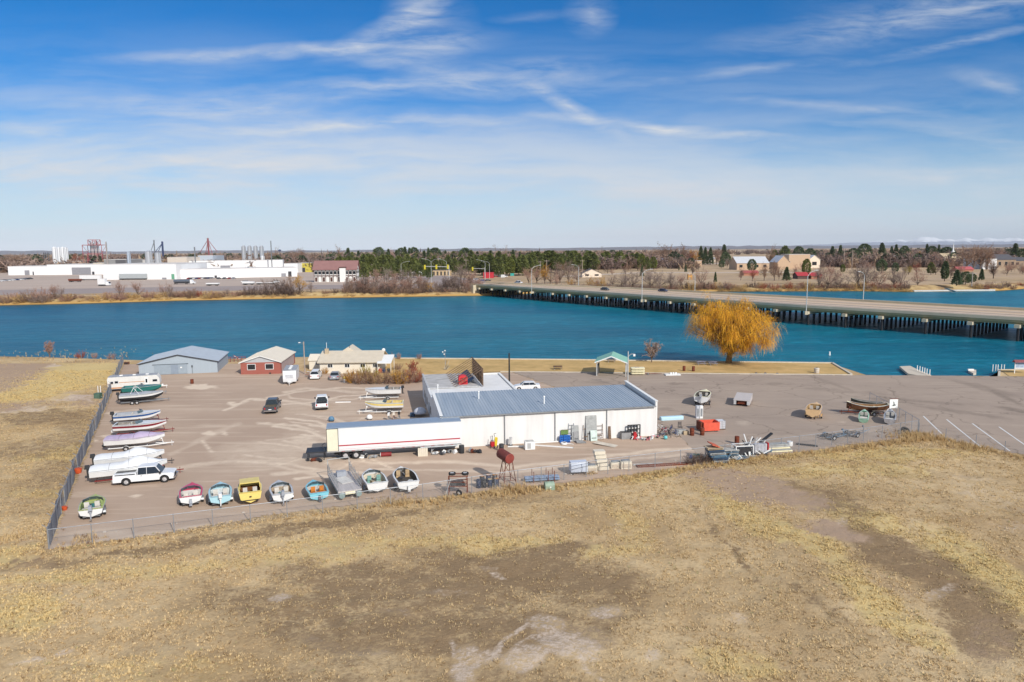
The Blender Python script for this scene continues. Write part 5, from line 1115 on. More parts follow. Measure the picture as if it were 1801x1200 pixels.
# the golden willow
def willow():
 p=G(1283,638.5);t=thing('weeping_willow','big golden weeping willow on the lawn by the river wall','tree',p)
 h=HT(p,519);rs=np.random.RandomState(4);tr=MB();w=11.0
 tr.tube((-.2,0,-.2),(0,0,2.3),.75,.5,10);strands=[]
 def unit(v):return v/(np.linalg.norm(v)+1e-9)
 hang=[]
 for i in range(16):
  a=6.283*i/16+rs.rand()*.4;el=.30+1.1*rs.rand();d=np.array([math.cos(a)*math.cos(el),math.sin(a)*math.cos(el),math.sin(el)]);p0=np.array([0,0,1.7+.6*rs.rand()])
  L=1/math.sqrt((math.cos(el)/(w*.86))**2+(math.sin(el)/(h-2.6))**2)*(.86+.18*rs.rand());q=p0;r=.26;n=5;
  for k in range(n):
   d=unit(d+rs.randn(3)*.13+np.array([0,0,.05-.07*k]));q2=q+d*L/n;tr.tube(q,q2,r,r*.72,5,cap=False);r*=.72
   for m in range(3 if k else 1):
    b=q+(q2-q)*rs.rand();d2=unit(d*.7+rs.randn(3)*.7+np.array([0,0,.25]));L2=L*.32*(.5+.6*rs.rand());e=b+d2*L2;tr.tube(b,e,r*.5,r*.2,4,cap=False)
    for s in range(5):hang.append((b+(e-b)*(.3+.7*rs.rand()),d2))
    for s in range(4):
     b3=b+(e-b)*(.3+.7*rs.rand());d3=unit(d2*.6+rs.randn(3)*.7);e3=b3+d3*L2*.5;tr.tube(b3,e3,r*.18,r*.08,3,cap=False)
     for s2 in range(4):hang.append((b3+(e3-b3)*rs.rand(),d3))
   q=q2
  hang+=[(q,d)]*8
 for i in range(400):
  a=rs.rand()*6.283;el=math.asin(rs.rand()**.9);f=.72+.28*rs.rand()**.5;wob=.88+.2*vnoise(np.array([a*1.7]),np.array([el*3]))[0]
  pt=np.array([9.6*math.cos(el)*math.cos(a)*f*wob,9.6*math.cos(el)*math.sin(a)*f*wob,6.0+(h-6.6)*math.sin(el)*f*wob]);o_=pt*[.45,.45,.62]+[0,0,.6];tr.tube(o_,pt,.05,.015,3,cap=False);d_=unit(pt-[0,0,3.]);hang.append((pt,d_));hang.append((pt*.93+[0,0,.3],d_))
 tr.build('trunk',bark_mat('willow_bark',srgb(150,120,84)),t)
 V=[];cols=[]
 A=lambda*c:np.array(srgb(*c))
 for b,d in hang:
  r_=math.hypot(b[0],b[1])/w;
  for s in range(3):
   L=(1.0+1.6*rs.rand())*(.6+.9*r_);L=min(L,max(.6,b[2]-1.7));o=unit(np.array([d[0],d[1],.25])+rs.randn(3)*.55);p0=b+rs.randn(3)*.25;k=3;wd=.028;q=p0;dd=o
   sd_=unit(np.cross(o,np.array([0,0,1.])+rs.randn(3)*.3))*wd
   c=A(248,190,64)*(.75+.35*rs.rand())if rs.rand()<.75 else A(186,132,62)
   for j in range(k):
    dd=unit(dd*.55+np.array([0,0,-.55]))if j else dd;q2=q+dd*L/k;w0,w1=1-j/k*.6,1-(j+1)/k*.6
    V+=[q-sd_*w0,q+sd_*w0,q2+sd_*w1,q-sd_*w0,q2+sd_*w1,q2-sd_*w1];cols+=[c]*6;q=q2
 V=np.array(V);cols=np.concatenate([np.array(cols),np.ones((len(cols),1))],1)
 V[:,2]=np.maximum(V[:,2],1.2)
 o=npmesh('crown',V,np.arange(len(V)).reshape(-1,3),tone_mat('willow_strands',.8,.25),cols=cols,smooth=False);o.parent=t
willow()
tree('bare-grey-sapling',1146,637.5,597,'small bare ornamental tree by the river wall right of the green roofed shelter',z=0)
tree('bare-pink-sapling',87,629,597,'small bare tree on the near bank at far left',z=0,wide=.8)
tree('shrub-red',143,630.5,616,'reddish leafless bush on the near bank at left',z=0,name='bush',cat='bush',wide=.8)
tree('shrub-pink',166,630.5,619,'thin pinkish bush right of the reddish bush on the near bank',z=0,name='bush',cat='bush',wide=.6)
tree('shrub-pink',196,632,621,'low pinkish bush just left of the slatted fence end',z=0,name='bush',cat='bush',wide=.9)
HEDGE='bushes of the dry hedge in front of the ranch house'
for i,(px,py,ty,c)in enumerate(((614,672,652,'brown'),(624,674,648,'gold'),(636,675,648,'brown'),(648,675,649,'brown'),(661,675,651,'tan'),(674,675,652,'brown'),(688,675,650,'brown'),(702,675,648,'gold'),(714,674,643,'brown'),(727,673,645,'red'),(738,672,652,'brown'))):
 tree('shrub-'+c,px,py,ty,'dry leafless bush of the hedge before the ranch house',z=0,name='hedge_bush',cat='bush',group=HEDGE,wide=.85)
tree('shrub-olive',640,662,640,'yellow green bush against the ranch house wall',z=0,name='bush',cat='bush',wide=.6);tree('shrub-olive',655,664,646,'lower yellow green bush right of the taller one by the house',z=0,name='bush',cat='bush',wide=1.0)
tree('shrub-gold',571,658,645,'orange brown bush at the corner of the ranch house',z=0,name='bush',cat='bush',wide=.6)
tree('bare-red-sapling',726,664,630,'slender bare reddish tree beside the shop roof',z=0,wide=.7);tree('shrub-brown',700,650,638,'low brown bush at the back of the lawn near the shop',z=0,name='bush',cat='bush')
for px in(737,702,690):tree('shrub-pink',px,632,620,'thin pinkish shrub along the river wall behind the lawn',z=0,name='bush',cat='bush',wide=.5,group='thin shrubs on the river wall')
# ---------------------------------------------------------------- far bank: town, factory, bridge, trees, hills
def FG(px,py,z=FAR_Z):return G(px,py,z)
def flatz(name,pts,dz,mat):
 mb=MB();P=[FG(*q)for q in pts];mb.poly([(p.x,p.y,FAR_Z+dz)for p in P]);o=mb.build(name,mat)
 if o.data.polygons[0].normal.z<0:o.data.flip_normals()
 return tag(o,kind='structure')
asph=M('far_asphalt',srgb(190,171,156),.9,var=.08,scale=.05,streak=(.3,1,1));asph2=M('far_road',srgb(160,146,140),.9,var=.06,scale=.1)
flatz('factory_yard',[(-300,520),(300,506),(620,501),(760,497),(760,484),(560,478),(300,470),(-300,486)],.02,asph)
flatz('road',[(-300,523.5),(140,517),(300,513),(560,509),(740,507),(840,504),(850,497),(760,500),(560,501.5),(300,505),(140,508),(-300,515)],.05,asph2)
flatz('road',[(760,500),(850,503),(860,497),(850,494),(800,487),(740,480),(700,480)],.08,asph2)
flatz('park_path',[(980,488),(1120,481),(1400,480),(1400,478.5),(1120,479),(980,486)],.03,M('path_pale',srgb(206,186,164),.9))
flatz('park_road',[(1130,466),(1500,462),(1500,460),(1130,464)],.03,M('path_pale'))
fw=M('factory_white',(.80,.80,.80),.7,var=.04,scale=.08);fgrey=M('factory_grey',srgb(178,178,182),.7,var=.1,scale=.2);roofg=M('factory_roof',srgb(214,210,206),.8,var=.1,scale=.1)
def fbox(name,label,px0,px1,pb0,pt0,depth,mat,roof=None,pb1=None,z=FAR_Z,group=None,cat='building',win=0,winm=None,doors=(),frac=(.35,.65),name_wall='wall'):
 a=FG(px0,pb0,z);b=FG(px1,pb1 if pb1 is not None else pb0+(px0-px1)*.0075,z);yaw=math.atan2(b.y-a.y,b.x-a.x);L=(b-a).length;h=HT(a,pt0)-z
 t=thing(name,label,cat,a,yaw,group);w=MB();w.b2(0,L,0,depth,-.5,h);w.build(name_wall,mat,t)
 r=MB();r.b2(-.15,L+.15,-.15,depth+.15,h+.004,h+.3);r.build('roof',roof or roofg,t)
 for i in range(win):
  x=L*(i+.5)/win;MB().b2(x-L/win*.25,x+L/win*.25,-.06,-.01,h*frac[0],h*frac[1]).build('window',winm or glass,t)
 for x0,x1,hh,m in doors:MB().b2(L*x0,L*x1,-.1,-.01,.1,h*hh).build('door',m,t)
 t['L']=L;t['H']=h;return t
for k in('L','H'):pass
gd=M('dock_grey',srgb(150,150,156),.6);blk=M('dock_black',(.05,.05,.06),.7)
fbox('warehouse','long low white warehouse wing at the far left of the factory',15,84,484.5,469,40,fw,doors=((.42,.54,.55,gd),(.62,.65,.4,blk)))
fbox('warehouse','white warehouse wing with open grey loading dock left of the big white block',84,182,484,466,46,fw,doors=((.44,.78,.72,gd),(.80,.84,.3,blk)))
fbox('warehouse','tall windowless white block in the middle of the factory',182,311,492.5,465.5,60,fw,doors=((.8,.86,.12,gd),(.93,.97,.35,M('green_door',srgb(110,170,140),.6))))
fbox('warehouse','long white lower front building on the right side of the factory',311,523,491,474.5,34,fw,pb1=486.5,doors=((.86,.90,.4,gd),(.92,.95,.6,blk),(.30,.32,.3,blk)))
fbox('warehouse','upper white hall with vents behind the long lower factory building',330,498,481.5,459.5,30,fw,pb1=479,win=0,doors=((.34,.44,.62,gd),(.62,.64,.5,blk),(.12,.15,.55,blk)))
fbox('factory_block','beige rooftop block right of the loading dock',165,182,482,463,20,M('beige_block',srgb(214,198,170),.8))
fbox('factory_shed','blue grey sloped factory house between the cranes and the mast',350,376,480,450,30,M('bluegrey_wall',srgb(186,194,204),.6))
fbox('factory_shed','grey factory house with dark strip right of the red pipe tower',185,225,484,457,30,M('slate_wall',srgb(150,150,150),.7),doors=((.5,.95,.98,M('strip_dark',(.12,.12,.13),.7)),))
fbox('factory_shed','low pale factory roof house behind the tall white block',228,262,482,458,34,M('pale_wall',srgb(208,206,204),.7))
fbox('factory_shed','cream factory shed left of the gas mast',296,330,482,453,34,M('cream_wall',srgb(222,210,196),.7))
fbox('factory_shed','rusty roofed factory house at the foot of the pipe tower',128,152,479.5,460,24,M('rust_wall',srgb(190,160,140),.7))
fbox('shop_row','white flat shop with yellow front right of the factory',500,524,480,464,20,fw,doors=((.1,.9,.4,M('yellow_front',srgb(220,200,60),.6)),))
fbox('shop_row','yellow fronted store left of the hotel',526,548,479,463,20,M('yellow_store',srgb(206,190,80),.6),doors=((.2,.5,.5,blk),))
fbox('shop_row','grey metal roofed store behind the yellow fronted store',534,560,474,458,20,M('pale_wall'))
def cyl(name,label,cat,px,pb,pt,wpx,mat,cap='dome',group=None,z=FAR_Z,bands=True):
 p=FG(px,pb,z);r=wpx/2*(XA(px+1,p.y,z)-XA(px,p.y,z));h=HT(p,pt)-z;t=thing(name,label,cat,p,0,group)
 MB().tube((0,0,0),(0,0,h*.95),r,n=18).build('shell',mat,t,True)
 MB().tube((0,0,h*.95+.003),(0,0,h),r*1.0,r*.35,n=18).build('cap',mat,t,True)
 m_=MB();m_.bar((r*.7,-r*.75,0),(r*.7,-r*.75,h),.4,.3);m_.build('ladder',grey_metal,t);return t
tankw=M('tank_white',(.78,.79,.80),.5,var=.05);steel=M('silo_steel',srgb(196,198,202),.35,.35,var=.08)
for i,(px,w,lb)in enumerate(((99.5,8.5,'leftmost white storage tank beside the black pipes'),(107,8,'second white storage tank from the black pipes'),(114,7,'third white storage tank from the black pipes'),(119.5,6,'rightmost white storage tank of the factory cluster'))):cyl('storage_tank',lb,'tank',px,477-i%2,434+(i%2),w,tankw,group='white storage tanks at the factory')
for px,lb in((80,'left black stack beside the white tanks'),(83.5,'middle black stack beside the white tanks'),(87.5,'right black stack beside the white tanks')):cyl('smoke_stack',lb,'stack',px,476,443.5,1.8,M('stack_black',(.06,.05,.05),.6),group='black stacks at the factory')
for px,lb in((430.5,'first silver silo from the left'),(441,'second silver silo from the left'),(451.5,'third silver silo from the left'),(462,'rightmost tall silver silo')):cyl('silo',lb,'silo',px,475,432,7.4,steel,group='four tall silver silos')
cyl('storage_tank','short white tank in front of the rightmost silver silo','tank',463,476,450,7,tankw)
# red pipe tower
def lattice(mb,w,z0,z1,nb,r,d=None):
 d=d or w
 for k in range(nb):
  a,b=z0+(z1-z0)*k/nb,z0+(z1-z0)*(k+1)/nb
  for(x0,y0),(x1,y1)in zip(((-w,-d),(w,-d),(w,d),(-w,d)),((w,-d),(w,d),(-w,d),(-w,-d))):
   mb.bar((x0,y0,a),(x0,y0,b),r*1.4,r*1.4);mb.bar((x0,y0,b),(x1,y1,b),r,r);mb.bar((x0,y0,a),(x1,y1,b),r*.7,r*.7)
 return mb
p=FG(170,480);sc_=p.y/FPX;t=thing('pipe_tower','red steel tower full of grey pipes above the factory','tower',p)
H1,H2,H3=HT(p,447)-FAR_Z,HT(p,431)-FAR_Z,HT(p,422)-FAR_Z
rdm=M('tower_red',srgb(176,96,98),.6,var=.15)
lattice(MB(),9*sc_,0,H1,3,.38,5).build('lower_frame',rdm,t);lattice(MB(),16.5*sc_,H1*.6,H2,2,.32,5).build('upper_frame',rdm,t);lattice(MB(),7*sc_,H2,H3,1,.4,4).build('top_frame',rdm,t)
for i in range(8):x=(-7+i*2)*sc_;MB().tube((x,0,0),(x,0,H3*(.9 if i%2 else .97)),.8*sc_*.8,n=6).build('pipe',M('pipe_grey',srgb(196,178,172),.5,.2)if i%3 else M('pipe_dark',(.08,.07,.08),.5),t)
MB().b2(-17*sc_,17*sc_,-5,5,H2*.985,H2).build('platform',rdm,t)
for px,top,lb in((191,425,'thin stack right of the red pipe tower'),):cyl('smoke_stack',lb,'stack',px,484,top,2.4,M('stack_pale',srgb(186,170,160),.6))
def mast(name,label,px,pb,pt,col,legs=(),cat='mast',w=1.6):
 p=FG(px,pb);h=HT(p,pt)-FAR_Z;t=thing(name,label,cat,p);s=p.y/FPX;m_=lattice(MB(),w*s*.5,0,h,7,.35);m_.build('tower',col,t);MB().box((0,0,h+.8),(w*s*1.4,2,2.4)).build('head',col,t)
 for dx,dpy in legs:z1=HT(p,dpy)-FAR_Z;MB().tube((0,0,h),(dx*s,0,z1),.35,n=5).build('chute',col,t)
bl_=M('mast_blue',srgb(74,86,122),.5);rp=M('mast_red',srgb(164,104,108),.5)
mast('elevator_leg','dark blue grain elevator leg with slanted pipes',289,478,428,bl_,((-8,442),(-16,446)));mast('elevator_leg','red and blue mast with pipes spread like a tent',369,476,422,rp,((-15,444),(-6,450),(15,443),(7,450)))
mast('antenna_mast','thin grey antenna beside the grain elevator leg',275,484,426,grey_metal,((-6,441),),w=.5);mast('antenna_mast','thin mast right of the silver silos',479,480,427,grey_metal,w=.5);mast('antenna_mast','short thin mast left of the tent shaped mast',345,482,438,grey_metal,w=.7)
cyl('grain_bin','stubby grey grain bin left of the elevator leg','silo',264,484,441,12,steel);cyl('grain_bin','small grey grain bin right under the elevator leg','silo',280,484,444,10,steel);cyl('cyclone_tower','pale blue cyclone tower of the factory','tower',229,484,442,6,M('cyclone_blue',srgb(180,192,206),.5))
p=FG(493,462);t=thing('water_tower','small dark water tower on the horizon','water tower',p);h=HT(p,436)-FAR_Z;s=p.y/FPX
MB().tube((0,0,0),(0,0,h*.7),.5*s,n=8).build('column',bl_,t);MB().sphere((0,0,h*.82),2.6*s,12,8,(1,1,.7)).build('tank',bl_,t,True)
# steam plume above the tower is left to the air
# hotel
a,b=FG(553,496.5),FG(645,495);yaw=math.atan2(b.y-a.y,b.x-a.x)-R(9);pm=M('plaster_white',(.76,.75,.72),.8,var=.03);beam=M('beam_brown',srgb(92,62,54),.8)
t=thing('half_timbered_hotel','two storey white hotel with dark beams and a mauve brown roof','building',a,yaw);s=a.y/FPX;L=73*s;D=22*s*1.4;he=HT(a,474.5)-FAR_Z;ha=HT(a,460)-FAR_Z
MB().b2(0,L,0,D,-.5,he).build('wall',pm,t)
g=MB();g.add([(0,0,he),(0,D,he),(0,D/2,ha-.3),(L,0,he),(L,D,he),(L,D/2,ha-.3)],[(0,2,1),(3,4,5)]);
MB().add([(L-.2,0,he),(L-.2,D,he),(L-.2,D/2,ha-.3),(L,0,he),(L,D,he),(L,D/2,ha-.3)],[(0,2,1),(3,4,5)]).build('gable',pm,t)
r=MB();o_=1.0;r.add([(-o_,-o_,he-.4),(L+o_,-o_,he-.4),(L+o_,D/2,ha),(-o_,D/2,ha),(-o_,D+o_,he-.4),(L+o_,D+o_,he-.4),(-o_,-o_,he),(L+o_,-o_,he),(L+o_,D/2,ha+.4),(-o_,D/2,ha+.4),(-o_,D+o_,he),(L+o_,D+o_,he)],[(6,7,8,9),(9,8,11,10),(0,1,7,6),(1,2,8,7),(2,5,11,8),(3,0,6,9),(4,3,9,10),(5,4,10,11),(1,0,3,2),(2,3,4,5)]);r.build('roof',M('mauve_roof',srgb(146,108,104),.8,var=.08,scale=.3),t)
n=11
for i in range(n+1):MB().b2(L*i/n-.18,L*i/n+.18,-.14,-.01,0,he).build('beam',beam,t)
MB().b2(0,L,-.18,-.141,he*.5,he*.5+.4).b2(0,L,-.18,-.141,he-.5,he-.05).build('band',beam,t)
for i in range(n):
 x=L*(i+.5)/n;MB().b2(x-1,x+1,-.12,-.02,he*.62,he*.86).build('window',glass,t)
 if i%2==0:MB().b2(x-.8,x+.8,-.12,-.02,.3,he*.38).build('door',beam,t)
 m_=MB();m_.bar((L*i/n,-.16,he*.40),(x,-.16,he*.50),.08,.3).bar((L*(i+1)/n,-.16,he*.40),(x,-.16,he*.50),.08,.3);m_.build('brace',beam,t)
MB().b2(L*.62,L*.76,-2.5,-.02,0,he*1.12).build('stair_bay',pm,t);MB().b2(L*.61,L*.77,-2.7,.5,he*1.12+.01,he*1.2).build('bay_roof',beam,t)
for z in(.25,.68):
 for y in(.2,.5,.8):MB().b2(L+.01,L+.1,D*y-1,D*y+1,he*z,he*z+he*.2).build('end_window',glass,t)
m_=MB();m_.bar((L+.12,0,he),(L+.12,D/2,ha),.2,.5).bar((L+.12,D,he),(L+.12,D/2,ha),.2,.5).bar((L+.12,0,he),(L+.12,D,he),.2,.4).bar((L+.12,D/2,he),(L+.12,D/2,ha),.2,.3);m_.build('gable_beams',beam,t)
# other town buildings
def house(name,label,px0,px1,pb,pe,pr,depth,wall,roof,ridge='x',group=None,z=FAR_Z,win=2):
 a,b=FG(px0,pb,z),FG(px1,pb-(px1-px0)*.0075,z);L=(b-a).length;t=gable(name,label,a,math.atan2(b.y-a.y,b.x-a.x),L,depth,HT(a,pe)-z,HT(a,pr)-z,wall,roof,.5,ridge);
 hh=HT(a,pe)-z
 for i in range(win):x=L*(i+.5)/win;MB().b2(x-L/win*.2,x+L/win*.2,-.06,-.01,hh*.35,hh*.75).build('window',glass,t)
 return t
tanw=M('tan_wall',srgb(196,168,140),.8,var=.06);creamw=M('cream_wall2',srgb(232,216,196),.8,var=.05);metalr=M('white_metal_roof',(.74,.75,.77),.45,.1);dkr=M('dark_roof',srgb(96,94,98),.8,var=.1);redr=M('red_roof',srgb(178,60,66),.7,var=.1);bluer=M('blue_roof',srgb(130,160,200),.5)
house('church_hall','wide tan hall with a white metal roof across the park',1296,1352,475,463,452,26,tanw,metalr,'x',win=4)
house('church_hall','tan hall with pale roof right of the white roofed hall',1367,1389,474,461,450,22,tanw,metalr,'y',win=0)
fbox('civic_building','flat topped tan building with a white awning band',1387,1424,473,448,24,tanw,roofg,win=0,doors=((.0,1.0,.30,tanw),))
house('civic_building','peaked cream annex at the right end of the tan civic building',1422,1442,472,457,449,18,creamw,metalr,'y',win=1)
house('park_building','long low building with a blue roof behind the ball field',1153,1194,467,461,454.5,12,tanw,bluer,'x',win=5)
fbox('park_building','plain beige brick block right of the blue roofed building',1213,1234,469,459,12,tanw)
house('red_shelter','open park shelter with a bright red roof left of the bridge lamp',1403,1422,491,485,479.5,9,M('shelter_dark',(.12,.07,.06),.8),redr,'x',win=0)
house('red_shelter','open park shelter with a red roof right of the bridge lamp',1427,1445,491,485,480,9,M('shelter_tan',srgb(176,120,96),.8),redr,'x',win=0)
house('red_shelter','low park shelter with a dull red roof behind bare trees',1308,1334,485,480,476.5,9,M('shelter_tan'),M('dull_red',srgb(180,96,92),.7),'x',win=0)
house('red_shelter','pink red roofed shelter among the dark pines at right',1685,1712,478,474,469.5,9,M('shelter_tan'),M('pink_red',srgb(196,100,104),.7),'x',win=0)
house('riverside_house','cream gabled house with dark roof beside the bridge approach',1024,1058,488,481,473.5,15,creamw,dkr,'y',win=2)
fbox('red_store','bright red store at the town end of the bridge',850,868,489.5,480.5,14,M('store_red',srgb(196,46,60),.6),M('store_red'),win=0)
fbox('fuel_canopy','flat dark fuel station canopy behind the traffic signals',760,792,485,476,14,M('canopy_wall',srgb(206,180,140),.8),dkr,win=5,winm=M('canopy_dark',(.08,.07,.06),.8),frac=(.05,.8))
fbox('roadside_store','low white store under the pines right of the hotel',722,742,486,478,12,fw,win=2)
house('church','church with a tan gabled roof and white steeple near the right edge',1662,1690,468,454,446,24,tanw,M('church_roof',srgb(206,184,150),.7),'x',win=0)
p=FG(1680,466);t=thing('steeple','thin white steeple of the church near the right edge','steeple',p+Vector((0,6,0)));s=p.y/FPX;z0,z1,z2=HT(p,452)-FAR_Z,HT(p,442)-FAR_Z,HT(p,427)-FAR_Z
MB().b2(-2.2*s,2.2*s,-2.2*s,2.2*s,0,z1).build('tower',pm,t);MB().tube((0,0,z1),(0,0,z2),1.6*s,.08,8).build('spire',white_trim,t)
fbox('storage_building','long white windowless building among bare trees near the right edge',1728,1752,474,456,30,fw)
house('large_house','large grey brown house with a hipped dark roof at the right edge',1752,1786,472,457,448,26,M('house_brown',srgb(168,146,124),.8),dkr,'x',win=3)
house('large_house','dark roofed wing at the right frame edge',1780,1812,470,459,453,26,M('house_brown'),dkr,'x',win=2)
HG='houses of the town beyond the park';HL=('left of the tall town pole','right of the tall town pole','wide and low behind silver trees','between two dark evergreens','with a bright roof left of the red tree','left of a pair beyond the golden trees','right of a pair beyond the golden trees','directly left of the church','beside the tall dark spruce','behind the cottonwood grove','above the pines near the bridge lamp','below the three poplars','among bare trees above the dark roofed house','left of the yellow fronted store','left of the hotel roof','left of the black stacks','left of the pipe tower','at the far left edge of the frame')
for i,(x0,x1,pb,pe,pr,w_,r_)in enumerate(((1470,1482,462,456,452,0,1),(1486,1500,462,455,451,1,0),(1512,1534,462,455,450.5,2,2),(1541,1552,461,455,452,0,1),(1562,1580,462,453,449.5,0,0),(1600,1616,463,457,453,1,1),(1618,1632,462,455,451,0,1),(1648,1664,464,457,452,2,2),(1270,1284,463,458,454,0,0),(1244,1258,460,456,453,1,1),(958,975,458,453,449,0,0),(884,897,456,451,447,1,1),(1000,1015,456,452,449,0,0),(512,526,468,461,456,0,1),(548,566,466,459,455,1,0),(68,84,470,464,459,0,1),(120,134,468,462,458,1,0),(12,28,478,472,467,2,2))):
 lbs=('white','cream','brown');rl=('pale roofed','grey roofed','dark roofed')
 house('distant_house','small %s %s house %s'%(rl[r_],lbs[w_],HL[i]),x0,x1,pb,pe,pr,10,(fw,creamw,M('house_brown'))[w_],(metalr,fgrey,dkr)[r_],'x',HG,win=2)
# climbing tower of the playground, board
p=FG(1213,492);t=thing('play_tower','tan wooden playground tower in the park','play tower',p);h=HT(p,480)-FAR_Z
for x in(-1.2,1.2):
 for y in(-1.2,1.2):MB().tube((x,y,0),(x,y,h*.8),.25,n=5).build('post',M('play_wood',srgb(214,160,90),.8),t)
MB().b2(-1.5,1.5,-1.5,1.5,h*.35,h*.6).build('deck',M('play_wood'),t);MB().tube((0,0,h*.8),(0,0,h),2,.1,4).build('roof',M('play_wood'),t)
# river side dock and ramps upstream
a,b=G(1605,513.5,WATER_Z),G(1747,511.8,WATER_Z)
MB_=MB();MB_.bar((a.x,a.y,WATER_Z+.5),(b.x,b.y,WATER_Z+.5),3.0,.8);tag(MB_.build('floating_dock',M('dock_white',(.7,.68,.64),.8)),'long white floating dock along the far upstream shore','dock')
a,b=G(1664,509.5,1),G(1680,511.5,0);MB_=MB();MB_.bar((a.x,a.y,1.6),(b.x,b.y,-.4),2.0,.3);tag(MB_.build('dock_gangway',grey_metal),'dark sloping gangway down to the white floating dock','gangway')
# ---- bridge
DZ=5.0
NE=[G(835,501.5,DZ),G(1132,521.5,DZ),G(1420,541,DZ),G(1801,563.5,DZ)];FE=[G(835,497.2,DZ),G(1120,508.8,DZ),G(1420,525,DZ),G(1801,546,DZ)]
NE.append(NE[3]+(NE[3]-NE[2])*1.2);FE.append(FE[3]+(FE[3]-FE[2])*1.2)
NE.insert(0,NE[0]+(NE[0]-NE[1])*.12);FE.insert(0,FE[0]+(FE[0]-FE[1])*.12)
def pl(P,s):
 d=[0]
 for a,b in zip(P,P[1:]):d.append(d[-1]+(b-a).length)
 x=s*d[-1]
 for i in range(len(P)-1):
  if x<=d[i+1]+1e-6:return P[i].lerp(P[i+1],(x-d[i])/(d[i+1]-d[i]))
 return P[-1]
NS=60
def BPt(s,w,z):
 a=pl(NE,s);i=min(range(0,241),key=lambda k:abs((pl(FE,k/240)-a).dot((NE[3]-NE[2]).normalized())))if False else None
 b=pl(FE,s);p=a.lerp(b,w);return Vector((p.x,p.y,z))
# straighten: far edge points are taken square to the near edge
def sq():
 out=[]
 for k in range(NS+1):
  a=pl(NE,k/NS);d=(pl(NE,min(1,k/NS+.02))-pl(NE,max(0,k/NS-.02))).normalized();best=min((abs((pl(FE,j/600)-a).dot(d)),j)for j in range(601))[1];out.append((a,pl(FE,best/600)))
 return out
SQ=sq()
def BW(i,w,z):a,b=SQ[i];p=a.lerp(b,w);return(p.x,p.y,z)
br=thing('river_bridge','long low road bridge on rows of dark piles crossing the river','bridge',(0,0,0))
def ribbon(name,w0,w1,z0,z1,mat,parent=br):
 mb=MB();rings=[[BW(i,w0,z0),BW(i,w1,z0),BW(i,w1,z1),BW(i,w0,z1)]for i in range(NS+1)];mb.loft(rings);o=mb.build(name,mat,parent);
 bm_fix(o);return o
import bmesh
def bm_fix(o):
 bm=bmesh.new();bm.from_mesh(o.data);bmesh.ops.recalc_face_normals(bm,faces=bm.faces);bm.to_mesh(o.data);bm.free()
girder=M('bridge_girder',srgb(176,162,124),.85,var=.1,scale=.2);bconc=M('bridge_concrete',srgb(206,192,166),.85,var=.08,scale=.2)
ribbon('deck',.0,1.0,4.25,4.95,girder);ribbon('girder',.015,.985,3.7,4.249,girder)
ribbon('roadway',.03,.97,4.951,5.0,M('bridge_road_tan',srgb(204,178,148),.9,var=.06,scale=.3));ribbon('near_lane',.06,.30,5.001,5.02,M('bridge_road_grey',srgb(158,142,134),.9,var=.06,scale=.3));ribbon('dark_lane',.42,.47,5.001,5.02,M('bridge_road_grey'));ribbon('dark_lane',.68,.73,5.001,5.02,M('bridge_road_grey'))
for a_,b_ in((.335,.35),(.52,.53),(.80,.81)):ribbon('lane_line',a_,b_,5.021,5.04,white_line)
ribbon('barrier',-.004,.016,4.9,5.75,bconc);ribbon('barrier',.984,1.004,4.9,5.75,bconc);
bents=[843,865,889,915,938,972,1001,1032,1067,1102,1136,1178,1222,1268,1316,1366,1420,1486,1552,1627,1707,1790,1885,1990]
pilem=M('pile_dark',srgb(40,40,44),.8,var=.2,scale=.5);allp=[]
def near_at(px):
 best=None
 for k in range(601):
  q=pl(NE,k/600);x=proj(q.x,q.y,q.z)[0]
  if best is None or abs(x-px)<best[0]:best=(abs(x-px),k/600)
 s=best[1];a=pl(NE,s);d=(pl(NE,min(1,s+.02))-pl(NE,max(0,s-.02))).normalized();n_=Vector((-d.y,d.x,0));n_=n_ if n_.y>0 else-n_;b=min((pl(FE,j/600)for j in range(601)),key=lambda q:abs((q-a).dot(d)));return a,d,n_,(b-a).dot(n_)
for px in bents:
 a,d,n_,W=near_at(px);p=a-n_*1.0;q=a+n_*(W+.5)
 MB().bar((p.x,p.y,3.25),(q.x,q.y,3.25),1.3,.9).build('pile_cap',bconc if px>0 else girder,br)
 for k in range(11):
  c=a+n_*(.6+(W-1.2)*k/10);allp.append((c.y,c));
 for k in range(10):c=a+n_*(2.4+(W-4)*k/10)+d*4.5;
allp.sort(key=lambda x:x[0]);pm0=MB().tube((0,0,-1.8),(0,0,3.75),.36,n=7)
first=None
for k,(_,c)in enumerate(allp[:96]):
 if first is None:first=pm0.build('pile',pilem,br,loc=(c.x,c.y,-.9));first['_']=1;del first['_']
 else:o=first.copy();COL.objects.link(o);o.parent=br;o.location=(c.x,c.y,-.9)
rest=MB()
for _,c in allp[96:]:rest.tube((c.x,c.y,-2.7),(c.x,c.y,2.85),.36,n=5,cap=False)
tag(rest.build('far_piles',pilem,br),kind='stuff')
ab=MB();a,d,n_,W=near_at(838);a=a-d*3;ab.bar(tuple(a-n_*2)[:2]+(1.5,),tuple(a+n_*(W+2))[:2]+(1.5,),5,7.0);ab.build('abutment',bconc,br)
mb=MB();q0,q1=NE[0],FE[0];mb.poly([(q0.x,q0.y,4.8),(q1.x,q1.y,4.8),FG(800,486)[:2]and(FG(800,488).x,FG(800,488).y,FAR_Z+.1),(FG(770,503).x,FG(770,503).y,FAR_Z+.1)]);o=mb.build('approach_road',asph2)
if o.data.polygons[0].normal.z<0:o.data.flip_normals()
tag(o,kind='structure')
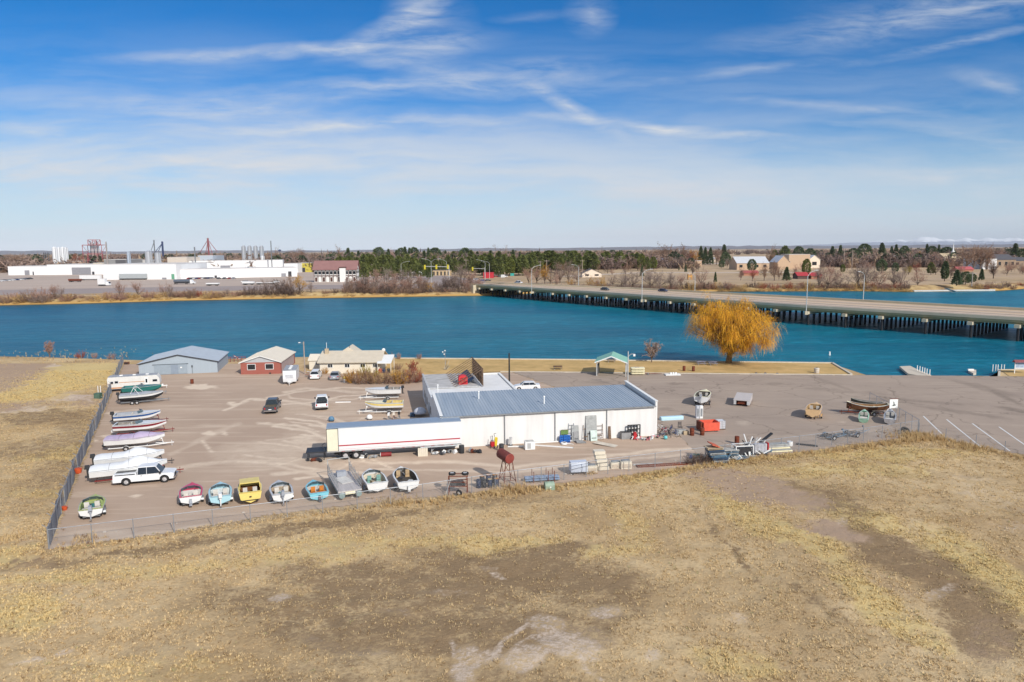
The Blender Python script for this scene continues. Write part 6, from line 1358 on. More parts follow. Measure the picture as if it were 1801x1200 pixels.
# lamps
def street_lamp(label,p,z0,h,ax,ay,group='street lamps on the river bridge',double=False,name='street_lamp',base=True):
 t=thing(name,label,'street lamp',(p.x,p.y,z0),0,group)
 MB().tube((0,0,0),(0,0,h*.86),.17,.11,7).build('pole',M('lamp_steel',(.62,.62,.6),.5,.2),t)
 for s in((1,-1)if double else(1,)):
  MB().path([(0,0,h*.86),(ax*.35*s,ay*.35*s,h*.95),(ax*s,ay*s,h)],.08,5).build('arm',M('lamp_steel'),t);MB().box((ax*s*1.12,ay*s*1.12,h-.02),(.9,.5,.22)).build('lamp_head',M('lamp_steel'),t)
 if base:MB().box((0,0,-.6),(1.0,1.0,1.1)).build('base',bconc,t)
for px,top,lb in((937.5,467,'street lamp on the near side of the bridge closest to town'),(1132,474,'street lamp on the near side of the bridge left of the willow'),(1420,476,'street lamp on the near side of the bridge right of the willow')):
 a,d,n_,W=near_at(px);p=a-n_*.9;street_lamp(lb,p,3.8,HT(p,top)-3.8,n_.x*5,n_.y*5)
for px,pb,top,lb in((1017.5,503,465,'street lamp on the far side of the bridge near the dark roofed house'),(1222,513,481,'street lamp on the far side of the bridge just above the willow'),(1518,530,477,'street lamp on the far side of the bridge near the right')):
 p=G(px,pb,5);street_lamp(lb,p,5,HT(p,top)-5,-3.4,-3.2,base=False)
for px,pb,top,lb,dbl in((759,498,455,'double armed street lamp at the junction left of the bridge',True),(786,492,456,'street lamp right of the double armed lamp at the junction',False),(853.5,492,457,'left of the two street lamps beside the red store',False),(861,490,459,'right of the two street lamps beside the red store',False),(706,492,460,'street lamp behind the bare trees right of the hotel',False)):
 p=FG(px,pb);street_lamp(lb,p,FAR_Z,HT(p,top)-FAR_Z,-5.5 if px!=706 else 5.5,1,group='street lamps at the town end of the bridge',double=dbl,base=False)
for px,pb,top,lb in((961.5,487,457,'utility pole with crossarm behind the bridge'),(950,482,459,'utility pole behind the gold bushes beyond the bridge'),(1024,478,457,'pole with floodlights above the dark roofed house'),(657.5,486,464,'utility pole at the right end of the hotel'),(820,484,456,'utility pole among the pines left of the bridge'),(1483.5,476,438,'tall pole in the town left of the silver trees'),(1498,474,440,'shorter pole right of the tall pole in town'),(1660,478,452,'utility pole left of the church'),(1092,474,450,'utility pole at the right end of the pine row'),(1709,504,478,'pole on the far shore beside the dark pines')):
 p=FG(px,pb);t=thing('utility_pole',lb,'utility pole',p);h=HT(p,top)-FAR_Z;MB().tube((0,0,0),(0,0,h),.3,.2,6).build('pole',M('pole_wood',srgb(176,160,148),.9),t);MB().bar((-2.2,0,h-1),(2.2,0,h-1),.25,.25).build('crossarm',M('pole_wood'),t)
p=FG(745,497);t=thing('traffic_signal','long signal mast arm with yellow traffic lights','traffic signal',FG(790,492));h=HT(p,472.5)-FAR_Z;s=p.y/FPX
MB().tube((0,0,0),(0,0,h+1),.3,n=6).build('pole',M('lamp_steel'),t);MB().tube((0,0,h),(-44*s,-6,h+.6),.22,n=5).build('mast_arm',M('lamp_steel'),t)
for dx in(-44,-23,-2):MB().box((dx*s,-6.0*dx/-44,h),(1.3,.8,3.4)).build('signal_head',M('signal_yellow',srgb(206,190,50),.6),t)
p=FG(853,490);t=thing('traffic_signal','signal mast arm left of the red store','traffic signal',p);h=HT(p,473)-FAR_Z;MB().tube((0,0,0),(0,0,h+1),.3,n=6).build('pole',M('lamp_steel'),t);MB().tube((0,0,h),(-24*s,0,h+.4),.2,n=5).build('mast_arm',M('lamp_steel'),t);MB().box((-24*s,0,h),(1.2,.8,3)).build('signal_head',M('signal_yellow'),t)
for px,py,c,lb in((884.5,494,(.75,.76,.74),'small white road sign beside the bridge approach'),(901,491,srgb(60,170,160),'small green road sign beside the bridge approach')):
 p=FG(px,py);t=thing('road_sign',lb,'road sign',p);MB().tube((0,0,0),(0,0,3),.1,n=5).build('post',grey_metal,t);MB().b2(-1.4,1.4,-.05,.05,2.4,4.4).build('panel',M('sign_%d'%px,c,.5),t)
# vehicles over there
bd=(NE[3]-NE[2]).normalized();byaw=math.atan2(bd.y,bd.x)
vehicle('pickup_truck','white pickup driving on the bridge towards town','pickup truck',None,None,white_paint,cap='crew',L=5.8,at=(G(912,499.4,5.05),byaw+math.pi))
vehicle('sedan','dark car on the bridge right of the white pickup','car',None,None,slate,style='sedan',L=4.8,at=(G(1064,510.6,5.05),byaw));vehicle('sedan','dark blue sedan on the bridge left of the willow','car',None,None,M('navy_paint',(.03,.04,.10),.3),style='sedan',L=4.8,at=(G(1166,513.2,5.05),byaw))
fc=[('white',white_paint),('dark',slate),('silver',silver),('red',M('red_car',srgb(150,40,44),.3)),('blue',M('blue_car',srgb(50,70,120),.3))]
protoc={}
def far_car(px,py,ci,label,yaw=0.0,group='cars parked across the river',z=FAR_Z):
 if ci not in protoc:
  t=thing('parked_car',label,'car',(0,0,0),0,group);L=4.6
  MB().prism_y(arch_outline([(2.3,.45),(2.25,.75),(1.2,.92),(-1.5,.95),(-2.3,.85),(-2.3,.45)],-2.3,2.3,.25,(-1.4,1.4),.38),.88).build('body',fc[ci][1],t)
  MB().prism_y([(-1.7,.92),(1.2,.90),(.55,1.4),(-1.1,1.4)],lambda x,z:.84-.3*max(0,z-.95)).build('windows',glass,t);MB().prism_y([(-1.15,1.38),(.6,1.38),(.45,1.46),(-1.0,1.46)],.70).build('roof',fc[ci][1],t)
  for x in(-1.4,1.4):
   for s in(-1,1):MB().wheel((0,0,0),.32,.22).build('wheel',tyre_m,t,loc=(x,s*.8,.32))
  protoc[ci]=t
 else:t=copy_tree(protoc[ci]);t['label']=label
 p=G(px,py,z);t.location=p;t.rotation_euler=(0,0,yaw);return t
for i,px in enumerate((333,338,343,348,353,358,363,368,373)):far_car(px,491.3-(px-333)*.02,(3,1,0,4,3,0,1,4,2)[i],'%s car, number %d in the tight row before the long white factory building'%(fc[(3,1,0,4,3,0,1,4,2)[i]][0],i+1),1.3)
for px,ci,w_ in((385,1,'dark car nearest the tight row'),(395,1,'dark car second from the tight row'),(404,3,'red car before the factory wall'),(411,2,'silver car at the right end')):far_car(px,491,ci,w_+' of the loose row by the factory',1.4)
for i,px in enumerate((2,9,16,22,29,35,41,47,53)):ci=(0,2,0,0,4,0,2,1,1)[i];far_car(px,495.6-px*.08,ci,'%s car, number %d counted from the left frame edge in the factory lot'%(fc[ci][0],i+1),1.2,group='cars in the lot at the left frame edge')
for px,ci,lb in((563,1,'dark car parked before the left half of the hotel'),(570,1,'second dark car parked before the hotel'),(850,4,'blue car waiting at the town end of the bridge'),(858,1,'dark car at the town end of the bridge'),(872,3,'red car beyond the red store'),(880,1,'dark car parked beyond the red store'),(888,0,'white car parked beyond the red store')):far_car(px,494.5 if px<870 else 487.5,ci,lb,.3 if px>800 else 0)
for px in(430,486,434,690,700,712,840,834):far_car(px,497 if px<500 else 492.5,0 if px%4 else 2,'pale car parked beyond the far bank thicket near column of trees',.2,group='pale cars beyond the far bank thicket')
def box_trailer(label,px0,px1,pb,pt,mat,cab=None,name='box_trailer',cat='trailer',und=1.1):
 a,b=FG(px0,pb),FG(px1,pb-(px1-px0)*.0075);L=(b-a).length;h=HT(a,pt)-FAR_Z;t=thing(name,label,cat,a,math.atan2(b.y-a.y,b.x-a.x))
 MB().b2(0,L,0,2.6,und,h).build('box',mat,t);MB().b2(.3,L-.3,.3,2.3,.6,und-.01).build('chassis',dark_metal,t)
 for x in(1.0,2.2,L-1.5):
  for y in(.1,2.5):MB().wheel((0,0,0),.5,.3).build('wheel',tyre_m,t,loc=(x,y,.5))
 if cab:MB().prism_y([(L+.2,.7),(L+2.8,.7),(L+2.7,1.7),(L+2.0,2.9),(L+.2,3.0)],1.25,c=1.3).build('cab',cab,t);MB().prism_y([(L+2.1,1.75),(L+2.72,1.75),(L+2.15,2.7)],1.15,c=1.3).build('windscreen',glass,t)
 return t
box_trailer('grey semi trailer parked against the tall white factory block',210,257,492.5,482,M('trailer_grey',srgb(178,184,186),.5));box_trailer('white box truck standing in the middle of the factory yard',172,185,503.5,490.5,trl,white_paint,'box_truck','truck')
box_trailer('white semi trailer behind the box truck',140,176,493.5,484.5,trl);box_trailer('low rusty red flatbed left of the white semi trailer',120,141,496.5,491,rust,name='flatbed_trailer');box_trailer('long low white trailer alone on the factory yard',362,384,503,498,trl)
box_trailer('white bus shaped trailer behind the dark thicket',426,446,501.5,495.5,trl);box_trailer('long low white trailer half hidden by the dark thicket',450,482,501,497,trl)
a=FG(305,500.5);t=thing('tanker_truck','silver tanker truck with white cab before the factory','truck',a);s=a.y/FPX
MB().tube((0,1.3,2.3),(28*s,1.3,2.3),1.15,n=14).build('tank',M('tanker_steel',srgb(120,128,140),.3,.5),t,True);MB().b2(.5,27*s,.4,2.2,.7,1.1).build('chassis',dark_metal,t);MB().prism_y([(29*s,.6),(37*s,.6),(37*s,1.6),(33*s,1.9),(32*s,3.2),(29*s,3.2)],1.2,c=1.3).build('cab',white_paint,t)
for x in(1,2.3,22*s,24*s,35*s):MB().wheel((0,0,0),.52,.35).build('wheel',tyre_m,t,loc=(x,.15,.52))
# ---- trees
rt=random.Random(21)
BZ=[(-2,-1.2),(0,-.9),(3,-.4),(5,.1),(8,.9),(12,1.7),(17,2.3),(22,2.5),(999,2.5)]
def bank_tree(kind,px,off,top,label,group=None,wide=1.0,**kw):
 x=XA(px,370,1)
 for _ in range(3):y=bank_far(x)+off;x=XA(px,y,1)
 z=float(np.interp(off,[a for a,b in BZ],[b for a,b in BZ]))-.2;return tree(kind,px,0,top,label,z=z,group=group,y=y,wide=wide,**kw)
GL='bare trees and bushes on the far bank left of the bridge';L1='leafless grey brown bush of the far bank thicket left of the bridge';L2='leafless grey tree of the far bank thicket left of the bridge'
for px,off,top,k in((18,9,512,'shrub-pink'),(52,9,508,'shrub-brown'),(75,9,505,'shrub-pink'),(160,7,520,'shrub-brown'),(190,9,512,'shrub-pink'),(265,9,510,'shrub-pink'),(310,7,508,'shrub-brown'),(325,7,512,'shrub-brown'),(338,7,506,'shrub-brown'),(352,7,510,'shrub-red'),(368,7,510,'shrub-brown'),(385,7,513,'shrub-brown'),(415,7,511,'shrub-pink'),(425,7,509,'shrub-brown'),(438,8,503,'shrub-dark'),(450,8,501,'shrub-dark'),(462,8,506,'shrub-grey'),(478,8,497,'shrub-dark'),(492,8,499,'shrub-dark'),(505,7,502,'shrub-dark'),(518,7,500,'shrub-dark'),(572,8,508,'shrub-brown'),(590,9,506,'shrub-dark'),(612,9,499,'shrub-brown'),(626,9,500,'shrub-dark'),(640,9,498,'shrub-brown')):
 bank_tree(k,px,off,top,L1,GL,wide=1.0)
for px,off,top,k in((97,10,498,'bare-pink-round'),(110,10,504,'bare-grey-round'),(211,11,494,'bare-pink-round'),(243,11,493,'bare-pink-round'),(290,11,494,'bare-pink-round'),(300,10,499,'bare-grey-round'),(400,10,505,'bare-grey-round'),(470,12,488,'bare-grey-wide'),(490,12,486,'bare-dark-wide'),(500,10,492,'bare-dark-round'),(548,10,495,'bare-grey-round'),(615,12,486,'bare-grey-round'),(634,14,487,'bare-pink-round'),(660,14,470,'bare-pink-wide'),(680,16,466,'bare-grey-round'),(694,16,474,'bare-pink-round'),(708,16,472,'bare-grey-round'),(722,16,470,'bare-grey-round'),(738,14,480,'bare-pink-round'),(750,12,488,'bare-brown-round'),(672,8,495,'bare-dark-wide'),(700,8,494,'bare-dark-wide'),(722,8,492,'bare-brown-wide'),(742,8,492,'bare-brown-wide'),(655,8,494,'bare-grey-wide'),(688,9,490,'bare-pink-wide'),(712,9,489,'bare-pink-wide'),(786,16,492,'bare-grey-wide'),(800,14,476,'bare-grey-round'),(812,16,466,'bare-grey-wide'),(826,14,472,'bare-pink-round'),(806,8,494,'bare-dark-wide'),(822,8,492,'bare-pink-wide'),(835,10,490,'bare-grey-wide')):
 bank_tree(k,px,off,top,L2,GL)
for px in range(646,770,7):bank_tree('shrub-'+rt.choice(['dark','brown','grey']),px,6+rt.random()*3,499+rt.random()*8,L1,GL,wide=.9)
for px in range(770,845,8):bank_tree('shrub-'+rt.choice(['dark','grey','pink']),px,7+rt.random()*3,503+rt.random()*6,L1,GL,wide=.9)
bank_tree('bare-gold-round',527,12,477,'orange gold bare willow left of the hotel on the far bank');bank_tree('bare-brown-wide',512,11,482,'spreading brown bare tree beside the orange gold willow')
bank_tree('bare-gold-round',756,9,494,'golden bush at the right end of the far bank thicket')
for i in range(46):px=-10+i*18+rt.random()*10;bank_tree('shrub-tan',px,3.2+rt.random()*3,float(np.interp(px,[0,300,560,840],[529,521,516,514])),'dry tan reeds at the water edge of the far bank','clumps of reeds on the far shore',wide=1.2,name='reed_clump',cat='reeds')
# upstream shore and park
GR='bare trees and bushes on the far bank right of the bridge end';L3='leafless bush on the far bank behind the bridge';L4='leafless grey tree on the far bank behind the bridge'
for px,off,top,k,w_ in((930,40,468,'bare-pink-round',1),(944,44,464,'bare-pink-wide',1),(958,30,462,'bare-gold-tall',1),(968,34,466,'bare-grey-round',1),(985,44,457,'bare-grey-wide',1),(1000,40,460,'bare-grey-wide',1),(1015,50,459,'bare-grey-round',1),(978,14,480,'bare-pink-round',1),(1004,10,488,'bare-gold-round',1),(1040,6,481,'bare-gold-round',.9),(1060,6,484,'bare-gold-round',.9),(1050,8,490,'bare-pink-round',1),(1078,16,480,'bare-grey-round',1),(1100,10,470,'bare-grey-wide',1.1),(1112,10,474,'bare-grey-round',1.2),(1144,8,468,'bare-grey-wide',1.2),(1160,8,472,'bare-grey-wide',1.1),(1180,6,478,'bare-grey-wide',1),(1196,6,480,'bare-pink-round',1),(1232,12,466,'bare-pink-round',.8),(1440,10,470,'bare-grey-wide',1.1),(1456,8,462,'bare-pink-wide',1.1),(1474,8,474,'bare-grey-wide',1),(1508,10,466,'bare-grey-wide',1.1),(1522,10,459,'bare-grey-wide',1.1),(1546,10,470,'bare-pink-round',1),(1572,10,467,'bare-grey-tall',1.3),(1584,14,470,'bare-grey-round',1),(1614,14,472,'bare-pink-round',1.1)):
 bank_tree(k,px,off,top,L4,GR,wide=w_)
for px in list(range(925,1260,5))+list(range(1262,1600,5))+list(range(1715,1830,6)):
 k=rt.choice(['dark','brown','pink','grey','red' if px>1250 else 'brown','tan' if px>1180 else 'grey']);bank_tree('shrub-'+k,px,2.5+rt.random()*7,495+rt.random()*9-(2 if px>1200 else 0),L3,GR,wide=.8)
for px in range(1262,1600,11):bank_tree('shrub-tan',px+rt.random()*5,1.5,506,'dry tan reeds at the upstream shore','clumps of reeds on the upstream shore',wide=1.2,name='reed_clump',cat='reeds')
PG='pines of the dense stand beyond the hotel and bridge';PL='dark green pine of the dense stand beyond the hotel and bridge'
def pines(x0,x1,step,pb,t0,t1,kinds=('pine','pine','cedar','pine')):
 x=x0
 while x<x1:
  tree(rt.choice(kinds),x+rt.uniform(-2,2),pb+rt.uniform(-1.5,1.5),rt.uniform(t0,t1),PL,group=PG,wide=rt.uniform(.9,1.25));x+=step*rt.uniform(.75,1.25)
pines(598,650,9,482,450,456,('cedar','pine'));pines(640,730,9.5,484,446,456);pines(690,850,11,483,447,455);pines(850,935,9.5,485,446,454);pines(930,990,9.5,479,441,450,('pine','cedar'));pines(965,1050,8,476,441,448,('cedar','pine'));pines(1050,1130,9,472,442,450);pines(600,940,13,472,440,448,('pine','spruce'));pines(640,760,16,490,462,468,('pine',))
SG='single conifers standing about the town and park'
for px,pb,top,k,w_ in((583,474,447,'dense',1),(613,472,437,'spruce',1.1),(667,470,435.5,'dense',1),(684,470,439,'spruce',1),(706,470,437,'dense',1),(713,470,435,'spruce',1),(721,470,437,'spruce',1),(729,470,436,'dense',1),(754,470,437,'spruce',.8),(766,470,436,'dense',1.1),(818,470,437,'dense',1.1),(1232,466,434,'spruce',1),(1240,466,436,'spruce',.9),(1249,466,436,'spruce',1),(1273,464,431,'spruce',1.1),(1276,468,444,'dense',1),(1128,476,447,'cedar',.9),(1138,476,452,'pine',.9),(1149,474,452,'cedar',1),(1129,487,467,'spruce',.9),(1206,479,465,'spruce',.9),(1194,476,469,'spruce',.8),(1258,497,479,'spruce',.9),(1269,472,458,'dense',1),(1322,478,456,'dense',1),(1383,494,470,'spruce',1.4),(1404,463,434,'dense',1),(1424,463,437,'dense',1.1),(1380,462,433,'pine',1.3),(1362,462,440,'pine',1.2),(1463,462,434,'spruce',1.2),(1477,462,432,'spruce',1),(1500,464,437,'dense',1),(1519,462,429,'dense',1.1),(1550,462,428,'spruce',1.3),(1567,460,434,'spruce',.9),(1575,460,431,'spruce',1),(1590,460,433,'dense',1),(1629,458,430,'spruce',.9),(1638,458,433,'dense',1),(1650,458,431,'spruce',.8),(1550,480,457,'dense',1.1),(1574,480,462,'dense',.9),(1637,483,462,'pine',1.2),(1664,460,435,'dense',1.5),(1661,495,460,'column',1),(1682,502,475,'spruce',1.6),(1698,500,478,'dense',1.2),(1708,498,480,'dense',1.2),(1726,493,473,'spruce',1.2),(1784,460,429,'spruce',1.4),(1797,462,438,'dense',1.2),(1418,484,456,'cedar',.9),(1482,480,465,'cedar',.9)):
 tree(k,px,pb,top,'single dark evergreen standing among the bare trees of the town and park',group=SG,wide=w_)
DG='bare trees about the town and park';DL='single leafless tree among the houses and lawns of the town and park'
for px,pb,top,k in((1168,466,427,'bare-brown-tall'),(1180,466,426,'bare-brown-tall'),(1192,466,426,'bare-brown-tall'),(1204,466,429,'bare-brown-tall'),(1155,466,434,'bare-brown-round'),(1222,468,436,'bare-gold-round'),(1215,468,440,'bare-red-round'),(1260,466,434,'bare-brown-round'),(1352,464,427,'bare-brown-poplar'),(1357,464,430,'bare-brown-poplar'),(1323,495,470,'bare-red-tall'),(1303,493,470,'bare-pink-tall'),(1344,494,462,'bare-brown-tall'),(1362,494,455,'bare-brown-tall'),(1370,492,462,'bare-brown-tall'),(1400,490,465,'bare-pink-tall'),(1410,478,460,'bare-pink-round'),(1075,473,458,'bare-red-round'),(1083,472,458,'bare-red-round'),(1060,474,457,'bare-grey-round'),(1052,468,432,'bare-brown-poplar'),(874,460,428,'bare-grey-poplar'),(882,460,427,'bare-grey-poplar'),(888,460,429,'bare-grey-poplar'),(600,470,432,'bare-brown-tall'),(688,466,434,'bare-pink-wide'),(480,468,433,'bare-brown-poplar'),(486,468,434,'bare-brown-poplar'),(530,472,433,'bare-brown-round'),(515,474,440,'bare-brown-round'),(545,474,442,'bare-brown-round'),(140,478,444,'bare-red-round'),(30,478,446,'bare-brown-round'),(55,478,448,'bare-brown-round'),(8,480,449,'bare-dark-round'),(1535,462,440,'bare-pink-round'),(1600,464,441,'bare-pink-round'),(1620,466,440,'bare-gold-round'),(1645,470,440,'bare-pink-wide'),(1700,474,430,'bare-brown-wide'),(1712,474,428,'bare-brown-wide'),(1724,474,431,'bare-brown-wide'),(1736,474,430,'bare-brown-tall'),(1612,482,462,'bare-red-wide'),(1598,484,466,'bare-olive-wide'),(1747,490,455,'bare-dark-tall'),(1750,464,437,'bare-dark-round'),(1690,486,462,'bare-pink-wide'),(1672,490,468,'bare-dark-tall'),(1490,476,462,'bare-brown-round'),(1462,484,464,'bare-pink-round')):
 tree(k,px,pb,top,DL,group=DG)
for i in range(70):
 px=rt.choice([rt.uniform(1130,1801),rt.uniform(1430,1801),rt.uniform(940,1240)]);pb=rt.uniform(459,486)
 if 1290<px<1445 and pb<476:continue
 tree('bare-%s-%s'%(rt.choice(['grey','brown','pink','dark']),rt.choice(['round','wide','tall'])),px,pb,pb-rt.uniform(14,24),DL,group=DG)
for i in range(60):
 px=rt.uniform(-5,440);bank_tree('shrub-'+rt.choice(['pink','brown','tan','grey','tan']),px,4+rt.random()*9,float(np.interp(px,[0,440],[523,514]))-rt.random()*6,L1,GL,wide=1.2)
for i in range(40):
 px=rt.uniform(600,845);bank_tree('bare-%s-%s'%(rt.choice(['grey','pink','dark']),rt.choice(['round','wide'])),px,8+rt.random()*9,rt.uniform(484,500),L2,GL)
# distant woods: one mass along the horizon
def far_woods():
 rs=np.random.RandomState(8);Vs=[];Cs=[];A=lambda*c:np.array(srgb(*c));P_=[shrub_tri(900+i,1.,1.5,170,.03)for i in range(4)];C_=[conifer_tri(70+i,1.,.8,110,.16,'round')for i in range(2)]
 for i in range(2600):
  px=rs.rand()*2100-150;y=760+2600*rs.rand()**1.4
  if 1215<px<1420 and y<2200:continue
  if 1690<px and y<1500 and rs.rand()<.8:continue
  x=XA(px,y,FAR_Z);con=rs.rand()<.16;h=(9+9*rs.rand())*(1.0 if not con else .9)*(1.15 if px<1200 else 1.0)
  w=h*(1.0+1.2*rs.rand());v=(C_[i%2]if con else P_[i%4])*np.array([w if not con else h,w if not con else h,h]);a=rs.rand()*6.28;R2=np.array([[math.cos(a),-math.sin(a),0],[math.sin(a),math.cos(a),0],[0,0,1]]);v=v@R2.T+np.array([x,y,FAR_Z])
  c=A(74,82,62)if con else(A(150,128,116),A(132,112,104),A(160,136,112),A(140,116,100),A(120,104,98))[rs.randint(5)]
  Vs.append(v);Cs.append(np.tile(c*(.85+.3*rs.rand()),(len(v),1)))
 V=np.concatenate(Vs);C=np.concatenate(Cs);C=np.concatenate([C,np.ones((len(C),1))],1);o=npmesh('distant_woods',V,np.arange(len(V)).reshape(-1,3),tone_mat('woods'),cols=C,smooth=False)
 tag(o,'brown leafless woods along the horizon','woods',kind='stuff')
far_woods()
def ridge(name,y,prof,mat,base=-5,depth=1500,n=160):
 xs=np.linspace(prof[0][0],prof[-1][0],n);rs=np.random.RandomState(3);top=np.interp(xs,[a for a,b in prof],[b for a,b in prof]);nz=fbm(xs*.05,xs*0+4,5)
 rows=[]
 for dy,f in((0,0),(.25,.35),(.5,.7),(.75,.92),(1,1.0),(1.4,.8),(2,0)):
  r=[]
  for i,px in enumerate(xs):
   Y=y+dy*depth;X=XA(px,y,0)*Y/y;h=max(0,top[i])*f*(1+.35*(fbm(np.array([px*.09+dy*3]),np.array([dy*4.]),5)[0]-.5)*(1 if 0<f<1 else .6)+.0)+(nz[i]-.5)*top[i]*.5*f
   r.append((X,Y,base+h+(0 if f else 0)))
  rows.append(r)
 V=np.array(rows).reshape(-1,3);m_=len(xs);i=np.arange(len(rows)-1)[:,None]*m_+np.arange(m_-1)[None,:];F=np.stack([i,i+1,i+1+m_,i+m_],-1).reshape(-1,4);return tag(npmesh(name,V,F,mat),kind='structure')
ridge('hills',9000,[(-400,50),(60,62),(200,40),(420,44),(560,30),(850,46),(1000,40),(1100,52),(1300,58),(1500,46),(2200,60)],M('hill_blue',srgb(120,116,122),.95,var=.15,scale=.002))
def snow():
 m=bpy.data.materials.new('snow_mountain');m.use_nodes=True;nt=m.node_tree;nt.nodes.clear();t=NT(nt);co=t.n('ShaderNodeNewGeometry').outputs['Position']
 z=t.n('ShaderNodeSeparateXYZ',ins={0:co}).outputs[2];f=t.math('ADD',t.mrange(z,120,420),t.math('MULTIPLY',t.math('SUBTRACT',t.noise(co,.0016,6,.7),.5),1.6));c=t.mix(t.mrange(f,.35,.6),srgb(120,128,150),(.85,.87,.9))
 b=t.n('ShaderNodeBsdfPrincipled',ins={'Base Color':c,'Roughness':.9});nt.links.new(b.outputs[0],t.n('ShaderNodeOutputMaterial').inputs[0]);return m
ridge('mountains',36000,[(1330,0),(1400,120),(1480,230),(1560,320),(1630,480),(1660,400),(1720,430),(1780,460),(1900,380),(2200,200)],snow(),depth=3500,n=260)
# ---------------------------------------------------------------- fences
def chain_mat():
 m=bpy.data.materials.new('chain_link');m.use_nodes=True;nt=m.node_tree;nt.nodes.clear();t=NT(nt)
 co=t.n('ShaderNodeTexCoord').outputs['UV'];sp=t.n('ShaderNodeSeparateXYZ',ins={0:co})
 a=t.math('ADD',sp.outputs[0],sp.outputs[1]);b=t.math('SUBTRACT',sp.outputs[0],sp.outputs[1])
 k=1/.075;f=lambda x:t.math('LESS_THAN',t.math('ABSOLUTE',t.math('SUBTRACT',t.math('FRACT',t.math('MULTIPLY',x,k)),.5)),.03)
 w=t.math('MAXIMUM',f(a),f(b));tr=t.n('ShaderNodeBsdfTransparent');p=t.n('ShaderNodeBsdfPrincipled',ins={'Base Color':(.42,.43,.44,1),'Roughness':.5,'Metallic':.3})
 mx=t.n('ShaderNodeMixShader',ins={0:w,1:tr.outputs[0],2:p.outputs[0]});nt.links.new(mx.outputs[0],t.n('ShaderNodeOutputMaterial').inputs[0]);return m
chain=chain_mat();galv=M('galvanised')
def resample(px_pts,step):
 P=[G(*q)for q in px_pts];out=[P[0]]
 for a,b in zip(P,P[1:]):
  n=max(1,round((b-a).length/step))
  for i in range(1,n+1):out.append(a.lerp(b,i/n))
 return out
def chain_fence(label,px_pts,step=3.0,h=1.75,post=galv,rail=True):
 P=resample(px_pts,step);o=P[0].copy();t=thing('chain_link_fence',label,'fence',o);P=[p-o for p in P]
 pm_=MB().tube((0,0,-.1),(0,0,h+.05),.038,n=6);f=None
 for p in P:
  if f is None:f=pm_.build('post',post,t,loc=p)
  else:q=f.copy();COL.objects.link(q);q.parent=t;q.location=p
 if rail:
  r=MB()
  for a,b in zip(P,P[1:]):r.tube(a+Vector((0,0,h)),b+Vector((0,0,h)),.03,n=5)
  r.build('top_rail',post,t)
 vs=[];fs=[];uv=[];d=0
 for i,(a,b)in enumerate(zip(P,P[1:])):
  L=(b-a).length;vs+=[a+Vector((0,-.03,.03)),b+Vector((0,-.03,.03)),b+Vector((0,-.03,h-.02)),a+Vector((0,-.03,h-.02))];fs.append((i*4,i*4+1,i*4+2,i*4+3));uv+=[(d,0),(d+L,0),(d+L,h),(d,h)];d+=L
 me=bpy.data.meshes.new('wire_mesh');me.from_pydata([tuple(v)for v in vs],[],fs);l=me.uv_layers.new(name='uv')
 for i,c in enumerate(uv):l.data[i].uv=c
 me.materials.append(chain);o2=bpy.data.objects.new('wire_mesh',me);COL.objects.link(o2);o2.parent=t
 return t
chain_fence('galvanised chain link fence along the front of the gravel yard',[(87,966),(441,920),(744,881),(911,855),(1106,829),(1240,812),(1405,791),(1518,776),(1614,762)])
chain_fence('short chain link fence with gate running back from the right front corner',[(1615,762),(1581,741),(1529,711)],2.6,1.9)
chain_fence('chain link fence along the parking lot at the right edge',[(1616,763),(1663,774),(1716,786),(1767,797),(1830,810),(1900,826)],2.8,1.5,rail=False)
slat=M('slat_grey',srgb(112,118,130),.6,var=.15,scale=2,streak=(6,6,.3));rs_=random.Random(4)
P=resample([(86,965),(131,842),(172,748),(200,682),(218,636)],3.0);t=thing('privacy_fence','grey slatted chain link fence down the left side of the yard','fence',P[0]);O=P[0].copy()
for i,(a,b)in enumerate(zip(P,P[1:])):
 a,b=a-O,b-O;d=(b-a).normalized();n=Vector((-d.y,d.x,0));lean=rs_.uniform(-.10,.16);v=MB();m_=10
 for k in range(m_):
  p0,p1=a+d*(3.0*k/m_),a+d*(3.0*(k+.8)/m_);bul=math.sin(k/m_*3.14)*lean;top=1.82-.1*math.sin(k/m_*3.14)*rs_.random()
  v.add([p0+n*bul,p1+n*bul,p1+n*(bul*1.6+lean*.4)+Vector((0,0,top)),p0+n*(bul*1.6+lean*.4)+Vector((0,0,top)),p0+n*(bul+.03),p1+n*(bul+.03),p1+n*(bul*1.6+lean*.4+.03)+Vector((0,0,top)),p0+n*(bul*1.6+lean*.4+.03)+Vector((0,0,top))],[(0,1,2,3),(7,6,5,4),(3,2,6,7),(0,3,7,4),(1,5,6,2)])
 v.build('slat_panel',slat,t);q=MB();q.tube(a,a+Vector((0,0,1.9)),.045,n=6);q.tube(a+Vector((0,0,1.88)),a+Vector((0,0,2.2))-n*.0+n*.35,.03,n=5);q.build('post',galv,t)
r=MB()
for a,b in zip(P,P[1:]):a,b=a-O,b-O;r.tube(a+Vector((0,0,1.85)),b+Vector((0,0,1.85)),.03,n=5)
r.build('top_rail',galv,t)
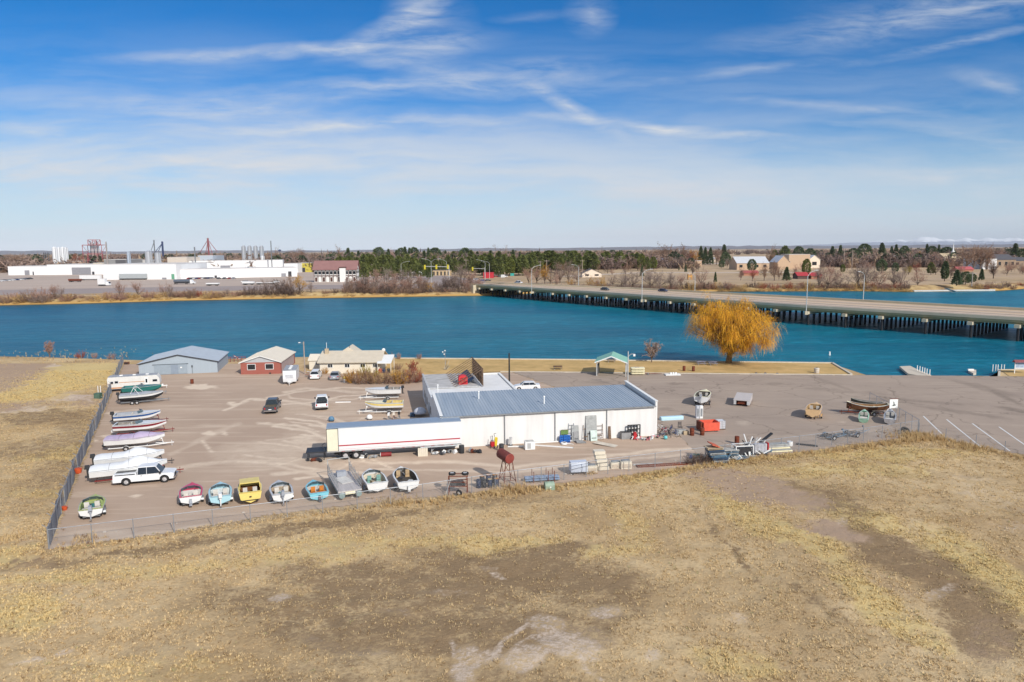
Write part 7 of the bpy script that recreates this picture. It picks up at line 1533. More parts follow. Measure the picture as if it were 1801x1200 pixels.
# ---------------------------------------------------------------- small things
def T(name,label,cat,px,py,z=0,rz=0,group=None):p=G(px,py,z);return thing(name,label,cat,p,R(rz),group)
def barrel(label,px,py,m,h=.88,r=.3,name='steel_drum',group=None,top=None,dx=0,dy=0,z=0):
 t=T(name,label,'drum',px,py,0,0,group);t.location.x+=dx;t.location.y+=dy;t.location.z=z
 b=MB();zs=(0,.03,h*.33,h*.35,h*.37,h*.64,h*.66,h*.68,h-.03,h);rr=(r*.96,r,r,r*1.05,r,r,r*1.05,r,r,r*.96)
 b.loft([[(q*math.cos(a),q*math.sin(a),z_)for a in np.linspace(0,2*math.pi,15)[:-1]]for z_,q in zip(zs,rr)]);b.build('shell',m,t,True)
 MB().tube((0,0,h-.01),(0,0,h+.012),r*.97,n=14).build('lid',top or m,t);MB().tube((r*.5,0,h+.01),(r*.5,0,h+.04),.04,n=6).build('bung',dark_metal,t);return t
def grid_box(t,name,x0,x1,y0,y1,z0,z1,m,nx=3,nz=3,w=.05):
 b=MB()
 for y in(y0,y1):
  for i in range(nx+1):x=x0+(x1-x0)*i/nx;b.bar((x,y,z0),(x,y,z1),w,w)
  for k in range(nz+1):z=z0+(z1-z0)*k/nz;b.bar((x0,y,z),(x1,y,z),w,w)
 for x in(x0,x1):
  for k in range(nz+1):z=z0+(z1-z0)*k/nz;b.bar((x,y0,z),(x,y1,z),w,w)
 return b.build(name,m,t)
blackd=M('drum_black',(.035,.036,.04),.6);navyd=M('drum_navy',srgb(44,56,84),.6,var=.2);orl=M('drum_orange_top',srgb(206,144,80),.7,var=.2)
# tank on stand
t=T('fuel_tank_stand','rust red cylindrical tank high on a spindly steel stand by the front fence','tank stand',893,850,0,0)
tk=M('tank_rust',srgb(122,62,54),.7,var=.18,scale=2)
c0=Vector((-.25,0,3.05));ax=Vector((.62,-1.0,-.10)).normalized();MB().tube(c0-ax*.95,c0+ax*.95,.56,n=20).build('tank',tk,t,True)
q=MB()
for e in(-1,1):q.tube(c0+ax*.95*e,c0+ax*1.0*e,.56,.49,20);q.tube(c0+ax*1.0*e,c0+ax*1.01*e,.49,.16,20)
q.build('tank_end',M('tank_end',srgb(148,68,60),.7,var=.15),t)
ft=[(-1.0,.6),(.3,.9),(.95,-.5),(-.4,-.9)]
for x,y in ft:MB().tube((x,y,0),(x*.55,y*.55,2.45),.045,n=6).build('leg',rust,t)
q=MB()
for(x,y),(x2,y2)in zip(ft,ft[1:]+ft[:1]):q.tube((x*.9,y*.9,.5),(x2*.9,y2*.9,.5),.03,n=5);q.tube((x*.95,y*.95,.3),(x2*.62,y2*.62,2.1),.025,n=5);q.tube((x*.56,y*.56,2.42),(x2*.56,y2*.56,2.42),.04,n=5)
q.build('brace',rust,t)
# drums in a cluster
DGp='cluster of drums beside the tank stand'
for i,(px,py,m,tp,lb)in enumerate(((842,858,navyd,None,'navy drum at the left end of the cluster beside the tank stand'),(851,857.5,blackd,None,'black drum second from the left in the cluster beside the tank stand'),(862,857,navyd,M('lid_cream',srgb(214,186,140),.7),'navy drum with cream lid in the front of the cluster'),(873,856,navyd,orl,'navy drum with orange top at the right end of the cluster'),(848,851,blackd,orl,'black drum with orange top in the back left of the cluster'),(859,849,navyd,orl,'navy drum with orange top in the back middle of the cluster'),(870,849,blackd,orl,'black drum with orange top in the back right of the cluster'))):barrel(lb,px,py,m,top=tp,group=DGp,h=.9,r=.26)
barrel('black drum standing against the front of the semi trailer',812,797,blackd,h=1.0,r=.33);barrel('black ribbed drum standing beside the yellow cart at the workshop wall',882,794,blackd,h=.95,r=.3)
for px,py,lb in((1217,766,'rusty drum left of the orange steel bin'),(1235,765.5,'rusty drum directly in front of the orange steel bin'),(1296,781,'rusty drum behind the scrap pile on the right'),(1203,652.5,'rusty drum left of the pair on the river lawn edge'),(1219.5,653,'rusty drum right of the pair on the river lawn edge'),(338,675,'rusty drum standing alone before the grey shed')):barrel(lb,px,py,rust,h=1.0 if px!=338 else .85)
# engine test rack with wheels on top
t=T('wheel_rack','tall rusty frame with two wheels lying on top left of the drums','rack',806,868);rm_=rust
for x in(-.95,.95):
 for y in(-.4,.4):MB().bar((x,y,0),(x,y,2.0),.07,.07).build('leg',rm_,t)
q=MB()
for z in(.9,1.35,1.98):
 for y in(-.4,.4):q.bar((-.95,y,z),(.95,y,z),.06,.08)
q.build('crossbar',rm_,t);MB().box((0,0,1.1),(1.5,.6,.5),top=(.7,.7)).build('engine_block',black_pl,t);MB().b2(-.8,-.2,-.3,.3,.9,1.3).build('gearbox',M('gear_dark',(.08,.08,.085),.6),t)
for x in(-.6,.75):wheel(t,(x,0,2.15),.38,.22,(0,0,1));
wheel(t,(.15,-.75,.33),.33,.2,(.5,1,.2));MB().bar((-1.3,-.6,0),(-.7,-.4,1.75),.07,.07).build('pole',M('pale_metal'),t)
# pipes on stakes
t=T('pipe_stack','bundle of blue grey pipes lying between upright stakes by the front fence','pipe stack',953,846,0,9)
for y,z in((-.35,.25),(-.1,.25),(.15,.25),(.4,.25),(-.2,.45),(.1,.45),(.3,.45)):MB().tube((-1.9,y,z),(1.9,y,z),.11,n=7).build('pipe',M('pipe_blue',srgb(140,158,184),.5,.2),t)
for x in(-1.0,.6,1.3):
 for y in(-.55,.6):MB().bar((x,y,0),(x,y,1.25),.06,.06).build('stake',rust,t)
q=MB();q.b2(-1.4,-1.3,-.6,.6,0,.13).b2(1.0,1.1,-.6,.6,0,.13);q.build('sleeper',timber,t)
t=T('utility_cabinet','rounded pale green utility cabinet standing outside the front fence','cabinet',966,860,0,10);gcab=M('cabinet_green',srgb(150,170,150),.6);q=MB()
prof=[(-.45,0),(.45,0),(.45,.45)]+[(.45*math.cos(a),.45+.35*math.sin(a))for a in np.linspace(.3,math.pi-.3,6)]+[(-.45,.45)]
q.add([(-.5,y,z)for y,z in prof]+[(.5,y,z)for y,z in prof],[tuple(reversed(range(len(prof)))),tuple(range(len(prof),2*len(prof)))]+[(i,(i+1)%len(prof),len(prof)+(i+1)%len(prof),len(prof)+i)for i in range(len(prof))]);q.build('body',gcab,t,True);MB().b2(-.02,.12,-.47,-.455,.25,.4).build('notice',white_trim,t)
t=T('storage_tank','pale blue grey box tank on feet beside the old appliances','tank',1017,833,0,8);q=MB();q.loft([[(x,y*s_,z)for y,z in((-.6,.35),(.6,.35),(.68,.9),(.45,1.45),(-.45,1.45),(-.68,.9))]for x,s_ in((-.95,.96),(-.9,1),(.9,1),(.95,.96))]);q.build('body',M('tank_pale',srgb(196,204,218),.5,var=.05),t,True)
for x in(-.7,.7):
 for y in(-.4,.4):MB().b2(x-.06,x+.06,y-.06,y+.06,0,.4).build('foot',dark_metal,t)
MB().bar((-.95,-.69,.7),(.95,-.69,1.05),.02,.04).build('strap',dark_metal,t)
app=M('appliance_cream',srgb(226,216,196),.5,var=.08);AP='row of old cream machines by the front fence'
for px,py,w,h,lb in((1041,830,1.15,.72,'low cream machine with a round tub left of the tall stack'),(1083,823,1.2,.68,'low cream machine right of the tall stack'),(1101,824,1.25,.85,'cream cabinet with open top at the right end of the machines')):
 t=T('old_machine',lb,'machine',px,py,0,8,AP);MB().box((0,.2,h/2),(w,.9,h)).build('body',app,t);MB().b2(-w/2+.1,w/2-.1,-.29,-.26,h*.2,h*.7).build('front_panel',M('panel_buff',srgb(206,190,170),.6),t);MB().b2(-w/2+.15,w/2-.15,0,.45,h+.004,h+.12).build('top_grate',grey_metal,t)
t=T('machine_stack','tall stack of cream machine housings leaning among the old machines','machine',1060,827,0,8)
for k in range(5):MB().box((-.12*k+.1,.25,.24+k*.46),(1.25,.95,.40)).build('housing',app,t);MB().box((-.12*k+.1,.25,.02+k*.46),(1.15,.85,.05)).build('gap_plate',dark_metal,t)
t=T('steel_beam','long dark steel channel lying on the ground before the front fence','beam',1165,818,0,9);MB().b2(-3.2,3.6,-.5,-.4,0,.14).b2(-3.2,3.6,.1,.2,0,.14).b2(-3.2,-3.08,-.4,.1,0,.12).b2(3.0,3.12,-.4,.1,0,.12).build('frame',rust,t);MB().b2(-3.4,.2,.4,.55,0,.14).build('rail',M('pale_metal'),t)
# scrap pile on the right
t=T('crate_stack','leaning stack of orange blue and grey crates by the front fence','crate stack',1262,812,0,8)
cm_=[M('crate_grey',srgb(170,172,170),.7),M('crate_navy',srgb(58,84,112),.6),M('crate_blue',srgb(104,140,164),.6),M('crate_grey'),M('crate_navy'),M('crate_tan',srgb(190,170,140),.8)]
for k in range(6):MB().box((.25-.14*k,.05*k,.16+.3*k),(1.9,1.3,.22)).build('crate',cm_[k],t);MB().box((.25-.14*k,.05*k-.66,.16+.3*k),(1.7,.03,.06)).build('crate_slot',dark_metal,t)
q=MB();
for k in range(3):q.box((-.75+.32*k,.3,2.15-.12*k),(.30,1.5,.12),tilt=(0,.35,0))
q.build('orange_lid',M('lid_orange',srgb(214,110,80),.6),t)
t=T('pallet_stack','low pile of grey slatted pallets right of the crate stack','pallet stack',1281,806,0,8)
for k in range(6):
 q=MB();zz=.12+k*.19
 for j in range(5):q.b2(-1.0+.08*(k%3),1.0+.08*(k%3),-.6+j*.27,-.42+j*.27,zz,zz+.04)
 for j in(-.9,0,.85):q.b2(j,j+.1,-.6,.66,zz-.1,zz-.001)
 q.build('pallet',M('pallet_grey',srgb(186,184,178),.8)if k%2 else M('pallet_blue',srgb(120,146,164),.7),t)
t=T('frame_rack','white steel rack frame holding dark sheets in the scrap pile','rack',1306,804,0,8);grid_box(t,'frame',-1.1,1.1,-.5,.7,.1,1.5,white_trim,1,1,.09);MB().b2(-.9,.9,-.3,.5,.3,1.2).build('sheets',dark_metal,t);MB().box((-.9,-.9,.25),(1.6,.7,.06),.3,tilt=(.3,0,0)).build('loose_sheet',M('sheet_pale',(.6,.6,.58),.6),t)
t=T('radiator_rack','white ribbed panel with a red edge in the scrap pile','rack',1336,799,0,8)
for k in range(9):MB().b2(-.8+k*.18,-.68+k*.18,-.3,.3,.1,1.35).build('rib',M('rib_white',srgb(206,206,212),.5),t)
MB().b2(.85,1.0,-.35,.35,.05,1.45).build('red_edge',M('edge_red',srgb(190,40,50),.5),t)
t=T('pole_bundle','tangle of leaning steel poles and bars over the scrap pile','pole bundle',1330,797,0,8);rr_=random.Random(9)
for k in range(11):
 x,y=rr_.uniform(-1.4,1.6),rr_.uniform(-.4,.6);dx=rr_.uniform(.8,3.0)*(1 if k%5 else-1);MB().bar((x-dx*.5,y-.3,.1+rr_.random()*.7),(x+dx*.5,y+.5,1.0+rr_.random()*1.1),.09,.09).build('bar',(grey_metal,M('pale_metal'),dark_metal,white_trim)[k%4],t)
MB().bar((-1.9,-.4,.1),(.6,.1,1.9),.09,.09).build('long_pole',white_trim,t);MB().bar((-.9,.5,.8),(-1.4,.6,2.3),.22,.12).build('plank',white_trim,t);MB().bar((.6,.3,1.2),(2.4,.8,2.2),.35,.18).build('black_post',blackd,t)
t=T('channel_stack','cream and grey metal channels lying along the fence right of the scrap pile','metal stack',1365,794,0,8)
for k in range(5):MB().b2(-1.9+.1*k,1.9-.15*k,-.5+.02*k,.5,.05+k*.2,.2+k*.2).build('channel',(cream,M('crate_grey'),cream,M('pale_metal'),M('crate_grey'))[k],t)
barrel('white round tub at the right end of the scrap pile',1389,784,white_trim,h=.55,r=.35,name='tub');t=T('tar_plank','black plank lying on the gravel right of the white tub','plank',1419,784,0,-25);q=MB();q.b2(-1.3,1.3,-.15,.15,0,.14).b2(-1.1,1.1,-.08,.08,.14,.2);q.build('plank',blackd,t)
t=T('weed_tangle','dark dry weeds with green boards behind the fence left of the crate stack','scrap',1228,806);
for k,(x,y,c)in enumerate(((-.4,0,srgb(90,130,110)),(.1,.2,srgb(70,110,90)),(-.9,-.2,srgb(60,70,120)),(-.6,.3,(.6,.6,.6)))):MB().box((x,y,.25),(.5,.35,.4),k*.6,tilt=(.3,.2,0)).build('scrap_piece',M('scrap_%d'%k,c,.7),t)
for k in range(5):tree('shrub-dark',1215+k*9,816-k,800-k,'dark dry weed bush tangled in the fence left of the crates',z=0,name='bush',cat='bush',group='dark weeds in the fence by the crates',wide=1.1)
# orange bin, ibc, dispenser, blue float
t=T('scrap_bin','open orange steel bin standing on the lot right of the workshop','bin',1247,757,0,8);ob=M('bin_orange',srgb(226,96,72),.6,var=.08)
q=MB();q.b2(-1.15,1.15,-.9,-.82,.15,1.3).b2(-1.15,1.15,.82,.9,.15,1.3).b2(-1.15,-1.07,-.82,.82,.15,1.3).b2(1.07,1.15,-.82,.82,.15,1.3).b2(-1.07,1.07,-.82,.82,.15,.25);q.build('shell',ob,t)
for x in(-.7,.7):MB().b2(x-.2,x+.2,-.85,.85,0,.14).build('skid',dark_metal,t)
MB().b2(-1.5,-1.16,-.6,.9,.1,1.3).build('side_flap',rust,t)
t=T('ibc_tote','white caged plastic tote right of the orange bin','tote',1267,755,0,8);MB().b2(-.5,.5,-.4,.6,.18,1.25).build('bottle',M('tote_white',srgb(222,224,228),.4,var=.03),t,True);grid_box(t,'cage',-.54,.54,-.44,.64,.16,1.28,galv,5,4,.03);MB().b2(-.55,.55,-.45,.65,.02,.15).build('pallet',timber,t)
t=T('fuel_dispenser','pair of grey white fuel dispenser cabinets before the white open boat','dispenser',1230,735.5,0,5)
for x,m in((-.32,gelgrey),(.22,white_trim)):MB().box((x,0,.95),(.46,.5,1.9)).build('cabinet',M('dispenser_grey',srgb(206,208,214),.5)if m is gelgrey else m,t);MB().b2(x-.15,x+.15,-.27,-.255,.3,1.5).build('panel',grey_metal,t)
t=T('dock_float','long pale blue foam float lying on the lot by the workshop corner','float',1181,738,0,10);q=MB();q.loft([[(x,y,z)for y,z in((-.45*s_,0),(.45*s_,0),(.45*s_,.35),(.3*s_,.5),(-.3*s_,.5),(-.45*s_,.35))]for x,s_ in((-1.75,.8),(-1.65,1),(1.65,1),(1.75,.8))]);q.build('body',M('float_blue',srgb(186,218,232),.6,var=.04),t)
# bicycle pile
t0=None
for k in range(9):
 t=T('bicycle','old bicycle tangled in the pile at the workshop corner','bicycle',1162+(k%5)*5.5,769-(k//5)*5-(k%3),0,20*k,'pile of old bicycles at the workshop corner');t.rotation_euler=(rr_.uniform(-.4,.9),rr_.uniform(-.2,.2),R(30*k));t.location.z=.05+.12*(k%3)
 for x in(-.5,.5):
  q=MB();ring=[(x+.32*math.cos(a),0,.34+.32*math.sin(a))for a in np.linspace(0,6.283,15)];q.path(ring,.025,4);w_=q.build('wheel',tyre_m,t);q=MB()
  for a in np.linspace(0,3.14,5)[:-1]:q.tube((x-.3*math.cos(a),0,.34-.3*math.sin(a)),(x+.3*math.cos(a),0,.34+.3*math.sin(a)),.006,n=3)
  q.build('spokes',chrome,w_)
 fm_=(M('bike_blue',srgb(60,80,140),.4),M('bike_white',(.7,.7,.7),.4),M('bike_red',srgb(170,40,50),.4),M('bike_dark',(.06,.06,.07),.4))[k%4]
 MB().path([(-.5,0,.34),(-.12,0,.8),(.36,0,.82),(0,0,.34),(-.5,0,.34)],.022,5).path([(-.12,0,.85),(0,0,.34)],.022,5).path([(.5,0,.34),(.36,0,.9)],.022,5).build('frame',fm_,t);MB().box((-.13,0,.9),(.24,.12,.05)).build('saddle',black_pl,t);MB().bar((.36,-.25,.95),(.36,.25,.95),.03,.03).build('handlebar',chrome,t)
for px,py,w,h,m,lb,nm in((1197,763,1.3,.6,'crate_grey','grey flat box right of the bicycle pile','box'),(1206,764,.7,.5,'crate_tan','small tan box beside the grey flat box','box')):
 t=T(nm,lb,nm,px,py,0,5);MB().box((0,0,h/2),(w,.6,h)).build('carton',M(m),t);MB().b2(-w/2,w/2,-.02,.02,h+.002,h+.02).build('tape',timber,t)
t=T('metal_chair','dark slatted metal chair standing behind the grey flat box','chair',1196,757,0,5)
for x in(-.22,.22):
 for y in(-.22,.22):MB().bar((x,y,0),(x,y,.45 if y<0 else 1.2),.04,.04).build('leg',dark_metal,t)
MB().b2(-.25,.25,-.25,.25,.45,.49).build('seat',dark_metal,t)
for k in range(3):MB().b2(-.25,.25,.2,.24,.65+k*.2,.75+k*.2).build('back_slat',dark_metal,t)
t=T('buoy','round turquoise ball buoy on the gravel below the bicycle pile','buoy',1170.5,773);MB().sphere((0,0,.25),.27,12,8).build('ball',M('buoy_turq',srgb(110,200,206),.4),t,True);MB().tube((0,0,.5),(0,0,.6),.05).build('eye',dark_metal,t)
# things against workshop front wall
def wallthing(name,label,cat,px,py,dz=0,out=.25):p=G(px,py);lxx=(p-FLc).dot(UX);q=FLc+UX*lxx-UY*out;return thing(name,label,cat,(q.x,q.y,dz),BYAW)
t=wallthing('milk_crate_stack','stack of bright blue crates under the green board','crate stack',991,776,out=.6)
for k in range(3):
 for x in(-.45,.05,.5):MB().box((x,0,.16+k*.31),(.42,.4,.29)).build('crate',M('milk_blue',srgb(40,110,196),.5,var=.12),t);MB().b2(x-.15,x+.15,-.215,-.202,.1+k*.31,.2+k*.31).build('crate_slot',M('milk_dark',srgb(20,50,110),.6),t)
t=wallthing('green_board','green board standing on the wall side above the blue crates','board',992,776,dz=.98);MB().b2(-.5,.5,-.05,0,0,.62).build('panel',M('board_green',srgb(108,138,74),.7),t);MB().b2(-.52,.52,-.07,-.051,.58,.64).build('edge',timber,t)
def leaner(name,label,cat,px,w,h,m,m2=None,tilt=.18,bars=0,dy=0):
 t=wallthing(name,label,cat,px,775,out=.05+math.sin(tilt)*h+dy);q=MB();q.add([(-w/2,0,0),(w/2,0,0),(w/2,math.sin(tilt)*h,math.cos(tilt)*h),(-w/2,math.sin(tilt)*h,math.cos(tilt)*h),(-w/2,-.05,.01),(w/2,-.05,.01),(w/2,math.sin(tilt)*h-.05,math.cos(tilt)*h),(-w/2,math.sin(tilt)*h-.05,math.cos(tilt)*h)],[(0,1,2,3),(7,6,5,4),(4,5,1,0),(5,6,2,1),(6,7,3,2),(7,4,0,3)])
 if bars:
  q=MB()
  for s in(-1,1):q.bar((s*w/2,0,0),(s*w/2,math.sin(tilt)*h,math.cos(tilt)*h),.06,.06)
  for k in range(bars):f=(k+.5)/bars;q.bar((-w/2,f*math.sin(tilt)*h,f*math.cos(tilt)*h),(w/2,f*math.sin(tilt)*h,f*math.cos(tilt)*h),.05,.05)
 q.build('frame' if bars else 'sheet',m,t)
 if m2:MB().b2(-w*.35,w*.35,math.sin(tilt)*h*.3-.09,math.sin(tilt)*h*.3-.06,h*.25,h*.3).build('label_plate' if not bars else 'cross_brace',m2,t)
 return t
leaner('ladder','short grey ladder leaning left of the metal doors on the workshop wall','ladder',1004,.7,2.4,grey_metal,bars=5,m2=grey_metal);leaner('metal_door','grey steel door leaning on the workshop wall right of the blue crates','door',1011,.95,2.1,M('crate_grey'),M('crate_grey'),dy=.02);leaner('metal_door','dark grey cabinet door before the pale steel door','door',1012,.75,1.3,M('slate_wall'),dark_metal,dy=.25)
leaner('scaffold_frame','tall grey sheet frame with three bays leaning on the workshop wall','frame',1041,1.5,3.3,M('crate_grey'),M('frame_dark',(.12,.12,.12),.6),.12);leaner('scaffold_frame','brown barred frame right of the tall grey sheet frame','frame',1056,1.0,2.1,timber,bars=4,m2=timber);leaner('plank_bundle','dark upright planks left of the tall grey sheet frame','planks',1030,.5,2.1,timber,bars=2,m2=timber,dy=.1);leaner('mint_panel','pale mint panel leaning low before the tall grey sheet frame','panel',1044,.9,1.4,M('mint_pale',srgb(206,222,214),.6),dark_metal,dy=.5);leaner('pointed_board','narrow brown pointed board leaning right of the pilaster','board',1076,.35,1.7,timber,timber)
t=T('plywood_ramp','pale plywood sheet lying tilted on the gravel before the leaning frames','plywood',1065,783,0,-32);MB().box((0,0,.12),(3.0,1.1,.05),tilt=(0,.05,0)).build('sheet',M('ply_pale',srgb(216,206,190),.7),t);MB().box((-1.0,0,.06),(.15,1.0,.1)).build('batten',timber,t)
t=T('dark_mat','dark grey folded mat on the ground left of the plywood sheet','mat',1020,779,0,10);MB().box((0,0,.15),(1.0,.8,.1),tilt=(.2,.1,0)).box((.4,-.1,.08),(.7,.6,.1)).build('mat',M('slate_wall'),t)
for a,b,lb in(((940,780.5),(1010,776),'white pipe lying along the workshop wall'),((941,784.5),(1008,789),'long white pipe lying away from the workshop wall right of the air unit'),((893,787),(920,786.5),'short white pipe left of the white air unit')):
 p,q_=G(*a),G(*b);t=thing('white_pipe',lb,'pipe',p);d=q_-p;MB().bar((0,0,.1),(d.x,d.y,.1),.16,.14).build('pipe',white_trim,t);n_=d.normalized();MB().bar(Vector((d.x,d.y,.1)),Vector((d.x,d.y,.1))+n_*.05,.2,.18).build('end_cap',M('pale_metal'),t)
t=T('air_unit','white slatted air conditioning unit standing on the gravel','air unit',932,791,0,8);MB().box((0,.3,.55),(1.25,1.1,1.0)).build('case',white_trim,t);q=MB()
for k in range(6):q.b2(-.35+k*.08,-.31+k*.08,-.27,-.252,.2,.9)
q.build('grille',grey_metal,t);MB().b2(-.5,.5,-.1,.7,1.055,1.09).build('top_vent',M('pale_metal'),t)
t=T('hand_cart','yellow hand cart with tall handles beside the red machine at the workshop wall','cart',872,787,0,10);ym=M('cart_yellow',srgb(232,206,60),.5);MB().box((0,0,.75),(.35,.4,1.1),tilt=(.15,.1,0)).build('body',ym,t);MB().path([(-.1,.1,1.3),(-.2,.2,1.75),(.1,.2,1.8)],.03).build('handle',black_pl,t)
for s in(-.2,.2):wheel(t,(s,-.2,.15),.15,.08,(1,0,0))
t=T('pressure_washer','red machine with wheels and hoses left of the yellow cart','machine',866,788,0,10);rm2=M('mach_red',srgb(180,36,44),.5);MB().box((0,0,.5),(.5,.45,.6),.3).build('body',rm2,t);MB().tube((0,.1,.8),(.05,.15,1.5),.05).build('pump',grey_metal,t)
for s in(-.25,.25):wheel(t,(s,-.15,.18),.18,.08,(1,0,0))
t=T('fishing_rods','thin poles and wires leaning on the wall above the red machine','poles',866,784)
for a,b in(((-.9,0,.1),(.7,.6,3.0)),((.4,.1,.1),(1.1,.6,3.1)),((-.2,0,.1),(-.1,.5,2.4))):MB().tube(a,b,.018,n=4).build('pole',grey_metal,t)
t=T('cement_mixer','grey drum shaped machine on a foot right of the downpipe','machine',898,785);MB().box((0,0,.12),(.5,.4,.2)).build('foot',dark_metal,t);MB().tube((0,0,.2),(.05,0,1.2),.16,.2,9).build('drum',M('light_grey'),t)
# under and before the semi trailer
for i,(px,py,lb)in enumerate(((648,806,'grey steel trestle lying beside the trailer wheels'),(770,800,'pale engine parts heaped by the landing legs'),(797,797,'white and grey hood parts heaped under the trailer front'),(838,796,'black engine parts heaped right of the semi trailer'))):
 t=T('scrap_heap',lb,'scrap',px,py,0,8)
 for k in range(8):MB().box((rr_.uniform(-.9,.9),rr_.uniform(-.3,.3),.12+.25*rr_.random()),(.2+.5*rr_.random(),.2+.3*rr_.random(),.12+.3*rr_.random()),rr_.random()*3,tilt=(rr_.random(),rr_.random(),0),top=(.7,.7)).build('scrap_piece',(grey_metal,white_trim,dark_metal,M('pale_metal'))[(k+i)%4]if i!=3 else(dark_metal,blackd,grey_metal,rust)[k%4],t)
t=T('fallen_drum','red drum with white end lying on its side by the trailer','drum',680,803,0,10);MB().tube((-.7,0,.28),(.6,0,.28),.28,n=12).build('shell',M('drum_red',srgb(140,46,48),.6,var=.2),t,True);MB().tube((-.76,0,.28),(-.702,0,.28),.26,n=12).build('lid',white_trim,t)
t=T('white_cabinet','cream slatted cabinet standing under the trailer by its landing legs','cabinet',744,803,0,8)
for k in range(5):MB().b2(-.6+k*.24,-.38+k*.24,0,.5,0,.95).build('board',app,t)
t=T('engine_hoist','rusty machine parts on the ground below the trailer platform','scrap',557,812);
for k in range(7):MB().box((rr_.uniform(-1.2,.6),rr_.uniform(-.3,.3),.2),(.3,.25,.35),k,tilt=(k,0,0)).build('scrap_piece',rust if k%2 else dark_metal,t)
# outboards on stands by shop
for px,py,lb,m in((583,741,'small blue and white motor cowl left of the white cowl',M('cowl_blue',srgb(90,130,160),.5)),(650,738,'round white motor cowl on the gravel behind the trailer',white_trim)):t=T('motor_cowl',lb,'motor cowl',px,py);MB().sphere((0,0,.35),.42,10,6,(1.1,.8,1)).build('cowl',m,t,True);MB().b2(-.35,.35,-.3,.3,0,.1).build('base',dark_metal,t)
for i,(px,lb)in enumerate(((684,'left'),(693,'middle'),(702,'right'))):
 t=T('outboard_stand','%s of three outboard motors on stands behind the trailer'%lb,'outboard motor',px,740-i,0,0,'outboard motors on stands');q=MB();q.bar((-.3,-.2,0),(0,0,.8),.05,.05).bar((.3,-.2,0),(0,0,.8),.05,.05).bar((0,.3,0),(0,0,.8),.05,.05);q.build('stand',rust if i==1 else grey_metal,t);MB().box((0,0,1.0),(.35,.5,.4),top=(.8,.8)).build('cowl',(gel,M('cowl_cream',srgb(226,216,200),.5),black_pl)[i],t);MB().box((0,.1,.5),(.12,.18,.7)).build('leg_unit',grey_metal,t)
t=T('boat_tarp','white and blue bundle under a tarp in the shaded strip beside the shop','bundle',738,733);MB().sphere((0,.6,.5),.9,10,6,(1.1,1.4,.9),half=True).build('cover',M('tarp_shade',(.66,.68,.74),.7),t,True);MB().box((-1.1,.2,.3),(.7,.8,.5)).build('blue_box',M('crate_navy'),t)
t=T('white_plank','thin white plank lying alone on the gravel right of the white pickup','plank',604,708,0,4);MB().b2(-1.2,1.2,-.12,.12,0,.12).build('plank',white_trim,t);MB().b2(-1.3,-1.2,-.15,.15,0,.14).build('end_block',white_trim,t)
for px,py,lb,s in((138,832,'larger crumpled orange bucket beside the slatted fence',.42),(114,897,'small orange red bucket beside the slatted fence',.28)):t=T('bucket',lb,'bucket',px,py);MB().tube((0,0,0),(0,0,s*1.3),s*.7,s,12).build('shell',M('bucket_orange',srgb(222,96,52),.6),t,True);MB().path([(s,0,s*1.3),(0,0,s*1.9),(-s,0,s*1.3)],.02).build('handle',grey_metal,t)
t=T('utility_box','green utility box with two white marker posts left of the slatted fence','utility box',173,701);MB().box((0,0,.45),(1.0,.9,.9)).build('cabinet',M('util_green',srgb(84,112,96),.6),t);MB().box((0,-.0,.93),(1.06,.96,.05)).build('lid',M('util_green'),t)
for x in(-.35,.1):MB().tube((x,.7,0),(x,.7,2.1),.06,n=6).build('marker_post',white_trim,t)
# tyre, metal sign with the bird
t=T('loose_tyre','large black tyre lying inside the right front fence corner','tyre',1592,760);o_=MB().wheel((0,0,.3),.55,.34,(.2,-.5,1)).build('tyre',tyre_m,t,True);MB().tube((0,0,.05),(0,0,.25),.3,n=12).build('inner',dark_metal,t)
t=T('bird_sign','white square sign with a dark bird emblem above the gate fence','sign',1570,738,0,4);hz=HT(G(1570,738),718);MB().b2(-.62,.62,-.03,.03,hz,hz+1.35).build('panel',white_trim,t)
for x in(-.5,.5):MB().tube((x,.06,0),(x,.06,hz+1.3),.04,n=6).build('post',galv,t)
bird=[(-.42,.42),(-.20,.38),(-.02,.58),(-.10,1.0),(.06,.88),(.12,.56),(.30,.50),(.44,.54),(.30,.40),(.10,.36),(-.10,.30)]
MB().add([(x,-.036,hz+z)for x,z in bird],[tuple(range(len(bird)))]).build('bird_emblem',M('emblem_dark',(.05,.07,.06),.6),t);MB().b2(-.64,.64,-.05,.05,hz+1.351,hz+1.42).build('top_cap',rust,t)
t=T('boat_prop_guard','white round fan shaped guard beside the stern of the drift boat','guard',1564,733,0,10);q=MB();q.path([(.5*math.cos(a),0,.75+.5*math.sin(a))for a in np.linspace(0,6.283,15)],.05,5);q.build('ring',white_trim,t);q=MB()
for a in np.linspace(0,3.14,6)[:-1]:q.bar((.5*math.cos(a),0,.75+.5*math.sin(a)),(-.5*math.cos(a),0,.75-.5*math.sin(a)),.04,.03)
q.build('blade',M('pale_metal'),t);MB().bar((0,0,0),(0,0,.3),.3,.3).build('foot',grey_metal,t)
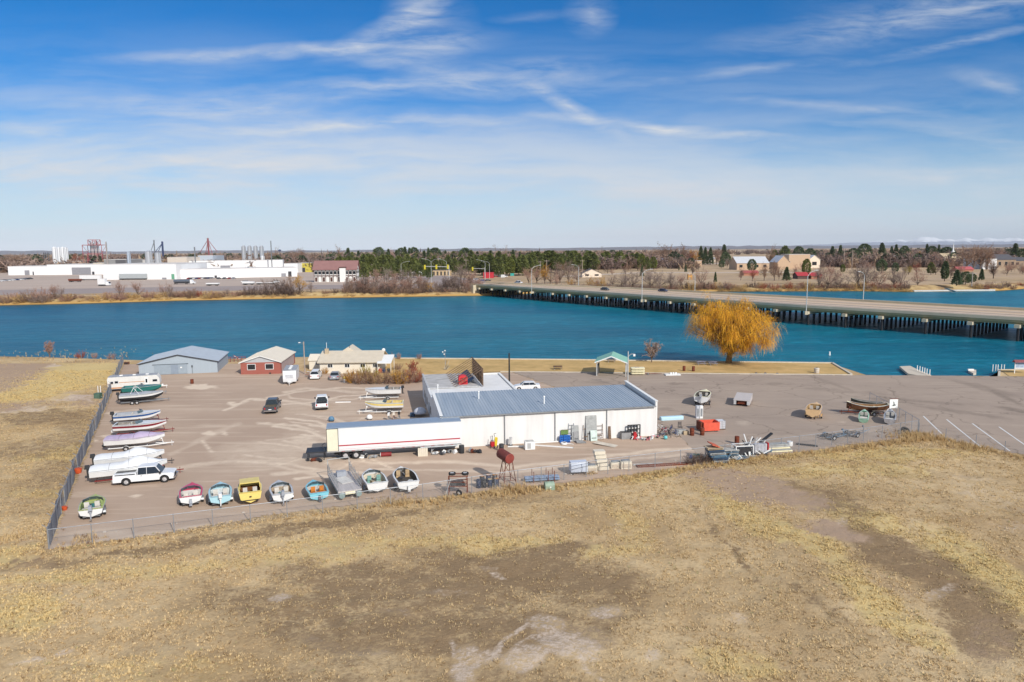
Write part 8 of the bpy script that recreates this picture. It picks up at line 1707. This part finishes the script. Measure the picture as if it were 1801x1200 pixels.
# poles
t=T('utility_pole','tall black pole rising behind the shop beside the white sports sedan','utility pole',896,691);hz=HT(G(896,691),622);MB().tube((0,0,0),(0,0,hz),.16,.12,8).build('pole',M('pole_black',(.03,.03,.03),.7),t);MB().tube((0,0,hz),(0,0,hz+.12),.14,.05,8).build('cap',dark_metal,t)
t=T('lot_lamp','grey lamp post with a short arm behind the workshop roof corner','lamp post',1104,682);hz=HT(G(1104,682),622);MB().tube((0,0,0),(0,0,hz+.4),.13,.09,8).build('pole',M('lamp_steel'),t);MB().path([(0,0,hz-.6),(.5,0,hz-.1),(.95,0,hz-.1)],.05).build('arm',M('lamp_steel'),t);MB().box((1.1,0,hz-.3),(.35,.3,.4)).build('lamp_head',white_trim,t)
t=T('yard_lamp','wooden pole with a lamp arm between the red shed and the ranch house','lamp post',536.5,658);hz=HT(G(536.5,658),601);MB().tube((0,0,0),(0,0,hz),.15,.11,8).build('pole',M('pole_wood'),t);MB().path([(0,0,hz-.4),(-.7,0,hz-.2)],.04).build('arm',grey_metal,t);MB().box((-.85,0,hz-.2),(.4,.25,.15)).build('lamp_head',white_trim,t)
# wood pile and railing by the house
t=T('wood_pile','tumbled pile of red and white boards left of the white suv','board pile',545,664)
for k in range(10):MB().bar((rr_.uniform(-1,.3),rr_.uniform(-.3,1.2),.2+.1*k),(rr_.uniform(.3,1.2),rr_.uniform(-.3,1.2),rr_.uniform(.3,1.3)),.18,.06).build('board',(timber,M('board_red',srgb(150,84,74),.8),white_trim)[k%3],t)
t=thing('deck_railing','red railing along the river bank between the two sheds','railing',G(392,637));p1_=G(432,636)-G(392,637);rrm=M('rail_red',srgb(150,70,74),.7)
for k in range(7):v=p1_*(k/6);MB().bar(v,v+Vector((0,0,1.1)),.1,.1).build('post',rrm,t)
MB().bar(Vector((0,0,1.1)),p1_+Vector((0,0,1.1)),.08,.1).bar(Vector((0,0,.6)),p1_+Vector((0,0,.6)),.06,.08).build('rail',rrm,t)
t=T('stair_rail','white and red boards of stairs down the bank between the sheds','stairs',417,636)
for k in range(5):MB().bar((-.8+.2*k,0,1.5-.2*k),(.1+.2*k,.1,1.0-.15*k),.15,.08).build('tread',white_trim if k%2 else rrm,t)
t=T('door_box','small dark crate on the bank behind the slatted fence end','crate',223,641);MB().box((0,0,.3),(1.0,.6,.5)).build('crate',M('brown_box',srgb(120,80,60),.8),t);MB().b2(-.4,.4,-.32,-.302,.15,.45).build('front',dark_metal,t)
t=T('yellow_marker','pale post with a yellow top beside the silver sedan','post',606,673);MB().tube((0,0,0),(0,0,.7),.18,.14,8).build('post',white_trim,t);MB().sphere((0,0,.95),.3,8,5).build('globe',M('globe_yellow',srgb(236,220,130),.5),t,True)
# pavilion and lawn things
p=G(1048.5,661.5);q_=G(1101.5,663);W_=(q_-p).length;t=thing('picnic_shelter','open picnic shelter with a pale green gable roof by the river lawn','shelter',p,math.atan2(q_.y-p.y,q_.x-p.x));he,ha,D=HT(p,636.5),HT(p,626),5.5;grn=M('shelter_green',srgb(140,190,168),.5,var=.05)
for x in(.1,W_-.1):
 for y in(.1,D):MB().bar((x,y,0),(x,y,he),.2,.2).build('post',M('lamp_steel'),t)
q=MB();a=[(-.3,he-.1),(W_/2,ha),(W_+.3,he-.1)];pr_=a+[(x,z+.12)for x,z in reversed(a)];q.add([(x,-.4,z)for x,z in pr_]+[(x,D+.4,z)for x,z in pr_],[(0,1,4,5),(1,2,3,4),(11,10,7,6),(10,9,8,7)]+[(i,i+6,(i+1)%6+6,(i+1)%6)for i in range(6)]);q.build('roof',grn,t)
q=MB();q.bar((-.3,-.45,he-.12),(W_/2,-.45,ha-.02),.06,.2).bar((W_+.3,-.45,he-.12),(W_/2,-.45,ha-.02),.06,.2);q.build('fascia',white_trim,t);MB().b2(.0,.3,.4,4.5,.2,1.9).build('panel',M('frame_dark'),t)
def picnic(label,px,py,rz=0,m=None):
 t=T('picnic_table',label,'picnic table',px,py,0,rz,'picnic tables on the river lawn');m=m or M('table_grey',srgb(150,150,170),.7);MB().b2(-.95,.95,-.38,.38,.70,.76).build('tabletop',m,t)
 for y in(-.7,.7):MB().b2(-.95,.95,y-.14,y+.14,.42,.47).build('bench',m,t)
 for x in(-.7,.7):MB().bar((x,-.75,0),(x,.2,.7),.06,.09).bar((x,.75,0),(x,-.2,.7),.06,.09).bar((x,-.75,.4),(x,.75,.4),.05,.07).build('leg_frame',M('lamp_steel'),t)
picnic('left picnic table just left of the willow trunk',1233,642);picnic('picnic table with white end right beside the willow trunk',1253,642.5,10);picnic('dark brown picnic table on the lawn behind the green roofed shelter',1075,637,0,M('table_brown',srgb(90,56,46),.8));picnic('dark picnic table with white clutter on the lawn beyond the sports sedan',981,650,0,M('table_brown'))
for k in range(3):
 t=T('pedal_boat',('bottom','middle','top')[k]+' hull of the stack of cream pedal boats by the lawn','pedal boat',1121,659,0,0,'stack of cream pedal boats');t.location.z=.1+k*.48;q=MB()
 q.loft([[(x,y*s_,z)for y,z in((-.8,.1),(.8,.1),(.9,.35),(.5,.42),(-.5,.42),(-.9,.35))]for x,s_ in((-1.35,.85),(-1.2,1),(1.1,1),(1.35,.8))]);q.build('hull',cream,t,True);MB().b2(-.5,.3,-.5,.5,.425,.46).build('well',M('panel_buff'),t)
t=T('swim_raft','flat white raft with upright seats lying at the lawn edge','raft',1184,661,0,3);MB().box((0,.5,.15),(3.0,1.3,.2)).build('deck',white_trim,t)
for x in(.2,.7,-.3):MB().box((x,.6,.4),(.3,.3,.35)).build('seat',white_trim,t)
t=T('boat_trailer','thin rusty trailer frame lying between the pedal boats and the white raft','boat trailer',1150,659,0,-6);q=MB();q.bar((-1.8,-.3,.2),(1.6,0,.25),.06,.06).bar((-1.8,.6,.2),(1.6,0,.25),.06,.06).bar((-1.2,-.4,.2),(-1.2,.6,.2),.06,.06);q.build('frame',rust,t);wheel(t,(-1.2,-.6,.22),.22,.12)
t=T('trash_receptacle','round pale concrete trash receptacle on the lawn near the ramp','trash can',1436,656.5);q=MB();q.loft([[(r_*math.cos(a),r_*math.sin(a),z)for a in np.linspace(0,6.283,15)[:-1]]for z,r_ in((0,.45),(.1,.5),(.8,.5),(.85,.55),(1.0,.52),(1.1,.3))]);q.build('shell',M('recept',srgb(214,204,190),.8),t,True);MB().tube((0,0,1.09),(0,0,1.13),.2,n=10).build('opening',dark_metal,t)
for px,py,lb in((1330,657.5,'left'),(1346,657.5,'middle'),(1367,658,'right')):t=T('wheel_stop','%s of three dark stones on the kerb of the lawn'%lb,'stone',px,py,0,5,'dark stones on the lawn kerb');MB().box((0,0,.12),(.5,.25,.24),top=(.7,.6)).build('stone',M('stone_dark',(.1,.1,.13),.9),t)
# docks
def dock(label,pts,z=.0,th=.45,name='dock'):
 P=[G(*q,z)for q in pts];o=P[0].copy();t=thing(name,label,'dock',o);n=len(P);v=[(p.x-o.x,p.y-o.y,0)for p in P]+[(p.x-o.x,p.y-o.y,-th)for p in P]
 q=MB();q.add(v,[tuple(range(n)),tuple(reversed(range(n,2*n)))]+[(i,(i+1)%n,n+(i+1)%n,n+i)for i in range(n)]);o_=q.build('deck',M('dock_deck',srgb(206,194,176),.8,var=.06,streak=(3,.5,1)),t);bm_fix(o_);return t,o
t,o=dock('wide concrete dock reaching into the river with a gangway of white posts',[(1597,657),(1582,644.5),(1601,643.5),(1616,651),(1638,660),(1620,661.5)],-.3)
for px,py in((1613,652),(1617.5,653.5),(1622,655),(1626,656.5),(1630,658),(1635,659.5)):p=G(px,py,-.3)-o;MB().tube(p,p+Vector((0,0,1.1)),.09,n=6).build('post',white_trim,t)
t,o=dock('low grey dock beside the right hand seawall',[(1703,652),(1705,650.3),(1717,650.5),(1717,656),(1712,657)],-.5)
MB().box((.6,.2,.15),(1.2,.4,.3)).build('bumper',white_trim,t)
for k,px in enumerate((1746,1751,1755,1761,1766)):t=T('dock_post','%s white mooring post on the right lawn'%('first','second','third','fourth','fifth')[k],'post',px,649.5,0,0,'white mooring posts on the right lawn');MB().tube((0,0,-.5),(0,0,.9),.09,n=6).build('post',white_trim,t);MB().tube((0,0,.9),(0,0,1.0),.11,.03,n=6).build('cap',white_trim,t)
p=G(1784,657);t=thing('notice_kiosk','white notice board kiosk with a dull red roof at the right edge','kiosk',p,R(-4));
for x in(0,3.4):MB().bar((x,0,0),(x,0,2.35),.12,.12).build('post',white_trim,t)
MB().b2(0,3.4,-.05,.05,.95,2.05).build('board',M('board_blue',srgb(170,190,214),.6,var=.2,scale=4),t);MB().b2(.06,3.34,-.07,-.052,.95,1.15).build('lower_band',white_trim,t);MB().add([(-.3,-.6,2.25),(3.7,-.6,2.25),(3.7,0,2.75),(-.3,0,2.75),(-.3,.6,2.25),(3.7,.6,2.25)],[(0,1,2,3),(3,2,5,4),(0,3,4),(1,5,2),(1,0,4,5)]).build('roof',M('kiosk_red',srgb(140,82,84),.7),t)
t=T('channel_buoy','small white buoy floating alone right of the willow','buoy',1459,625,WATER_Z);MB().tube((0,0,-.2),(0,0,.8),.22,.18,10).build('float',white_trim,t);MB().tube((0,0,.8),(0,0,.9),.18,.05,10).build('cap',white_trim,t)
t=T('shore_light','cluster of lamps on a post on the river wall behind the sign frame','lamp post',783,641);hz=HT(G(783,641),617);MB().tube((0,0,0),(0,0,hz),.06,n=6).build('pole',grey_metal,t)
for x,z in((-.5,-.3),(0,0),(-.2,-.8)):MB().sphere((x,0,hz+z),.16,8,5).build('globe',white_trim,t,True)
t=T('rubbish_heap','pile of pale branches and dark drums on the lawn behind the sign frame','scrap',786,651)
for k in range(8):MB().bar((rr_.uniform(-.6,.2),0,.1),(rr_.uniform(-.2,1.0),rr_.uniform(-.5,.5),rr_.uniform(.8,2.2)),.05,.05).build('branch',M('pallet_grey')if k%2 else dark_metal,t)
t=wallthing('grid_rack','black gridded frame leaning at the right end of the workshop wall','frame',1113,769,out=.5)
grid_box(t,'grid',-.85,.85,-.05,.1,.05,1.75,dark_metal,4,3,.09)
t=wallthing('dark_chest','dark chest left of the black gridded frame','chest',1098,770,out=.6);MB().box((0,0,.45),(1.3,.7,.9)).build('box',M('slate_wall'),t);MB().box((0,0,.93),(1.35,.75,.06)).build('lid',dark_metal,t)
t=wallthing('red_scooter','red machine with white handles before the black gridded frame','machine',1112,770,out=1.3);MB().box((0,0,.55),(.5,.5,.9),top=(.7,.8)).build('body',rm2,t);MB().path([(-.5,-.2,.1),(.1,0,.9),(.4,.2,.8)],.06).build('bar',white_trim,t)
for i,(px,py)in enumerate(((1122,773),(1133,774),(1143,773),(1152,770))):
 t=T('scrap_heap',('first','second','third','last')[i]+' small heap of white and pink bits counted from the red machine','scrap',px,py,0,8,'small heaps at the workshop corner')
 for k in range(7):MB().box((rr_.uniform(-.6,.6),rr_.uniform(-.3,.3),.1+.2*rr_.random()),(.12+.35*rr_.random(),.2,.1+.3*rr_.random()),rr_.random()*3,tilt=(rr_.random(),0,0)).build('scrap_piece',(white_trim,dark_metal,M('scrap_pink',srgb(206,130,136),.6),M('pale_metal'))[k%4],t)
for i,(px,py,lb)in enumerate(((1290,812,'first'),(1305,810,'second'),(1322,806,'third'),(1348,801,'fourth'),(1356,790,'fifth'),(1312,792,'sixth'),(1340,789,'seventh'))):
 t=T('scrap_heap',lb+' heap of metal bits in the scrap pile by the front fence','scrap',px,py,0,8,'metal heaps of the scrap pile')
 for k in range(8):a_=Vector((rr_.uniform(-.8,.8),rr_.uniform(-.3,.3),.1+rr_.random()*.3));MB().bar(a_,a_+Vector((rr_.uniform(-1,1),rr_.uniform(-.4,.4),rr_.uniform(-.1,.6))),rr_.uniform(.05,.25),rr_.uniform(.04,.12)).build('scrap_piece',(M('pale_metal'),dark_metal,M('crate_blue'),grey_metal,white_trim,M('crate_grey'))[(k+i)%6],t)
t=T('white_coil','white coiled hose on the ground left of the dark mat','hose',992,782,0,0);MB().wheel((0,0,.15),.42,.25,(0,0,1)).build('coil',white_trim,t,True);MB().path([(.4,0,.1),(.9,.1,.05),(1.2,-.1,.05)],.05).build('hose_end',white_trim,t)
rs_=random.Random(77);lt=M('litter_white',(.7,.7,.68),.7);st_=M('stone_pale',srgb(200,190,178),.9,var=.2)
for i in range(26):
 px=rs_.uniform(100,1200);py=float(np.interp(px,[85,480,890,1240],[958,896,852,806]))-rs_.uniform(1,6);p=G(px,py);s=rs_.uniform(.06,.16);MBs=MB();MBs.sphere((0,0,s*.4),s,6,4,(1.2,.9,.6));o=MBs.build('stone',st_,None,loc=p);tag(o,'pale loose stone on the gravel just inside the front fence','stone','pale stones along the front fence')
# ---------------------------------------------------------------- air
def haze():
 m=bpy.data.materials.new('air_haze');m.use_nodes=True;nt=m.node_tree;nt.nodes.clear();t=NT(nt)
 v=t.n('ShaderNodeVolumePrincipled',ins={'Color':(.86,.92,1.0,1),'Density':2.2e-5,'Anisotropy':-.25});nt.links.new(v.outputs[0],t.n('ShaderNodeOutputMaterial').inputs['Volume'])
 mb=MB();mb.b2(-52000,52000,-700,52000,-7,720);tag(mb.build('haze',m),kind='stuff')
haze()
